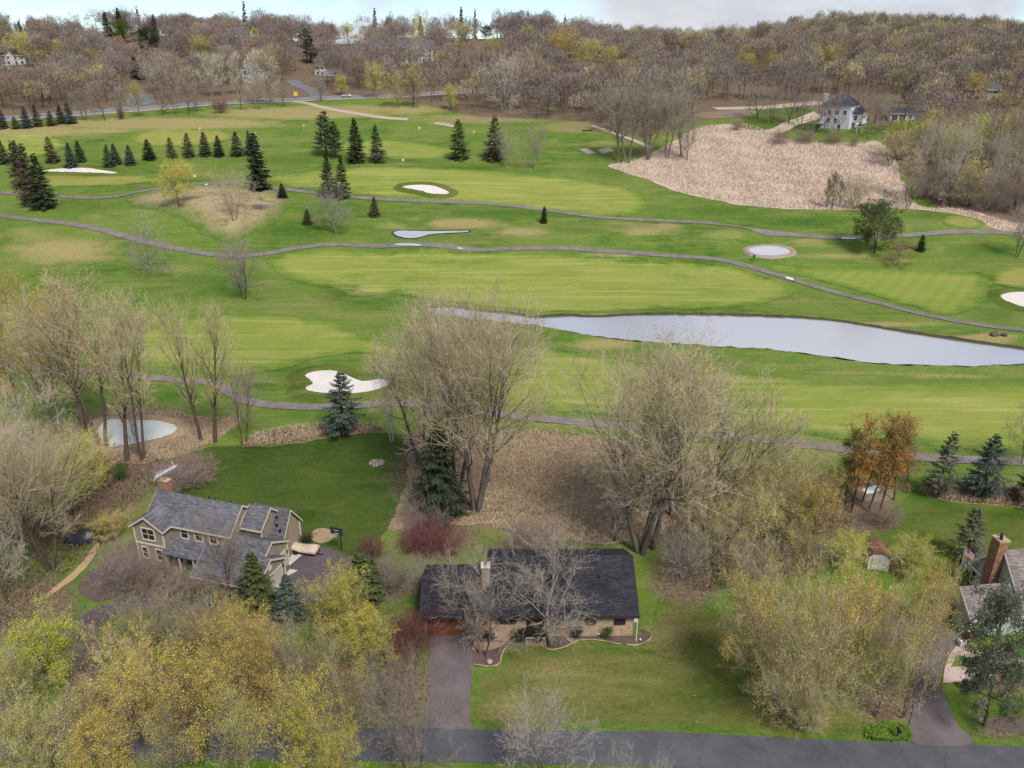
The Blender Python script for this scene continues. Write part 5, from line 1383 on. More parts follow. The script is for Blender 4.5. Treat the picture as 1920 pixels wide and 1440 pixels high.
for (x, b, t, w, kk, lf, lb) in [
        (9, 306, 262, 22, 'spruce_a', 'spruce', "spruce at the left edge of the upper fairway"),
        (38, 318, 263, 24, 'spruce_a', 'dark', "dark spruce standing just behind the left bunker spruces"),
        (99, 305, 256, 26, 'spruce_b', 'brownish', "broad brownish spruce above the left bunker"),
        (135, 314, 268, 22, 'spruce_a', 'blue', "blue spruce standing right over the long left bunker"),
        (152, 303, 263, 20, 'spruce_a', 'spruce', "spruce with a bare lower trunk above the left bunker"),
        (205, 313, 271, 22, 'spruce_b', 'spruce', "left one of the touching pair of spruces behind the bunker"),
        (219, 308, 269, 20, 'spruce_a', 'blue', "right one of the touching pair of spruces behind the bunker"),
        (245, 309, 272, 20, 'spruce_a', 'blue', "small spruce just right of the touching pair"),
        (281, 299, 261, 24, 'spruce_a', 'dark', "wide dark spruce directly above the yellow tree"),
        (322, 297, 257, 20, 'spruce_b', 'spruce', "thin spruce above the yellow tree, right of the wide dark one"),
        (355, 294, 249, 25, 'spruce_b', 'spruce', "tallest loose spruce of the middle of the fairway row"),
        (386, 292, 247, 22, 'spruce_a', 'spruce', "sharp pointed spruce right of the tallest loose one"),
        (411, 293, 254, 20, 'spruce_a', 'dark', "compact dark spruce left of the pale fairway gap"),
        (446, 292, 246, 26, 'spruce_b', 'spruce', "broad spruce left of the tall dark columnar spruce"),
        (470, 290, 245, 18, 'spruce_a', 'blue', "narrow spruce half hidden by the tall dark columnar spruce")]:
    tree(kk, x, b, t, w, 'dark', lf, 'dark', lb, 'spruce', G2)
tree('spruce_b', 40, 352, 264, 34, 'dark', 'brownish', 'dark', "olive brown spruce at the back of the left bunker clump", 'spruce')
tree('spruce_b', 63, 384, 270, 46, 'dark', 'brownish', 'brown', "wide olive spruce in the middle of the left bunker clump", 'spruce')
tree('spruce_b', 85, 392, 288, 46, 'dark', 'dark', 'brown', "front spruce of the left bunker clump with a bare foot", 'spruce')
tree('spruce_c', 487, 356, 250, 40, 'dark', 'dark', 'brown', "tall ragged columnar dark spruce beside the tan mound", 'spruce')
tree('spruce_a', 530, 371, 344, 18, 'dark', 'dark', 'dark', "small dark spruce at the right rim of the tan mound", 'spruce')
tree('spruce_a', 577, 420, 392, 18, 'dark', 'brownish', 'dark', "small brown spruce between the mound and the bare tree", 'spruce')
tree('spruce_a', 703, 405, 369, 20, 'dark', 'brownish', 'dark', "small rusty spruce under the upper cart path", 'spruce')
tree('spruce_c', 1020, 418, 387, 13, 'dark', 'dark', 'dark', "slim young spruce alone under the upper cart path", 'spruce')
tree('spruce_c', 1726, 471, 440, 15, 'dark', 'dark', 'dark', "small dark spruce right of the red twigged tree", 'spruce')
tree('white_pine', 612, 292, 209, 44, 'dark', 'spruce', 'brown', "tall rounded dark pine at the head of the upper fairway", 'pine')
tree('white_pine', 630, 296, 228, 30, 'dark', 'spruce', 'brown', "smaller pine leaning on the right of the tall rounded pine", 'pine')
tree('spruce_b', 617, 370, 288, 32, 'dark', 'dark', 'dark', "left spruce of the dark pair behind the leaning bare tree", 'spruce')
tree('spruce_b', 642, 372, 292, 32, 'dark', 'dark', 'dark', "right spruce of the dark pair behind the leaning bare tree", 'spruce')
tree('spruce_a', 668, 304, 222, 33, 'dark', 'dark', 'brown', "tall full dark spruce left of the two on the upper fairway", 'spruce')
tree('spruce_b', 709, 304, 233, 30, 'dark', 'spruce', 'brown', "thin green spruce right of the two on the upper fairway", 'spruce')
tree('spruce_b', 860, 299, 224, 40, 'dark', 'pine', 'brown', "lone spruce with a clear foot in the middle of the upper fairway", 'spruce')
tree('spruce_b', 928, 300, 217, 42, 'purple', 'brownish', 'brown', "wide brownish spruce behind the two bare fairway trees", 'spruce')
tree('scots_pine', 1640, 474, 367, 88, 'brown', 'pine', 'brown', "large spreading green pine beside the right end of the cart path", 'pine')

# --- bare and budding trees on the course
tree('bud_b', 335, 386, 296, 72, 'tan', 'yellow', 'grey', "round bright yellow budding tree on the tan mound", 'tree')
tree('bare_b', 440, 414, 311, 80, 'tan', 'gold', 'grey', "upright bare tan tree on the right half of the mound", 'tree')
tree('bare_a', 280, 520, 398, 96, 'grey', 'olive', 'pale', "pale bare round tree astride the lower cart path", 'tree')
tree('bare_b', 458, 562, 438, 116, 'purple', 'olive', 'dark', "dark crooked bare tree on the bend of the cart path", 'tree')
tree('bare_a', 631, 437, 326, 100, 'grey', 'olive', 'pale', "wide bare tree in front of the dark spruce pair", 'tree')
tree('bare_b', 1003, 316, 226, 70, 'grey', 'olive', 'pale', "spreading bare tree right of the brownish spruce", 'tree')
tree('bare_a', 949, 314, 218, 50, 'grey', 'olive', 'pale', "slender bare tree in front of the brownish spruce", 'tree')
tree('bare_a', 1680, 497, 443, 68, 'red', 'red', 'pale', "small reddish tree with a pale forked trunk below the pine", 'tree')
tree('bare_b', 1906, 481, 365, 80, 'grey', 'olive', 'dark', "big bare tree at the right end of the upper path", 'tree')
tree('bud_c', 1600, 392, 326, 60, 'grey', 'olive', 'dark', "leaning olive tree on the marsh edge behind the green pine", 'tree')
for i, (x, b, t, w) in enumerate([(1560, 392, 318, 26), (1549, 390, 330, 20), (1573, 388, 336, 22)]):
    tree('far_e', x, b, t, w, 'purple', 'pale', 'grey', ["tallest thin grey sapling at the marsh edge", "left thin grey sapling at the marsh edge", "right thin grey sapling at the marsh edge"][i], 'tree', "saplings on the near marsh edge")
tree('bare_a', 1706, 385, 318, 52, 'purple', 'olive', 'dark', "dark low bare tree on the marsh edge right of the pine", 'tree')

# big grey cottonwood stand beside the marsh
for (x, b, t, w, kk, lb) in [
        (1158, 303, 172, 84, 'cotton_c', "leftmost leaning grey cottonwood by the sandy tee"),
        (1176, 306, 128, 110, 'cotton_d', "tall grey cottonwood left of centre in the marsh stand"),
        (1215, 300, 165, 90, 'cotton_a', "many stemmed grey cottonwood in the middle of the marsh stand"),
        (1250, 298, 152, 90, 'cotton_d', "grey green cottonwood right of the middle of the marsh stand"),
        (1278, 296, 168, 70, 'cotton_c', "narrow cottonwood near the right end of the marsh stand"),
        (1288, 300, 205, 66, 'bare_b', "crooked bare tree leaning over the left rim of the marsh")]:
    tree(kk, x, b, t, w, 'grey', 'pale', 'tan', lb, 'tree', "cottonwoods beside the marsh")

# --- left foreground stand round the little pond
for (x, b, t, w, kk, tw, lf, lb) in [
        (193, 838, 520, 190, 'cotton_d', 'tan', 'gold', "tall twin stemmed cottonwood on the left shore of the little pond"),
        (160, 815, 512, 200, 'cotton_c', 'tan', 'gold', "tallest bare cottonwood left of the little pond"),
        (238, 866, 560, 150, 'cotton_c', 'tan', 'lime', "cottonwood in front of the middle of the little pond"),
        (268, 862, 545, 140, 'cotton_d', 'tan', 'gold', "leaning cottonwood at the right front of the little pond"),
        (378, 826, 548, 110, 'cotton_c', 'tan', 'lime', "slim leaning cottonwood between pond and lawn, left of a pair"),
        (403, 829, 560, 130, 'cotton_c', 'tan', 'lime', "straight dark trunked cottonwood, right of the pair by the lawn"),
        (256, 854, 690, 60, 'birch', 'tan', 'lime', "thin young tree standing in front of the little pond"),
        (112, 812, 590, 130, 'cotton_d', 'tan', 'gold', "spreading bare cottonwood far left of the little pond"),
        (60, 900, 700, 180, 'bare_b', 'pale', 'olive', "pale pinkish bare tree in front of the pond trees at the left"),
        (95, 1070, 770, 230, 'cotton_b', 'tan', 'olive', "big forked tree in the left woods beside the black tarp pile"),
        (20, 1010, 780, 150, 'cotton_d', 'pale', 'olive', "grey tree at the left edge beside the big forked tree"),
        (15, 1130, 900, 130, 'bare_a', 'pale', 'olive', "pale bare tree at the left edge above the narrow lawn"),
        (140, 960, 815, 140, 'bud_a', 'tan', 'lime', "yellow green tree under the pond cottonwoods"),
        (55, 985, 850, 130, 'bud_b', 'tan', 'olive', "olive budding tree under the big forked tree"),
        (180, 905, 810, 70, 'bud_b', 'tan', 'yellow', "small bright yellow green tree between pond and tan house")]:
    tree(kk, x, b, t, w, tw, lf, 'brown' if kk != 'birch' else 'grey', lb, 'tree', "trees round the little pond")
tree('willow', 30, 760, 500, 150, 'tan', 'amber', 'brown', "golden yellow weeping willow at the left edge", 'willow')
tree('willow', 128, 720, 540, 110, 'tan', 'amber', 'brown', "second golden willow behind the bare cottonwoods", 'willow')
tree('bud_c', 2, 700, 520, 90, 'tan', 'gold', 'brown', "gold budding tree cut by the left edge beside the willow", 'tree')
tree('birch', 458, 833, 662, 100, 'brown', 'rust', 'brown', "wispy many stemmed river birch between path and lawn", 'birch')
tree('evergreen_bush', 231, 900, 866, 30, 'dark', 'green', 'dark', "small dark green conifer bush below the little pond", 'shrub')
for (x, b, t, w, tw, lf, lb) in [
        (355, 912, 862, 120, 'purple', 'red', "wide purple red shrub on the lawn behind the tan house"),
        (820, 1036, 980, 110, 'red', 'red', "round red twigged shrub behind the rambler"),
        (780, 1030, 990, 70, 'red', 'red', "smaller red shrub left of the round red one"),
        (700, 1048, 1000, 60, 'red', 'red', "low dark red shrub beside the driveway corner"),
        (775, 1215, 1140, 110, 'red', 'red', "tall crimson shrub beside the rambler garage"),
        (738, 1235, 1170, 70, 'red', 'red', "lower crimson shrub in front of the tall crimson one")]:
    tree('shrub', x, b, t, w, tw, lf, 'brown', lb, 'shrub', "red twigged shrubs")

# --- centre foreground
tree('cotton_a', 893, 958, 528, 285, 'tan', 'gold', 'grey', "huge four stemmed cottonwood in the tall dry grass", 'tree')
tree('cotton_b', 856, 930, 560, 240, 'tan', 'gold', 'grey', "large dark trunked cottonwood behind the dark spruce", 'tree')
tree('cotton_d', 790, 870, 600, 190, 'tan', 'gold', 'grey', "pinkish brown cottonwood at the left of the huge one", 'tree')
tree('birch', 735, 829, 650, 70, 'pale', 'olive', 'white', "white stemmed birch beside the dark green lawn", 'birch')
tree('spruce_d', 646, 816, 699, 74, 'dark', 'blue', 'dark', "blue green spruce at the top of the dark lawn", 'spruce')
tree('spruce_b', 823, 968, 798, 100, 'brown', 'dark', 'brown', "big dark olive spruce left of the huge cottonwood", 'spruce')
tree('brush', 800, 990, 930, 110, 'purple', 'olive', 'brown', "grey purple bare shrub under the dark olive spruce", 'shrub')
tree('brush', 735, 1110, 1040, 90, 'purple', 'olive', 'brown', "grey pink bare shrub left of the rambler roof", 'shrub')
tree('brush', 800, 1110, 1040, 90, 'grey', 'olive', 'brown', "bare shrub touching the left end of the rambler roof", 'shrub')
tree('brush', 1000, 1030, 985, 120, 'purple', 'olive', 'brown', "low grey shrub behind the rambler roof", 'shrub')
tree('cotton_b', 1202, 1036, 650, 330, 'tan', 'olive', 'grey', "massive thick trunked cottonwood behind the right end of the rambler", 'tree')
tree('cotton_d', 1226, 1026, 635, 260, 'tan', 'lime', 'grey', "tan trunked cottonwood touching the massive one", 'tree')
tree('cotton_c', 1262, 970, 650, 210, 'tan', 'olive', 'grey', "cottonwood with a leaning trunk behind the massive one", 'tree')
tree('bare_b', 1147, 1012, 790, 200, 'grey', 'olive', 'brown', "crooked bare tree leaning left over the dry grass", 'tree', lean=(0.0, -0.22))
tree('cotton_d', 1290, 1010, 690, 250, 'tan', 'pale', 'dark', "bare cottonwood leaning far to the right above the thicket", 'tree', lean=(0.0, 0.42), rz=0.4)
tree('cotton_c', 1340, 960, 700, 150, 'pale', 'lime', 'dark', "grey green cottonwood at the right side of the stand", 'tree')
for (x, b, t, w, kk, tw, lf, lb) in [
        (1390, 1000, 830, 150, 'bud_c', 'tan', 'olive', "olive thicket tree right of the leaning cottonwood"),
        (1470, 985, 800, 150, 'bud_c', 'tan', 'lime', "yellow green thicket tree beside the rusty pines"),
        (1330, 1060, 900, 150, 'bud_c', 'tan', 'olive', "brown olive thicket tree behind the rambler corner"),
        (1430, 1050, 880, 150, 'willow', 'tan', 'olive', "drooping brown thicket tree in the middle of the thicket"),
        (1510, 1040, 880, 120, 'bud_a', 'brown', 'gold', "gold tinged thicket tree nearest the small white shed"),
        (1280, 1080, 980, 110, 'brush', 'grey', 'olive', "grey bare shrub at the left foot of the thicket"),
        (1400, 1085, 1000, 140, 'brush', 'tan', 'olive', "tangled tan shrub at the middle foot of the thicket"),
        (1500, 1080, 985, 110, 'bud_c', 'brown', 'olive', "dark brown thicket shrub left of the shed")]:
    tree(kk, x, b, t, w, tw, lf, 'dark', lb, 'tree' if kk != 'brush' else 'shrub', "thicket right of the rambler")

# --- rusty pines and right side
for (x, b, t, w, lf, lb) in [
        (1584, 948, 782, 81, 'rustgreen', "leftmost pine of the rusty pine clump"),
        (1597, 962, 760, 94, 'rust', "tallest pine of the rusty clump, second from the left"),
        (1616, 940, 775, 75, 'rustgreen', "greenish pine in the middle of the rusty clump"),
        (1628, 958, 770, 89, 'rust', "rust orange pine in the middle of the rusty clump"),
        (1645, 970, 788, 94, 'rust', "front pine of the rusty clump with a leaning trunk"),
        (1676, 938, 812, 75, 'rust', "short orange pine at the right of the rusty clump"),
        (1700, 925, 805, 67, 'rustgreen', "dull green pine at the right rear of the rusty clump")]:
    tree('red_pine', x, b, t, w, 'brown', lf, 'dark', lb, 'pine', "rusty pines beside the back yard pond")
tree('birch', 1690, 920, 830, 50, 'pale', 'rust', 'pale', "pale stemmed small tree behind the rusty pines", 'birch')
tree('brush', 1655, 985, 940, 70, 'brown', 'olive', 'brown', "brown scrub at the foot of the rusty pines", 'shrub')
tree('spruce_d', 1757, 934, 812, 58, 'brown', 'silver', 'brown', "thin blue green spruce in the dry strip, left of two", 'spruce')
tree('spruce_d', 1842, 937, 817, 74, 'brown', 'blue', 'brown', "full blue green spruce in the dry strip, right of two", 'spruce')
tree('spruce_d', 1808, 1052, 953, 62, 'brown', 'silver', 'brown', "pointed green spruce behind the flagpole", 'spruce')
tree('bare_b', 1915, 870, 740, 90, 'rust', 'rust', 'grey', "rusty bare tree cut by the right edge beside the path", 'tree')
tree('spruce_b', 1922, 945, 840, 50, 'dark', 'brownish', 'brown', "grey green spruce cut by the right edge", 'spruce')
tree('bud_a', 1700, 1075, 1010, 95, 'tan', 'lime', 'grey', "bright green budding bush right of the white shed", 'shrub')
tree('bud_a', 1580, 1062, 1000, 90, 'tan', 'lime', 'grey', "yellow green bush beside the grey tarp", 'shrub')

# --- front right yellow trees
for (x, b, t, w, kk, lf, lb) in [
        (1470, 1345, 1060, 250, 'bud_c', 'gold', "widest golden budding tree on the front lawn"),
        (1400, 1290, 1070, 150, 'bud_a', 'gold', "golden budding tree on the lawn side of the wide one"),
        (1540, 1300, 1055, 160, 'bud_a', 'gold', "golden tree behind the dark shrub by the right driveway"),
        (1640, 1342, 1080, 130, 'bud_d', 'gold', "dark trunked golden tree at the left of the right driveway"),
        (1694, 1344, 1040, 150, 'bud_d', 'gold', "forked tan trunked golden tree leaning over the right driveway"),
        (1500, 1370, 1230, 170, 'bud_c', 'olive', "low drooping olive tree in front of the widest golden tree"),
        (1600, 1240, 1090, 110, 'bud_a', 'olive', "olive budding tree right behind the dark shrub"),
        (1730, 1180, 1060, 80, 'bud_b', 'gold', "small golden tree in front of the green garage")]:
    tree(kk, x, b, t, w, 'tan', lf, 'grey', lb, 'tree', "golden budding trees on the front right lawn")
tree('evergreen_bush', 1590, 1215, 1135, 50, 'dark', 'dark', 'dark', "dark evergreen shrub hidden among the golden trees", 'shrub')
tree('brush', 1690, 1075, 1045, 60, 'rust', 'olive', 'brown', "rounded brown shrub left of the flagpole", 'shrub')
tree('tuft_pine', 1846, 1362, 1096, 132, 'brown', 'silver', 'brown', "tall grey green pine in front of the green garage", 'pine')
tree('shrub', 1822, 1222, 1200, 26, 'tan', 'lime', 'grey', "tiny yellow green shrub at the green garage corner", 'shrub')

# --- rambler front yard
tree('bare_b', 906, 1230, 1035, 210, 'grey', 'olive', 'grey', "bare spreading tree at the rambler driveway corner", 'tree')
tree('bare_a', 1035, 1208, 985, 240, 'grey', 'olive', 'pale', "bare grey tree before the rambler front door", 'tree')
for (x, b, t, w, lb) in [(980, 1199, 1177, 44, "dark clipped evergreen shrub left of the rambler door"), (1010, 1200, 1178, 44, "dark clipped evergreen shrub under the rambler door"), (1080, 1196, 1171, 28, "round evergreen shrub under the second rambler window"), (1138, 1197, 1175, 22, "narrow evergreen shrub under the last rambler window"), (914, 1196, 1184, 24, "low evergreen shrub beside the curved walkway")]:
    tree('evergreen_bush', x, b, t, w, 'dark', 'dark' if x != 1138 else 'green', 'dark', lb, 'shrub', "evergreen shrubs under the rambler windows")
tree('bare_a', 1005, 1500, 1275, 230, 'grey', 'olive', 'brown', "bare grey brown street tree at the bottom edge", 'tree')
tree('bare_b', 775, 1475, 1262, 190, 'purple', 'olive', 'brown', "bare pinkish street tree at the foot of the driveway", 'tree')
tree('bare_a', 1160, 1560, 1392, 90, 'pale', 'olive', 'pale', "pale leafless treetop at the bottom edge, left of two", 'tree')
tree('bare_a', 1225, 1560, 1400, 70, 'pale', 'olive', 'pale', "pale leafless treetop at the bottom edge, right of two", 'tree')

# --- tan house yard
tree('bare_a', 432, 1132, 938, 120, 'brown', 'olive', 'dark', "tall bare brown tree in front of the tan house", 'tree')
tree('spruce_b', 483, 1142, 1038, 72, 'brown', 'pine', 'dark', "large olive spruce before the tan garage", 'spruce')
tree('spruce_a', 546, 1158, 1078, 56, 'dark', 'blue', 'dark', "blue green spruce beside the driveway court", 'spruce')
tree('spruce_c', 685, 1125, 1040, 66, 'dark', 'pine', 'brown', "soft green arborvitae between court and rambler", 'spruce')
tree('birch', 330, 1130, 1068, 90, 'brown', 'rust', 'white', "white multi stemmed birch clump before the tan house", 'birch')
tree('birch', 395, 1145, 1080, 70, 'brown', 'rust', 'white', "leaning white birch clump right of the other one", 'birch')
tree('brush', 240, 1105, 1010, 110, 'purple', 'olive', 'brown', "tall grey brown shrub at the left corner of the tan house", 'shrub')
tree('brush', 300, 1095, 1045, 90, 'brown', 'olive', 'brown', "reddish brown shrub under the tan house windows", 'shrub')
tree('brush', 360, 1110, 1060, 90, 'purple', 'olive', 'brown', "purple brown shrub in front of the tan porch", 'shrub')
tree('evergreen_bush', 575, 1020, 1000, 24, 'dark', 'dark', 'dark', "round dark shrub at the corner of the tan house", 'shrub')
tree('bud_a', 215, 1010, 960, 80, 'tan', 'gold', 'brown', "yellow brown shrub left of the tan gable", 'shrub')
for (x, b, t, w, kk, tw, lf, lb) in [
        (640, 1190, 1062, 120, 'bud_a', 'brown', 'yellow', "yellow green tree beside the driveway court"),
        (690, 1250, 1140, 120, 'bud_b', 'brown', 'yellow', "brightest yellow tree next to the crimson shrub"),
        (90, 1290, 1160, 150, 'bud_b', 'brown', 'lime', "lime green tree over the bend of the left driveway"),
        (40, 1370, 1210, 150, 'bud_a', 'grey', 'olive', "dull olive tree near the bottom left corner"),
        (170, 1260, 1180, 80, 'brush', 'purple', 'olive', "grey leafless bush beside the driveway bend"),
        (280, 1220, 1120, 130, 'bud_c', 'grey', 'gold', "greyish budding tree inside the driveway loop"),
        (360, 1225, 1115, 120, 'bud_c', 'grey', 'olive', "grey olive tree right of the one in the driveway loop"),
        (430, 1260, 1125, 110, 'bud_a', 'brown', 'gold', "gold tree below the two white birches"),
        (270, 1400, 1190, 170, 'bud_a', 'tan', 'gold', "large mustard yellow tree left of the bottom thicket"),
        (390, 1420, 1195, 170, 'bud_b', 'rust', 'gold', "large orange brown tree in the middle of the bottom thicket"),
        (490, 1330, 1150, 130, 'bud_a', 'rust', 'gold', "orange gold tree under the blue spruce"),
        (540, 1290, 1150, 100, 'bare_a', 'grey', 'olive', "leafless grey tree among the yellow bottom trees"),
        (590, 1330, 1160, 120, 'bud_d', 'grey', 'olive', "tan gold tree left of the brightest yellow tree"),
        (650, 1380, 1215, 120, 'bud_d', 'grey', 'gold', "greyish gold tree above the bottom street"),
        (570, 1450, 1270, 150, 'bud_a', 'brown', 'yellow', "yellow green tree at the bottom edge by the street"),
        (460, 1475, 1270, 150, 'bud_d', 'grey', 'yellow', "mustard tree at the bottom edge, middle of the thicket"),
        (330, 1490, 1310, 150, 'bud_d', 'purple', 'olive', "olive mustard tree at the bottom edge, left of the middle"),
        (190, 1420, 1260, 110, 'bud_d', 'rust', 'olive', "brown olive tree over the left driveway mouth"),
        (210, 1490, 1330, 130, 'bud_b', 'brown', 'gold', "tan gold tree at the bottom edge over the driveway mouth"),
        (100, 1480, 1290, 150, 'bud_a', 'pale', 'olive', "pale olive tree at the bottom left edge"),
        (15, 1480, 1270, 130, 'bare_b', 'pale', 'olive', "pale leafless tree in the bottom left corner"),
        (740, 1350, 1200, 100, 'bare_b', 'purple', 'gold', "pinkish bare tree left of the rambler driveway"),
        (640, 1500, 1350, 110, 'bud_a', 'brown', 'yellow', "bright yellow low tree at the bottom edge near the street")]:
    tree(kk, x, b, t, w, tw, lf, 'brown', lb, 'tree' if kk != 'brush' else 'shrub', "budding trees of the bottom left thicket")
# ------------------------------------------------------------------ woods beyond the highway
# conifers and coloured trees one can pick out on the hillside (foot, top, width in the photograph)
GH = "evergreens on the wooded hillside"
for (x, b, t, w, kk, lf, lb) in [
        (43, 75, 34, 22, 'scots_pine', 'dark', "round dark evergreen near the left end of the ridge"),
        (204, 68, 22, 20, 'spruce_a', 'dark', "dark spruce on the ridge left of the bright green pine"),
        (229, 72, 14, 18, 'spruce_a', 'dark', "pointed spruce behind the bright green pine"),
        (228, 82, 36, 40, 'scots_pine', 'green', "bright green pine on the left hillside"),
        (263, 50, 12, 16, 'spruce_b', 'spruce', "thin spruce poking over the left ridge"),
        (293, 78, 27, 18, 'spruce_a', 'spruce', "slim spruce above the big dark evergreen"),
        (287, 105, 45, 44, 'scots_pine', 'dark', "big dark evergreen on the left hillside"),
        (258, 148, 105, 24, 'spruce_b', 'dark', "shadowy spruce low on the hillside left of the highway turnout"),
        (461, 62, 2, 18, 'spruce_b', 'dark', "tallest lone evergreen standing clear of the ridge"),
        (575, 88, 50, 32, 'scots_pine', 'pine', "dark green pine at the top middle of the woods"),
        (583, 118, 66, 34, 'white_pine', 'brownish', "tall greyish pine below the dark green one"),
        (704, 62, 15, 18, 'spruce_b', 'spruce', "narrow spruce on the skyline left of middle"),
        (733, 50, 24, 22, 'scots_pine', 'pine', "small green pine on the skyline left of middle"),
        (788, 68, 30, 18, 'spruce_a', 'dark', "dark pointed spruce below the middle skyline"),
        (866, 45, 13, 22, 'spruce_b', 'dark', "ragged dark spruce on the middle skyline"),
        (890, 38, 15, 12, 'spruce_b', 'dark', "tiny spire of a spruce on the middle skyline"),
        (911, 75, 46, 22, 'scots_pine', 'dark', "dark evergreen beside the bright yellow crown"),
        (1058, 48, 28, 14, 'spruce_b', 'dark', "small spruce spire at the right end of the high ridge"),
        (1420, 60, 40, 14, 'spruce_b', 'dark', "small spruce among the right skyline trees"),
        (1700, 195, 155, 24, 'scots_pine', 'dark', "dark evergreen behind the white house garage")]:
    tree(kk, x, b, t, w, 'dark', lf, 'dark', lb, 'evergreen', GH)
GY = "budding trees on the wooded hillside"
for (x, b, t, w, lf, lb) in [
        (55, 128, 55, 74, 'yellow', "large yellow crowned tree high in the left woods"),
        (113, 112, 72, 30, 'yellow', "small yellow tree right of the large yellow crown"),
        (375, 118, 62, 52, 'yellow', "yellow crowned tree in the left middle of the woods"),
        (145, 60, 22, 60, 'pale', "pale olive crown on the left ridge"),
        (655, 84, 42, 50, 'yellow', "yellow crown on the hillside above the side road"),
        (480, 88, 50, 28, 'lime', "lime crown low beside the ridge evergreens"),
        (793, 60, 15, 56, 'yellow', "yellow crown breaking the middle skyline"),
        (868, 90, 44, 50, 'pale', "pale olive crown left of the bright yellow one"),
        (915, 112, 64, 46, 'yellow', "brightest yellow crown in the middle of the woods"),
        (860, 80, 40, 44, 'gold', "dull gold crown above the middle woods"),
        (1062, 118, 50, 74, 'amber', "large amber dome shaped crown right of middle"),
        (1104, 130, 68, 64, 'yellow', "yellow crown touching the amber dome"),
        (1150, 135, 85, 50, 'yellow', "smaller yellow crown right of the amber dome"),
        (700, 184, 112, 46, 'yellow', "tall yellow budding tree standing at the highway"),
        (640, 178, 138, 26, 'yellow', "little yellow tree beside the side road"),
        (262, 219, 150, 34, 'olive', "olive tree in front of the highway turnout"),
        (748, 202, 128, 50, 'olive', "olive willow at the left end of the wood edge"),
        (775, 200, 122, 46, 'olive', "yellow olive tree beside the willow at the wood edge"),
        (845, 206, 155, 30, 'lime', "small lime tree in front of the wood edge"),
        (1402, 140, 98, 50, 'lime', "bright lime tree below the right skyline"),
        (1445, 138, 98, 36, 'lime', "second lime tree below the right skyline"),
        (1820, 195, 133, 54, 'amber', "amber crowned pale trunked tree in the right woods"),
        (1875, 200, 175, 50, 'lime', "low lime shrubby tree at the right end of the woods"),
        (1560, 130, 82, 60, 'gold', "gold tinted crown above the white house")]:
    tree('far_c' if w > 30 else 'bud_b', x, b, t, w, 'tan', lf, 'grey', lb, 'tree', GY)
GP = "pale poplars above the highway"
for (x, b, t, w, lb) in [(398, 182, 96, 34, "leftmost pale poplar above the highway"), (418, 180, 98, 36, "pale poplar second from the left above the highway"), (446, 178, 95, 34, "pale poplar left of the blue grey house"),
                         (481, 196, 90, 40, "tall pale poplar before the blue grey house"), (510, 196, 92, 52, "widest pale poplar right of the blue grey house"), (945, 212, 84, 100, "big pale bare tree rising over the wood edge")]:
    tree('far_e' if x < 900 else 'far_b', x, b, t, w, 'white' if x < 900 else 'pale', 'pale', 'pale', lb, 'tree', GP)
GR = "bare trees lining the highway verge"
for i, (x, b, t, w, tw) in enumerate([(160, 226, 158, 48, 'grey'), (197, 226, 152, 50, 'brown'), (228, 223, 160, 46, 'grey'), (305, 216, 150, 46, 'brown'), (330, 214, 152, 40, 'grey'), (354, 215, 142, 44, 'brown'), (369, 208, 146, 40, 'grey'), (452, 205, 140, 40, 'tan'), (486, 206, 138, 30, 'grey'), (533, 200, 132, 36, 'brown'), (603, 190, 138, 40, 'grey'), (774, 202, 130, 40, 'brown')]):
    tree('far_a' if i % 2 else 'bare_b', x, b, t, w, tw, 'olive', 'dark', f"{['first', 'second', 'third', 'fourth', 'fifth', 'sixth', 'seventh', 'eighth', 'ninth', 'tenth', 'eleventh', 'twelfth'][i]} bare verge tree from the left along the highway", 'tree', GR)
tree('shrub', 413, 212, 183, 34, 'red', 'red', 'brown', "dark red shrub on the highway verge", 'shrub')
tree('shrub', 228, 224, 200, 14, 'red', 'red', 'brown', "narrow red shrub on the highway verge further left", 'shrub')
# white stemmed birches by the marsh
for i, (x, b, t, w) in enumerate([(1760, 345, 222, 46), (1790, 352, 215, 50), (1808, 338, 225, 46), (1855, 360, 238, 50), (1872, 352, 240, 40), (1910, 352, 256, 46), (1752, 300, 212, 50), (1725, 330, 240, 40)]):
    tree('birch', x, b, t, w, 'pale', 'lime', 'white', f"white stemmed birch, {['first', 'fourth', 'fifth', 'sixth', 'seventh', 'eighth', 'second', 'third'][i]} in the row right of the marsh", 'birch', "birches right of the marsh")
for i, (x, b, t, w, kk, lf, lb) in enumerate([(1690, 300, 220, 70, 'far_c', 'lime', "lime green crown at the right rim of the marsh"), (1668, 312, 240, 60, 'far_d', 'lime', "feathery lime tree at the right rim of the marsh"), (1730, 296, 222, 60, 'far_c', 'lime', "lime crown among the first birches"), (1830, 310, 210, 80, 'far_c', 'lime', "wide lime crown among the birches"), (1700, 375, 270, 60, 'far_d', 'pale', "grey green tree in the thicket right of the marsh"),
                                               (1740, 372, 300, 70, 'brush', 'olive', "dark thicket bush right of the marsh"), (1790, 385, 310, 80, 'brush', 'olive', "brown thicket bush under the birches"), (1850, 395, 320, 80, 'brush', 'olive', "rusty thicket bush under the right birches"), (1900, 400, 310, 70, 'brush', 'olive', "dark thicket bush at the right edge"),
                                               (1460, 270, 236, 44, 'brush', 'olive', "dark shrub clump on the far marsh edge, left of two"), (1510, 268, 238, 50, 'brush', 'olive', "dark shrub clump on the far marsh edge, right of two"), (1560, 270, 240, 44, 'brush', 'olive', "grey shrub in front of the white house"), (1600, 275, 250, 20, 'brush', 'olive', "small bare shrub on the far marsh edge"),
                                               (1380, 245, 218, 26, 'brush', 'olive', "small purple shrub beside the far yard")]):
    tree(kk, x, b, t, w, 'brown' if kk == 'brush' else 'tan', lf, 'grey', lb, 'tree' if kk != 'brush' else 'shrub', "thicket round the marsh")
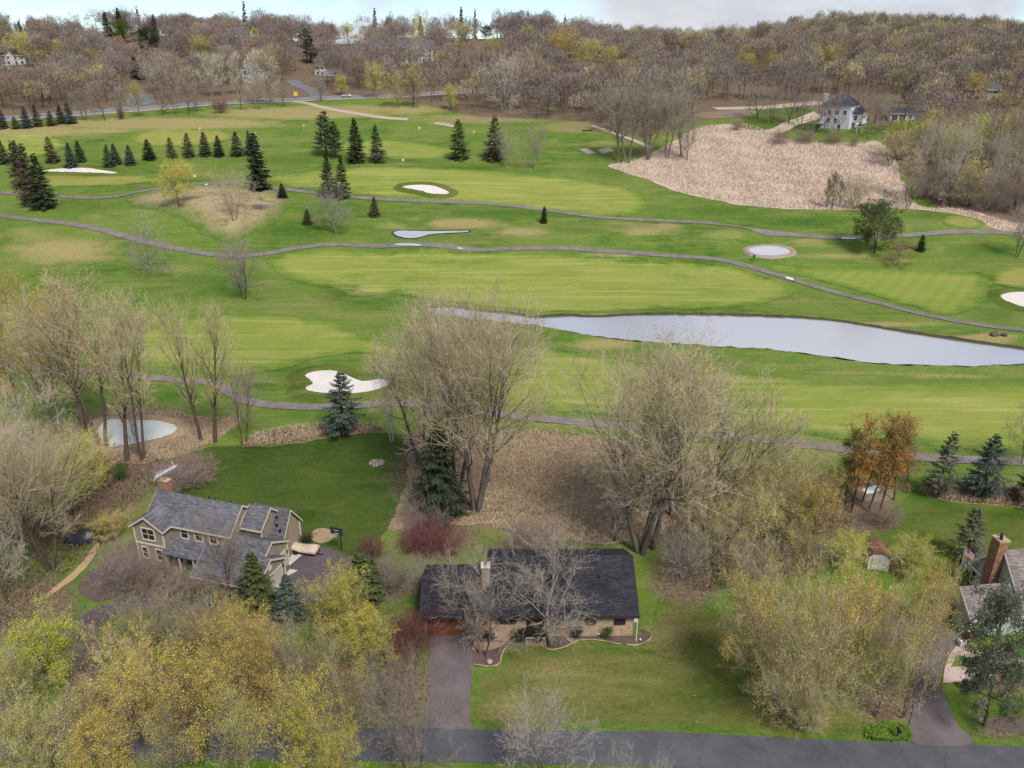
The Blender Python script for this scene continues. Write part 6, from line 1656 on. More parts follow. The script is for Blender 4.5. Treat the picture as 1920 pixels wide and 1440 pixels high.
# bare trees standing round the white house
for i, (x, b, t, w) in enumerate([(1446, 232, 150, 60), (1478, 232, 140, 64), (1500, 238, 158, 50), (1572, 252, 165, 44), (1628, 262, 172, 44), (1640, 232, 160, 54), (1655, 262, 165, 40), (1690, 244, 160, 50), (1705, 240, 168, 40), (1420, 222, 150, 60), (1548, 250, 168, 40), (1612, 240, 150, 60), (1530, 248, 160, 44), (1668, 250, 178, 40)]):
    tree('far_a' if i % 2 else 'far_b', x, b, t, w, ['grey', 'brown', 'purple'][i % 3], 'olive', 'dark', f"bare tree {['left of the far yard lawn', 'in the middle of the far yard lawn', 'at the right of the far yard lawn', 'before the white house wall', 'before the dark bay of the white house', 'behind the white house bay', 'with a pale foot right of the white house', 'left of the white garage', 'in front of the white garage doors', 'behind the far yard lawn', 'at the chimney end of the white house', 'rising behind the white house roof', 'between far yard and white house', 'between white house and garage'][i]}", 'tree', "bare trees round the white house")

# the rest of the woods, row behind row
rw = np.random.default_rng(99)
cells = []
for Y in np.arange(262, 720, 8.0):
    stepx = 9.5
    for X in np.arange(-0.72 * Y - 20, 0.72 * Y + 20, stepx):
        cells.append((X + rw.uniform(-4, 4), Y + rw.uniform(-3.5, 3.5)))
cells = np.array(cells)
cz = terr(cells[:, 0], cells[:, 1])
cpx, cpy, cZ = to_px(cells[:, 0], cells[:, 1], cz)
clim = np.interp(cpx, edge_px, edge_py)
road_py = np.interp(cpx, [p[0] for p in FAR_ROAD], [p[1] for p in FAR_ROAD])
keep = (cpx > -90) & (cpx < 2010) & (cells[:, 1] < 715)
keep &= cpy < clim - 3
keep &= ~((np.abs(cpy - road_py) < 9) & (cpx < 900)) & ~((cpy > road_py - 9) & (cpx < 770))
keep &= ~((cpx > 1300) & (cpx < 1545) & (cpy > 190) & (cpy < 250))        # far yard and track
keep &= ~((cpx > 1525) & (cpx < 1725) & (cpy > 178) & (cpy < 275))        # white house plot
keep &= ~((cpx > 1660) & (cpy > 290) & (rw.uniform(0, 1, len(cpx)) < 0.35))
keep &= ~((cpx > 232) & (cpx < 292) & (cpy > 165))                        # turnout
keep &= ~((cpx > 385) & (cpx < 600) & (cpy > 160))                        # open lawn behind the highway
keep &= ~((cpx > 540) & (cpx < 610) & (cpy > 140))
for (hx, hy, w2) in ((26, 122, 26), (8, 160, 26), (62, 158, 26), (476, 152, 18), (346, 140, 14), (612, 142, 18), (782, 118, 26), (1258, 128, 36), (1838, 188, 22)):
    keep &= ~((np.abs(cpx - hx) < w2) & (cpy > hy - 16) & (cpy < hy + 13))
for (fx, fb, ft, fw) in PLACED:
    if fb < 262:
        rpx = 7.0 * FPX / cZ; hpx = 14.0 * FPX / cZ
        keep &= ~((np.abs(cpx - fx) < 0.36 * fw + 0.7 * rpx) & (cpy > fb - 5) & (cpy - hpx < ft + 0.72 * (fb - ft)))
        keep &= ~((np.abs(cpx - fx) < 0.2 * fw + 6) & (np.abs(cpy - fb) < 5))
cells, cz, cpx, cpy, cZ = cells[keep], cz[keep], cpx[keep], cpy[keep], cZ[keep]
# crest: trees past the top of the hill are hidden; keep those whose head shows
ang = (cz + 14 - CAM_H) / cells[:, 1]
order = np.argsort(cells[:, 1])
show = np.zeros(len(cells), bool)
bins = {}
for i in order:
    b = int(cpx[i] // 16)
    m = max(bins.get(k, -9) for k in (b - 1, b, b + 1))
    if ang[i] > m - 0.012: show[i] = True
    bins[b] = max(bins.get(b, -9), ang[i])
cells, cz, cpx, cpy, cZ = (a[show] for a in (cells, cz, cpx, cpy, cZ))
drift = np.sin(cpx * 0.013 + cpy * 0.05) + np.sin(cpx * 0.031 - cpy * 0.08 + 2)
def wood_kind(i):
    """kind, height, radius, twig, leaf for a tree of the woods"""
    x, y = cpx[i], cpy[i]; u = rw.uniform(); d = drift[i]
    green = 0.05 + 0.10 * (d > 0.6)
    if x > 1150: green = 0.20
    if x > 1500 and 55 < y < 170: green = 0.36
    if x > 1560 and y < 80: green = 0.06
    if x < 1150 and y > 160: green = 0.12
    if u < green:
        return ('far_c' if rw.uniform() < 0.6 else 'far_d', rw.uniform(13, 17), rw.uniform(5.4, 7.6), 'tan', ['pale', 'olive', 'pale', 'gold', 'lime'][rw.integers(0, 5)])
    if x > 1180 and y < 105:
        return (['far_d', 'far_b', 'far_e'][rw.integers(0, 3)], rw.uniform(14, 20), rw.uniform(4, 6), ['tan', 'grey', 'brown'][rw.integers(0, 3)], 'pale')
    k = ['far_a', 'far_b'][rw.integers(0, 2)]
    return (k, rw.choice([12, 14, 16, 19]) * rw.uniform(.92, 1.1), rw.choice([5.0, 6.5, 8.0, 10.0]) * rw.uniform(.9, 1.1), ['purple', 'brown', 'purple', 'rust', 'grey', 'purple'][rw.integers(0, 6)], 'olive')
# nearest and skyline ones as trees of their own, the mass between as one wood
NW = 215
prio = cZ.copy()
sky_y = np.full(140, 1e9)
top_py = to_px(cells[:, 0], cells[:, 1], cz + 14)[1]
for i in range(len(cells)):
    b = int(np.clip((cpx[i] + 90) // 16, 0, 139)); sky_y[b] = min(sky_y[b], top_py[i])
for i in range(len(cells)):
    b = int(np.clip((cpx[i] + 90) // 16, 0, 139))
    if top_py[i] < sky_y[b] + 1.5: prio[i] *= 0.55
own = set(np.argsort(prio)[:NW].tolist())
LANDMARKS = [(43, 55, "round dark evergreen on the left ridge"), (55, 90, "large yellow crown in the left woods"), (204, 45, "dark ridge spruce left of the green pine"), (228, 60, "bright green hillside pine"), (287, 75, "big dark hillside evergreen"),
    (375, 90, "yellow crown left of middle"), (461, 30, "tallest lone evergreen"), (480, 130, "blue grey house"), (583, 90, "tall greyish pine"), (640, 155, "little roadside yellow tree"), (704, 40, "narrow skyline spruce"),
    (782, 95, "large pale house in the woods"), (793, 38, "yellow crown on the skyline"), (868, 60, "pale olive crown on the hillside"), (915, 88, "brightest yellow crown"), (945, 150, "big pale tree at the wood edge"), (1062, 85, "amber dome crown"),
    (1150, 110, "smaller yellow crown"), (1258, 115, "long low beige house"), (1420, 115, "bright lime pair of trees"), (1590, 210, "white house"), (1690, 215, "white garage"), (1820, 165, "amber crowned right tree"), (1560, 105, "high gold crown"),
    (1760, 280, "first white birch"), (1855, 300, "seventh white birch"), (262, 180, "highway turnout"), (30, 215, "left end of the highway"), (120, 160, "beige houses in the left woods"), (1240, 220, "marsh cottonwoods"), (1900, 100, "right end of the ridge"), (840, 170, "small lime tree at the wood edge"), (1330, 90, "low right skyline")]
ORD = ["closest", "second closest", "third closest", "fourth closest", "fifth closest", "sixth closest", "seventh closest", "eighth closest", "ninth closest", "tenth closest", "eleventh closest", "twelfth closest", "thirteenth closest", "fourteenth closest", "fifteenth closest", "sixteenth closest", "seventeenth closest", "farthest"]
own_l = sorted(own)
near = {}
for i in own_l:
    yy = 0.5 * (cpy[i] + top_py[i])
    d_ = [math.hypot(cpx[i] - a, (yy - b) * 1.5) for a, b, _ in LANDMARKS]
    k = int(np.argmin(d_)); side = "right of" if cpx[i] >= LANDMARKS[k][0] else "left of"
    near.setdefault((k, side), []).append((d_[k], i))
WHERE = {}
for (k, side), l in near.items():
    for n_, (_, i) in enumerate(sorted(l)):
        WHERE[i] = f"{ORD[min(n_, 17)]} {side} the {LANDMARKS[k][2]}" if n_ < 17 else f"{ORD[min(n_ - 17, 16)]} to the farthest {side} the {LANDMARKS[k][2]}"
def zone(i):
    x, y = cpx[i], cpy[i]
    if x > 1640 and y > 225: return "in the thicket right of the marsh"
    if x > 1300: return "in the woods behind the white house"
    if x > 1050: return "in the woods behind the marsh cottonwoods"
    if x > 720: return "in the woods above the upper fairway"
    if x > 380: return "on the slope above the highway cars"
    return "on the slope above the left end of the highway"
mass_v, mass_f, mass_c, mb_ = [], [], [], 0
def mass_tree(rng, base, h, r, twc):
    """a plain crown of strokes on a forked stem, for the mass of the wood"""
    n = 560
    a = rng.uniform(0, 6.283, n); u = rng.uniform(0.0, 1, n)
    el = np.arccos(1 - 1.35 * u)
    rr = r * rng.uniform(0.62, 1.0, n)
    c = np.stack([np.cos(a) * np.sin(el) * rr, np.sin(a) * np.sin(el) * rr, h * 0.60 + np.cos(el) * rr * (h * 0.40 / r)], 1)
    d = _norm(c - np.array([0, 0, h * 0.3]) + rng.normal(0, 0.35 * r, (n, 3)))
    L_ = rng.uniform(0.6, 1.7, n)[:, None]; s = _norm(np.cross(d, rng.normal(0, 1, (n, 3)))) * rng.uniform(0.05, 0.14, n)[:, None]
    p, q = c - d * L_ * 0.5, c + d * L_ * 0.5
    v = np.stack([p - s, p + s, q + s * 0.4, q - s * 0.4], 1).reshape(-1, 3)
    k = np.repeat(rng.uniform(0.7, 1.25, n), 4)
    t = np.array([[-.2, -.2, -1], [.2, -.2, -1], [.2, .2, -1], [-.2, .2, -1], [-.1, -.1, h * .6], [.1, -.1, h * .6], [.1, .1, h * .6], [-.1, .1, h * .6]], float)
    tf = np.array([[0, 1, 5, 4], [1, 2, 6, 5], [2, 3, 7, 6], [3, 0, 4, 7]])
    v2 = np.concatenate([v, t]) + np.array(base)
    f2 = np.concatenate([np.arange(4 * n).reshape(n, 4), tf + 4 * n])
    col = np.concatenate([k[:, None] * np.array(twc)[None], np.tile(np.array(twc) * 0.5, (8, 1))])
    return v2, f2, col
for i in range(len(cells)):
    kk, h_, r_, tw, lf = wood_kind(i)
    base = (cells[i, 0], cells[i, 1], cz[i])
    if i in own:
        col_ = {'purple': 'purplish', 'brown': 'brown', 'rust': 'rusty', 'grey': 'grey', 'tan': 'tan', 'pale': 'pale'}[tw]
        if kk in ('far_c', 'far_d') and tw == 'tan': lb = f"{ {'pale': 'pale', 'olive': 'olive', 'gold': 'gold', 'lime': 'lime'}[lf]} budding tree, {WHERE[i]}"
        else: lb = f"bare {col_} tree, {WHERE[i]}"
        put_tree(kk, base, h_, r_, tw, lf, 'dark', lb, 'tree', "trees " + zone(i), name='woodland_tree', vary=0.24)
    else:
        kv = rw.uniform(0.68, 1.18)
        twc = TW[tw] if not (kk == 'far_c' or (kk == 'far_d' and tw == 'tan')) else tuple(0.35 * a + 0.65 * b for a, b in zip(LF[lf], TW['tan']))
        twc = tuple(q * kv for q in twc)
        v_, f_, c_ = mass_tree(rw, base, h_, r_, twc)
        mass_v.append(v_); mass_f.append(f_ + mb_); mass_c.append(c_); mb_ += len(v_)
m_, t_, o_ = new_mat("woodland_twigs")
a_ = attr(t_, "tint"); d_ = t_.nodes.new("ShaderNodeBsdfDiffuse"); t_.links.new(a_.outputs['Color'], d_.inputs[0]); t_.links.new(d_.outputs[0], o_.inputs[0])
wood_o = mesh_obj("woodland", np.concatenate(mass_v), np.concatenate(mass_f), m_, attrs={"tint": np.concatenate(mass_c)})
wood_o['kind'] = 'stuff'
print("WOOD", len(cells), len(own))

# ------------------------------------------------------------------ reeds, tall dry grass, ground cover: uncountable blades
def blades(name, poly_px, n, hgt, wid, mat, seed, lean=0.5, clump=0.0, hole=None):
    rg = np.random.default_rng(seed)
    poly = px_poly(poly_px, True, 5) if not isinstance(poly_px, np.ndarray) else poly_px
    lo, hi = poly.min(0), poly.max(0)
    pts = rg.uniform(lo, hi, (int(n * 2.6), 2))
    pts = pts[inside(poly, pts[:, 0], pts[:, 1])]
    if hole is not None: pts = pts[~inside(hole, pts[:, 0], pts[:, 1])]
    dens = 0.5 + 0.25 * np.sin(pts[:, 0] * 0.31 + 1) + 0.25 * np.sin(pts[:, 1] * 0.43 + pts[:, 0] * 0.17)
    pts = pts[rg.uniform(0, 1, len(pts)) < 0.35 + 0.65 * dens][:n]
    m = len(pts)
    z = terr(pts[:, 0], pts[:, 1])
    b = np.column_stack([pts, z])
    h = hgt * rg.uniform(0.55, 1.25, m)
    wind = np.array([0.35, -0.1, 0]) * lean
    d = np.column_stack([rg.normal(0, lean * 0.6, m), rg.normal(0, lean * 0.6, m), np.ones(m)]) + wind
    tip = b + d * h[:, None]
    a = rg.uniform(0, 6.283, m); s = np.column_stack([np.cos(a), np.sin(a), a * 0]) * (wid * rg.uniform(0.6, 1.4, m))[:, None]
    mid = b + d * h[:, None] * np.array([0.35, 0.35, 0.6])
    v = np.stack([b - s, b + s, mid + s * 0.9, tip, mid - s * 0.9], 1).reshape(-1, 3)
    k = np.arange(m)[:, None] * 5
    f = np.concatenate([k + np.array([0, 1, 2, 4])])
    f3 = k + np.array([4, 2, 3, 3])
    me_f = [tuple(q) for q in f.tolist()] + [tuple(q[:3]) for q in f3.tolist()]
    o = mesh_obj(name, v, me_f, mat, attrs={"rnd": np.repeat(rg.uniform(0, 1, m), 5)})
    o['kind'] = 'stuff'
    return o
def blade_mat(name, a, b, c):
    m, t, o = new_mat(name)
    r_ = attr(t, "rnd")
    g = noise(t, pos_of(t), 0.25, 5, 0.6)
    col = mixc(t, 0.45, ramp(t, r_.outputs['Fac'], [a, b, c]), ramp(t, g, [a, c], [0.35, 0.65]))
    d = t.nodes.new("ShaderNodeBsdfDiffuse"); t.links.new(col, d.inputs[0]); t.links.new(d.outputs[0], o.inputs[0])
    return m
B_REED = blade_mat("dead_reeds", (0.43, 0.34, 0.26), (0.51, 0.415, 0.325), (0.58, 0.485, 0.39))
B_DRY = blade_mat("dry_grass_blades", (0.25, 0.175, 0.11), (0.39, 0.30, 0.20), (0.52, 0.42, 0.295))
B_GREEN = blade_mat("fresh_ground_cover", (0.06, 0.13, 0.015), (0.12, 0.22, 0.03), (0.18, 0.28, 0.05))
B_LITTER = blade_mat("brown_undergrowth", (0.10, 0.065, 0.05), (0.19, 0.135, 0.10), (0.30, 0.22, 0.165))
blades("cattail_reeds", MARSH_PX, 34000, 0.8, 0.10, B_REED, 5, 0.6)
blades("tall_dry_grass", [(760, 818), (850, 806), (960, 806), (1060, 812), (1200, 832), (1320, 850), (1350, 900), (1340, 980), (1250, 1000), (1120, 1020), (1000, 1010), (900, 985), (800, 990), (735, 995), (740, 960), (765, 900)], 26000, 0.55, 0.05, B_DRY, 6, 0.9)
blades("tall_dry_grass", [(238, 374), (290, 356), (360, 347), (420, 345), (490, 352), (538, 364), (546, 385), (520, 412), (480, 436), (440, 452), (400, 448), (340, 412), (262, 390)], 6000, 0.35, 0.05, B_DRY, 7, 0.9)
blades("tall_dry_grass", [(455, 838), (485, 815), (560, 802), (640, 797), (700, 800), (712, 811), (640, 816), (560, 832), (500, 835)], 4500, 0.8, 0.06, B_DRY, 8, 0.7)
blades("tall_dry_grass", [(1728, 908), (1790, 906), (1920, 917), (2020, 925), (2020, 955), (1920, 952), (1850, 946), (1760, 937)], 4500, 0.8, 0.06, B_DRY, 9, 0.7)
blades("tall_dry_grass", [(170, 800), (230, 768), (300, 768), (380, 785), (440, 782), (445, 800), (400, 830), (330, 855), (240, 870), (180, 850)], 6000, 0.5, 0.05, B_DRY, 14, 0.9, hole=lp)
blades("ground_cover", [(1622, 1382), (1632, 1366), (1660, 1358), (1690, 1362), (1704, 1374), (1700, 1386), (1650, 1388)], 5000, 0.3, 0.10, B_GREEN, 10, 1.0)
blades("undergrowth", [(0, 860), (150, 830), (280, 850), (300, 900), (240, 960), (200, 1020), (120, 1080), (60, 1160), (-60, 1200), (-80, 900)], 9000, 0.6, 0.05, B_LITTER, 11, 1.2)
blades("undergrowth", [(1260, 860), (1400, 880), (1560, 900), (1600, 960), (1540, 1060), (1400, 1100), (1290, 1100), (1250, 1000)], 9000, 0.7, 0.05, B_LITTER, 12, 1.2)
blades("undergrowth", [(140, 1180), (300, 1110), (560, 1150), (720, 1140), (790, 1200), (790, 1340), (640, 1364), (200, 1362)], 10000, 0.5, 0.05, B_LITTER, 13, 1.2)

# ------------------------------------------------------------------ things in the yards and on the course
def at(px, py, dz=0.0):
    p = P(px, py); p.z += dz; return p

# flagpole with two flags
fp = thing("flagpole", "white flagpole with a gold ball behind the green garage", "flagpole", at(1793, 1096))
MB().tube((0, 0, 0), (0, 0, 5.3), 0.05, 0.035, 8).obj("pole", M_WHITE, fp)
MB().ball((0, 0, 5.38), 0.1, 8, 6).obj("finial", plain("gold_ball", (0.5, 0.33, 0.06), 0.3, 0.5, 0.8), fp)
def flag_mesh(o, w, h, z, mats, pick, nx=24, nz=26, wave=0.16, droop=0.7):
    """cloth hanging from the pole and drooping away from it"""
    v, f, mi = [], [], []
    for j in range(nz + 1):
        for i in range(nx + 1):
            s, t = i / nx, j / nz
            x = 0.06 + s * w * 0.72
            v.append((x, wave * math.sin(s * 7 + t * 2) * s, z - t * h - droop * s * s * w * 0.75))
    for j in range(nz):
        for i in range(nx):
            a = j * (nx + 1) + i
            f.append((a, a + 1, a + nx + 2, a + nx + 1)); mi.append(pick((i + .5) / nx, (j + .5) / nz))
    return mesh_obj("cloth", v, f, parent=o, mats=mats, midx=mi, smooth=True)
F_R, F_W, F_B = plain("flag_red", (0.42, 0.03, 0.045), 0.8, var=0.03), plain("flag_white", (0.66, 0.65, 0.65), 0.8, var=0.03), plain("flag_blue", (0.028, 0.045, 0.16), 0.8, var=0.03)
F_SB = plain("flag_royal_blue", (0.02, 0.085, 0.36), 0.8, var=0.05); F_G = plain("flag_gold", (0.55, 0.42, 0.08), 0.8, var=0.05)
def us(s, t):
    if s < 0.4 and t < 7 / 13:
        c, r_ = (s / 0.4 * 12), (t / (7 / 13) * 14)
        return 1 if (int(c) % 2 == 1 and int(r_) % 3 == 1) else 2
    return 0 if int(t * 13) % 2 == 0 else 1
us_f = thing("flag", "United States flag with red and white stripes, upper of two on the pole", "flag", at(1793, 1096), R(-18), "flags on the pole")
flag_mesh(us_f, 1.45, 0.95, 5.15, [F_R, F_W, F_B], us)
st_f = thing("flag", "royal blue state flag with a small pale emblem, lower of two on the pole", "flag", at(1793, 1096), R(-30), "flags on the pole")
flag_mesh(st_f, 1.0, 1.2, 3.75, [F_SB, F_W, F_G], lambda s, t: 1 if (s - .5) ** 2 + (t - .45) ** 2 < 0.014 else 2 if (s - .5) ** 2 + (t - .45) ** 2 < 0.028 else 0, droop=1.0)

# covered boat on the driveway court of the tan house
bt = thing("boat", "small boat under a beige cover beside the tan garage", "boat", at(568, 1036), R(-17))
rings = []
for k in range(9):
    s = k / 8; x = -2.2 + 4.4 * s
    w = 0.95 * math.sin(math.pi * min(1, 0.28 + 0.72 * (1 - s) if s > .35 else 0.75)) ** 0.7; w = max(w, 0.12)
    h = 1.0 + 0.35 * s + 0.15 * math.sin(s * 9)
    rings.append([(x, w * a, 0.45 + (h - 0.45) * b) for a, b in ((-0.75, 0), (-1, .35), (-.95, .62), (-.5, .86), (0, 1.0 + 0.08 * math.sin(s * 17)), (.5, .86), (.95, .62), (1, .35), (.75, 0))])
MB().loft(rings).obj("cover", plain("beige_canvas", (0.50, 0.385, 0.295), 0.8, var=0.15, scale=2, bumpd=0.1), bt, True)
MB().tube((-2.4, 0, 0.35), (3.0, 0, 0.35), 0.06).obj("trailer", M_BLACK, bt)
for s in (-0.85, 0.85):
    MB().tube((-0.6, s - 0.09, 0.3), (-0.6, s + 0.09, 0.3), 0.3, n=14).obj("wheel", M_BLACK, bt)

# basketball hoop
bh = thing("basketball_hoop", "dark basketball hoop on a pole at the corner of the driveway court", "basketball hoop", at(641, 1032), R(-20))
MB().tube((0, 0, 0), (0, 0, 3.3), 0.07, 0.06, 8).tube((0, 0, 2.9), (0, -0.7, 3.2), 0.045).tube((0, 0, 3.3), (0, -0.7, 3.5), 0.045).obj("pole", M_BLACK, bh)
b_ = MB().box(-0.9, -0.78, 2.9, 0.9, -0.72, 3.95).obj("backboard", plain("smoked_backboard", (0.03, 0.035, 0.05), 0.25, 0.5), bh)
MB().box(-0.32, -0.80, 3.05, 0.32, -0.785, 3.1).box(-0.32, -0.80, 3.5, 0.32, -0.785, 3.55).obj("target", M_WHITE, b_)
q = MB(); n_ = 14
for i in range(n_):
    a0_, a1_ = 2 * math.pi * i / n_, 2 * math.pi * (i + 1) / n_
    q.tube((0.23 * math.cos(a0_), -1.03 + 0.23 * math.sin(a0_), 3.05), (0.23 * math.cos(a1_), -1.03 + 0.23 * math.sin(a1_), 3.05), 0.014, n=4)
rim_ = q.obj("rim", plain("orange_rim", (0.5, 0.12, 0.03), 0.5), bh)
q = MB()
for i in range(10):
    a = 2 * math.pi * i / 10
    q.tube((0.23 * math.cos(a), -1.03 + 0.23 * math.sin(a), 3.05), (0.13 * math.cos(a + .5), -1.03 + 0.13 * math.sin(a + .5), 2.65), 0.012, n=3)
q.obj("net", M_WHITE, rim_)

def lumpy(name, label, cat, px, py, rx, ry, rz_, mat, seed, jit=0.22, rot=0.0, group=None):
    rg = random.Random(seed)
    e = empty(name, at(px, py), rot)
    rings = []
    for k, (f, z) in enumerate([(1.0, -0.05), (1.02, 0.22), (0.85, 0.55), (0.6, 0.82), (0.25, 1.0)]):
        rings.append([(rx * f * math.cos(a) * (1 + rg.uniform(-jit, jit)), ry * f * math.sin(a) * (1 + rg.uniform(-jit, jit)), rz_ * z * (1 + rg.uniform(-jit, jit) * .6)) for a in np.linspace(0, 2 * math.pi, 14, endpoint=False)])
    MB().loft(rings).obj("cover" if 'tarp' in name else "heap", mat, e, True)
    tag(e, label, cat, group)
    return e
M_TARP = plain("black_tarpaulin", (0.018, 0.018, 0.024), 0.35, 0.5, var=0.3, scale=1.5, bumpd=0.15)
tp_ = lumpy("tarp_pile", "black tarpaulin over a wood pile in the left woods", "tarp pile", 160, 1013, 2.3, 1.1, 1.5, M_TARP, 3, 0.25, R(14))
for s in (-1.4, 1.5): MB().box(s - 0.35, -1.3, 0, s + 0.35, -1.05, 0.4).obj("log", plain("cut_log", (0.2, 0.13, 0.08), 0.9), tp_)
gt = lumpy("tarp_pile", "grey tarpaulin covered heap left of the white shed", "tarp pile", 1600, 1042, 1.1, 0.9, 1.2, plain("grey_tarpaulin", (0.30, 0.34, 0.36), 0.45, 0.4, var=0.2, bumpd=0.1), 4, 0.2)
# ring of stones in the lawn
fr_ = thing("fire_pit", "round stone fire pit full of ash in the dark lawn", "fire pit", at(706, 869))
MB().prism([(0.85 * math.cos(a), 0.85 * math.sin(a)) for a in np.linspace(0, 2 * math.pi, 18, endpoint=False)], 'z', 0.0, 0.12).obj("ash", plain("ash", (0.22, 0.18, 0.165), 0.95, var=0.3), fr_)
rg_ = random.Random(2)
for i in range(14):
    a = 2 * math.pi * i / 14
    MB().ball((1.02 * math.cos(a), 1.02 * math.sin(a), 0.12), 0.21 + rg_.uniform(-.04, .05), 7, 5, 0.8, 0.15, rg_).obj("stone", M_STONE if i % 3 == 0 else M_FOUND, fr_)
rp_ = thing("rock_pile", "dark pile of rocks on the bank below the right end of the path", "rocks", at(1868, 629))
for i in range(9):
    a = rg_.uniform(0, 6.28); d = rg_.uniform(0.1, 1.5)
    MB().ball((d * math.cos(a) * 1.2, d * math.sin(a) * .6, 0.3), 0.45 + rg_.uniform(-.12, .2), 8, 5, 0.75, 0.22, rg_).obj("rock", plain("dark_rock", (0.10, 0.085, 0.075), 0.9, var=0.3), rp_)
bp = thing("brush_pile", "purple grey pile of cut brush on the right flank of the tan mound", "brush pile", at(485, 389))
rgb = np.random.default_rng(77); q_ = MB()
for k in range(420):
    a, d, z = rgb.uniform(0, 6.283), abs(rgb.normal(0, 1.9)), 0
    h_ = 1.0 * math.exp(-(d / 2.4) ** 2) * rgb.uniform(0.1, 1)
    b_ = rgb.uniform(0, 6.283); l_ = rgb.uniform(0.5, 1.5)
    c_ = Vector((d * math.cos(a) * 1.25, d * math.sin(a), h_)); e_ = Vector((math.cos(b_) * l_, math.sin(b_) * l_, rgb.normal(0, .25)))
    q_.tube(c_ - e_ * .5, c_ + e_ * .5, 0.06, 0.03, 3, False)
q_.obj("branches", plain("cut_brush", (0.27, 0.205, 0.195), 0.9, var=0.3), bp)['kind'] = 'stuff'
lw = thing("lawn_rock", "pale round garden rock in the mulch bed by the driveway", "rock", at(918, 1243))
MB().ball((0, 0, 0.2), 0.33, 9, 6, 0.8, 0.14, rg_).obj("stone", M_FOUND, lw)
lm = thing("garden_lamp", "small white garden lamp at the end of the rambler bed", "lamp", at(1200, 1206))
MB().tube((0, 0, 0), (0, 0, 0.45), 0.03).obj("post", M_BLACK, lm); MB().ball((0, 0, 0.52), 0.12, 8, 6).obj("globe", M_WHITE, lm)
for i, (x, y) in enumerate([(1053, 1183), (1122, 1186)]):
    f_ = thing("flood_lamp", ["white garden lamp under the second rambler window", "white garden lamp under the third rambler window"][i], "lamp", at(x, y + 8), 0, "garden lamps")
    MB().tube((0, 0, 0), (0, 0, 0.3), 0.025).obj("post", M_BLACK, f_); MB().ball((0, 0, 0.38), 0.11, 8, 5).obj("globe", M_WHITE, f_)
for i, (x, y) in enumerate([(1068, 1200), (1076, 1206), (1064, 1193)]):
    s_ = thing("flagstone", ["middle flat stepping stone in the rambler bed", "stepping stone nearest the lawn edge", "stepping stone nearest the rambler wall"][i], "stone", at(x, y, 0.12), 0.4 * i, "stepping stones")
    MB().prism([(0.45 * math.cos(a) * rg_.uniform(.8, 1.1), 0.32 * math.sin(a) * rg_.uniform(.8, 1.1)) for a in np.linspace(0, 6.283, 7, endpoint=False)], 'z', 0, 0.06).obj("slab", M_WALK, s_)
# bench by the shed, kettle pot and clutter at the green garage
bn = thing("bench", "white garden bench right of the shed", "bench", at(1676, 1052), R(20))
MB().box(-0.7, -0.25, 0.42, 0.7, 0.22, 0.48).obj("seat", M_WHITE, bn); MB().box(-0.7, 0.2, 0.48, 0.7, 0.26, 0.95).obj("backrest", M_WHITE, bn)
for sx in (-0.6, 0.6):
    for sy in (-0.2, 0.18): MB().box(sx - 0.04, sy - 0.04, 0, sx + 0.04, sy + 0.04, 0.42).obj("leg", M_WHITE, bn)
gr = thing("kettle_grill", "black kettle grill in the gravel below the paver path", "grill", at(1808, 1292))
MB().ball((0, 0, 0.85), 0.42, 12, 8, 0.75).obj("bowl", M_BLACK, gr)
for k in range(3):
    a = k * 2.094; MB().tube((0.2 * math.cos(a), 0.2 * math.sin(a), 0.62), (0.4 * math.cos(a), 0.4 * math.sin(a), 0), 0.03).obj("leg", M_BLACK, gr)
wb = thing("wheelbarrow", "orange wheelbarrow tipped against the corner of the green garage", "wheelbarrow", at(1810, 1208), R(40))
MB().loft([[(-.35, -.25, .3), (.45, -.3, .3), (.45, .3, .3), (-.35, .25, .3)], [(-.55, -.4, .85), (.7, -.45, .8), (.7, .45, .8), (-.55, .4, .85)]]).obj("tray", plain("orange_paint", (0.55, 0.19, 0.02), 0.5), wb)
MB().tube((0.75, -0.05, 0.2), (0.75, 0.05, 0.2), 0.2, n=12).obj("wheel", M_BLACK, wb)
for s in (-.28, .28): MB().tube((0.75, s * .3, 0.22), (-1.1, s, 0.65), 0.03).obj("handle", M_METAL, wb)
bi = thing("bin", "white plastic bin beside the orange wheelbarrow", "bin", at(1802, 1212))
MB().loft([[(-.25, -.25, 0), (.25, -.25, 0), (.25, .25, 0), (-.25, .25, 0)], [(-.32, -.32, .8), (.32, -.32, .8), (.32, .32, .8), (-.32, .32, .8)]]).obj("body", M_WHITE, bi)
MB().box(-.35, -.35, .8, .35, .35, .87).obj("lid", M_WHITE, bi)
mbx = thing("mailbox", "dark mailbox on a post in the green ground cover", "mailbox", at(1681, 1384))
MB().box(-.06, -.06, 0, .06, .06, 1.05).box(-.06, -.35, .95, .06, .1, 1.04).obj("post", plain("dark_wood", (0.05, 0.035, 0.03), 0.8), mbx)
MB().prism([(-.13, 0.0), (.13, 0.0), (.13, .16), (.08, .25), (-.08, .25), (-.13, .16)], 'y', -.42, .14).obj("box", M_BLACK, mbx).location.z = 1.045
sk = thing("survey_stake", "orange survey stake in the yard right of the rambler", "stake", at(1261, 1121))
MB().tube((0, 0, 0), (0, 0, 0.9), 0.035).obj("stake", plain("orange_stake", (0.55, 0.17, 0.04), 0.6), sk)
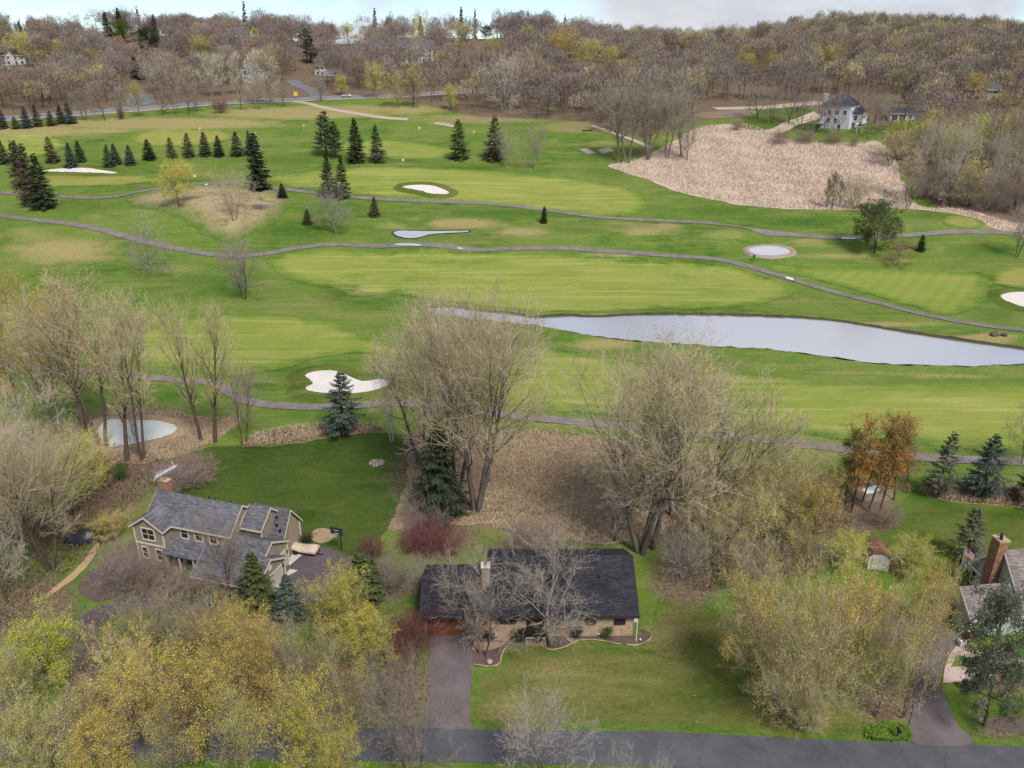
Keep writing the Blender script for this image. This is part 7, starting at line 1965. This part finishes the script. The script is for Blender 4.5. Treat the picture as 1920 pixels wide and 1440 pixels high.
for i, (x, y) in enumerate([(1300, 1311), (1304, 1360)]):
    yf = thing("marker_flag", ["tiny yellow marker flag in the middle of the front lawn", "tiny yellow marker flag near the street"][i], "marker flag", at(x, y), 0.6, "yellow lawn markers")
    MB().tube((0, 0, 0), (0, 0, 0.5), 0.012, n=5).obj("wire", M_METAL, yf); MB().prism([(0.012, .36), (0.14, .36), (0.14, .5), (0.012, .5)], 'y', -0.006, 0.006).obj("cloth", plain("yellow_flag", (0.62, 0.5, 0.03), 0.6), yf)
# a pedestrian-sized dark post at the street's bottom edge
pole = thing("utility_pole", "dark wooden pole top at the bottom edge of the street", "pole", at(1496, 1462), 0)
MB().tube((0, 0, 0), (0, 0, 1.1), 0.12, 0.1, 8).obj("post", plain("dark_pole", (0.03, 0.025, 0.025), 0.9), pole); MB().box(-.16, -.16, 1.1, .16, .16, 1.2).obj("cap", M_BLACK, pole)

# golf flags and course furniture
def pin(px, py, ty, mat, label):
    p = P(px, py); _, _, Z = to_px(*p); h = (py - ty) * Z / FPX * 1.05
    e = thing("golf_flag", label, "golf flag", p, 0.3, "flags on the greens")
    MB().tube((0, 0, 0), (0, 0, h), 0.05, n=6).obj("pole", M_WHITE, e)
    MB().prism([(0.05, h * 0.66), (h * 0.42, h * 0.72), (h * 0.42, h * 0.95), (0.05, h)], 'y', -0.02, 0.02).obj("cloth", mat, e)
YEL = plain("yellow_cloth", (0.62, 0.5, 0.05), 0.7); 
pin(374, 246, 240, F_W, "white flag on the upper left green"); pin(569, 242, 234, YEL, "yellow flag right of the upper fairway spruces"); pin(336, 272, 265, YEL, "yellow flag behind the row of spruces")
pin(785, 247, 239, F_W, "white flag in the middle of the top fairway"); pin(887, 255, 246, YEL, "yellow flag beside the lone spruce"); pin(479, 252, 248, F_W, "white flag above the columnar spruce")
for i, (x, y) in enumerate([(365, 331), (387, 347), (756, 301), (480, 327), (480, 292)]):
    e = thing("tee_marker", ["white tee marker block by the pale fairway gap", "white tee marker block on the mound edge", "white tee marker block left of the lone spruce", "white tee marker block beside the columnar spruce", "white tee marker block above the columnar spruce"][i], "tee marker", at(x, y), 0, "white tee markers")
    MB().loft([[(-.45, -.3, 0), (.45, -.3, 0), (.45, .3, 0), (-.45, .3, 0)], [(-.35, -.22, .45), (.35, -.22, .45), (.35, .22, .45), (-.35, .22, .45)]]).obj("block", M_WHITE, e)
wc = thing("ball_washer", "green ball washer on a post beside the stone rimmed pond", "ball washer", at(1413, 489))
M_GREENP = plain("green_paint", (0.02, 0.13, 0.06), 0.5)
MB().tube((0, 0, 0), (0, 0, 0.9), 0.06).obj("post", M_METAL, wc); MB().box(-.3, -.25, .8, .3, .25, 1.6).obj("box", M_GREENP, wc); MB().box(-.34, -.29, 1.6, .34, .29, 1.7).obj("lid", M_GREENP, wc)
tb = thing("picnic_bench", "green bench at the foot of the lone spruce", "bench", at(872, 300), 0.2)
MB().box(-1, -.3, .45, 1, .3, .55).obj("seat", M_GREENP, tb); MB().box(-1, .28, .55, 1, .36, 1.1).obj("backrest", M_GREENP, tb)
for sx in (-.8, .8): MB().box(sx - .08, -.28, 0, sx + .08, .28, .45).obj("leg", M_GREENP, tb)
fl = thing("fallen_log", "dark fallen log on the grass left of the marsh cottonwoods", "log", at(1103, 246), 0.2)
MB().tube((-2.6, 0, .25), (1.8, 0.3, .3), .32, .2, 8).obj("trunk", plain("dark_log", (0.045, 0.035, 0.03), 0.9), fl); MB().tube((0.4, 0.2, .3), (1.8, -.9, 1.0), .12, .05, 6).obj("branch", plain("dark_log2", (0.05, 0.04, 0.034), 0.9), fl)
sw = thing("garden_arch", "white garden arch in front of the white house bay", "arch", at(1610, 252), R(-20))
for s in (-1.0, 1.0): MB().box(s - .1, -.1, 0, s + .1, .1, 2.9).obj("post", M_WHITE, sw)
MB().box(-1.25, -.14, 2.9, 1.25, .14, 3.1).obj("beam", M_WHITE, sw)
sg = thing("road_sign", "yellow square sign beside the highway side road", "sign", at(555, 183), 0.1)
MB().box(-.06, -.06, 0, .06, .06, 2.2).obj("post", M_METAL, sg); MB().box(-.95, -.12, .9, .95, -.07, 2.8).obj("board", YEL, sg)
ug = thing("patio_umbrella", "grey green patio umbrella at the left foot of the white house", "umbrella", at(1536, 240))
MB().tube((0, 0, 0), (0, 0, 2.4), .06).obj("pole", M_METAL, ug)
MB().loft([[(1.7 * math.cos(a), 1.7 * math.sin(a), 2.0) for a in np.linspace(0, 6.283, 8, endpoint=False)], [(.06 * math.cos(a), .06 * math.sin(a), 2.75) for a in np.linspace(0, 6.283, 8, endpoint=False)]]).obj("canopy", plain("grey_canvas", (0.45, 0.50, 0.50), 0.8), ug)

# cars on the highway
def car(px, py, rz, paint, label):
    e = thing("car", label, "car", at(px, py, 0.18), rz, "cars on the highway")
    prof = [(-2.35, .35), (-2.4, .75), (-2.2, .98), (-1.55, 1.05), (-0.95, 1.45), (0.35, 1.50), (1.15, 1.08), (2.05, .92), (2.35, .70), (2.38, .35)]
    def ring(y, k, kz): return [(x * k, y, .35 + (z - .35) * kz) for x, z in prof]
    MB().loft([ring(-.88, .96, .80), ring(-.80, 1, 1), ring(.80, 1, 1), ring(.88, .96, .80)]).obj("body", paint, e, False)
    MB().prism([(-1.42, 1.06), (-.9, 1.38), (.3, 1.43), (1.0, 1.08)], 'y', -.895, -.872).obj("side_window", M_GLASS, e)
    MB().prism([(-1.42, 1.06), (-.9, 1.38), (.3, 1.43), (1.0, 1.08)], 'y', .872, .895).obj("side_window", M_GLASS, e)
    MB().add([(.42, -.72, 1.50), (.42, .72, 1.50), (1.14, .78, 1.105), (1.14, -.78, 1.105)], [(0, 1, 2, 3)]).obj("windscreen", M_GLASS, e)
    for x in (-1.45, 1.45):
        for y in (-.86, .86):
            w_ = MB().tube((x, y - .1, .33), (x, y + .1, .33), .34, n=16).obj("wheel", M_BLACK, e)
            MB().tube((x, y - .115, .33), (x, y + .115, .33), .2, n=10).obj("rim", M_METAL, w_)
    for y in (-.6, .6):
        MB().box(2.30, y - .2, .62, 2.39, y + .2, .78).obj("headlight", M_WHITE, e); MB().box(-2.42, y - .2, .7, -2.33, y + .2, .86).obj("taillight", F_R, e)
    return e
_dv = P(640, 183) - P(480, 190.5)
_ang = math.atan2(_dv.y, _dv.x)
car(488, 189, _ang, plain("white_car_paint", (0.70, 0.70, 0.70), 0.25, 0.5, var=0.02), "white car on the highway between the verge trees")
car(650, 182.5, _ang + math.pi, plain("silver_car_paint", (0.52, 0.51, 0.52), 0.25, 0.5, 0.3, var=0.02), "silver car on the highway near the yellow budding tree")
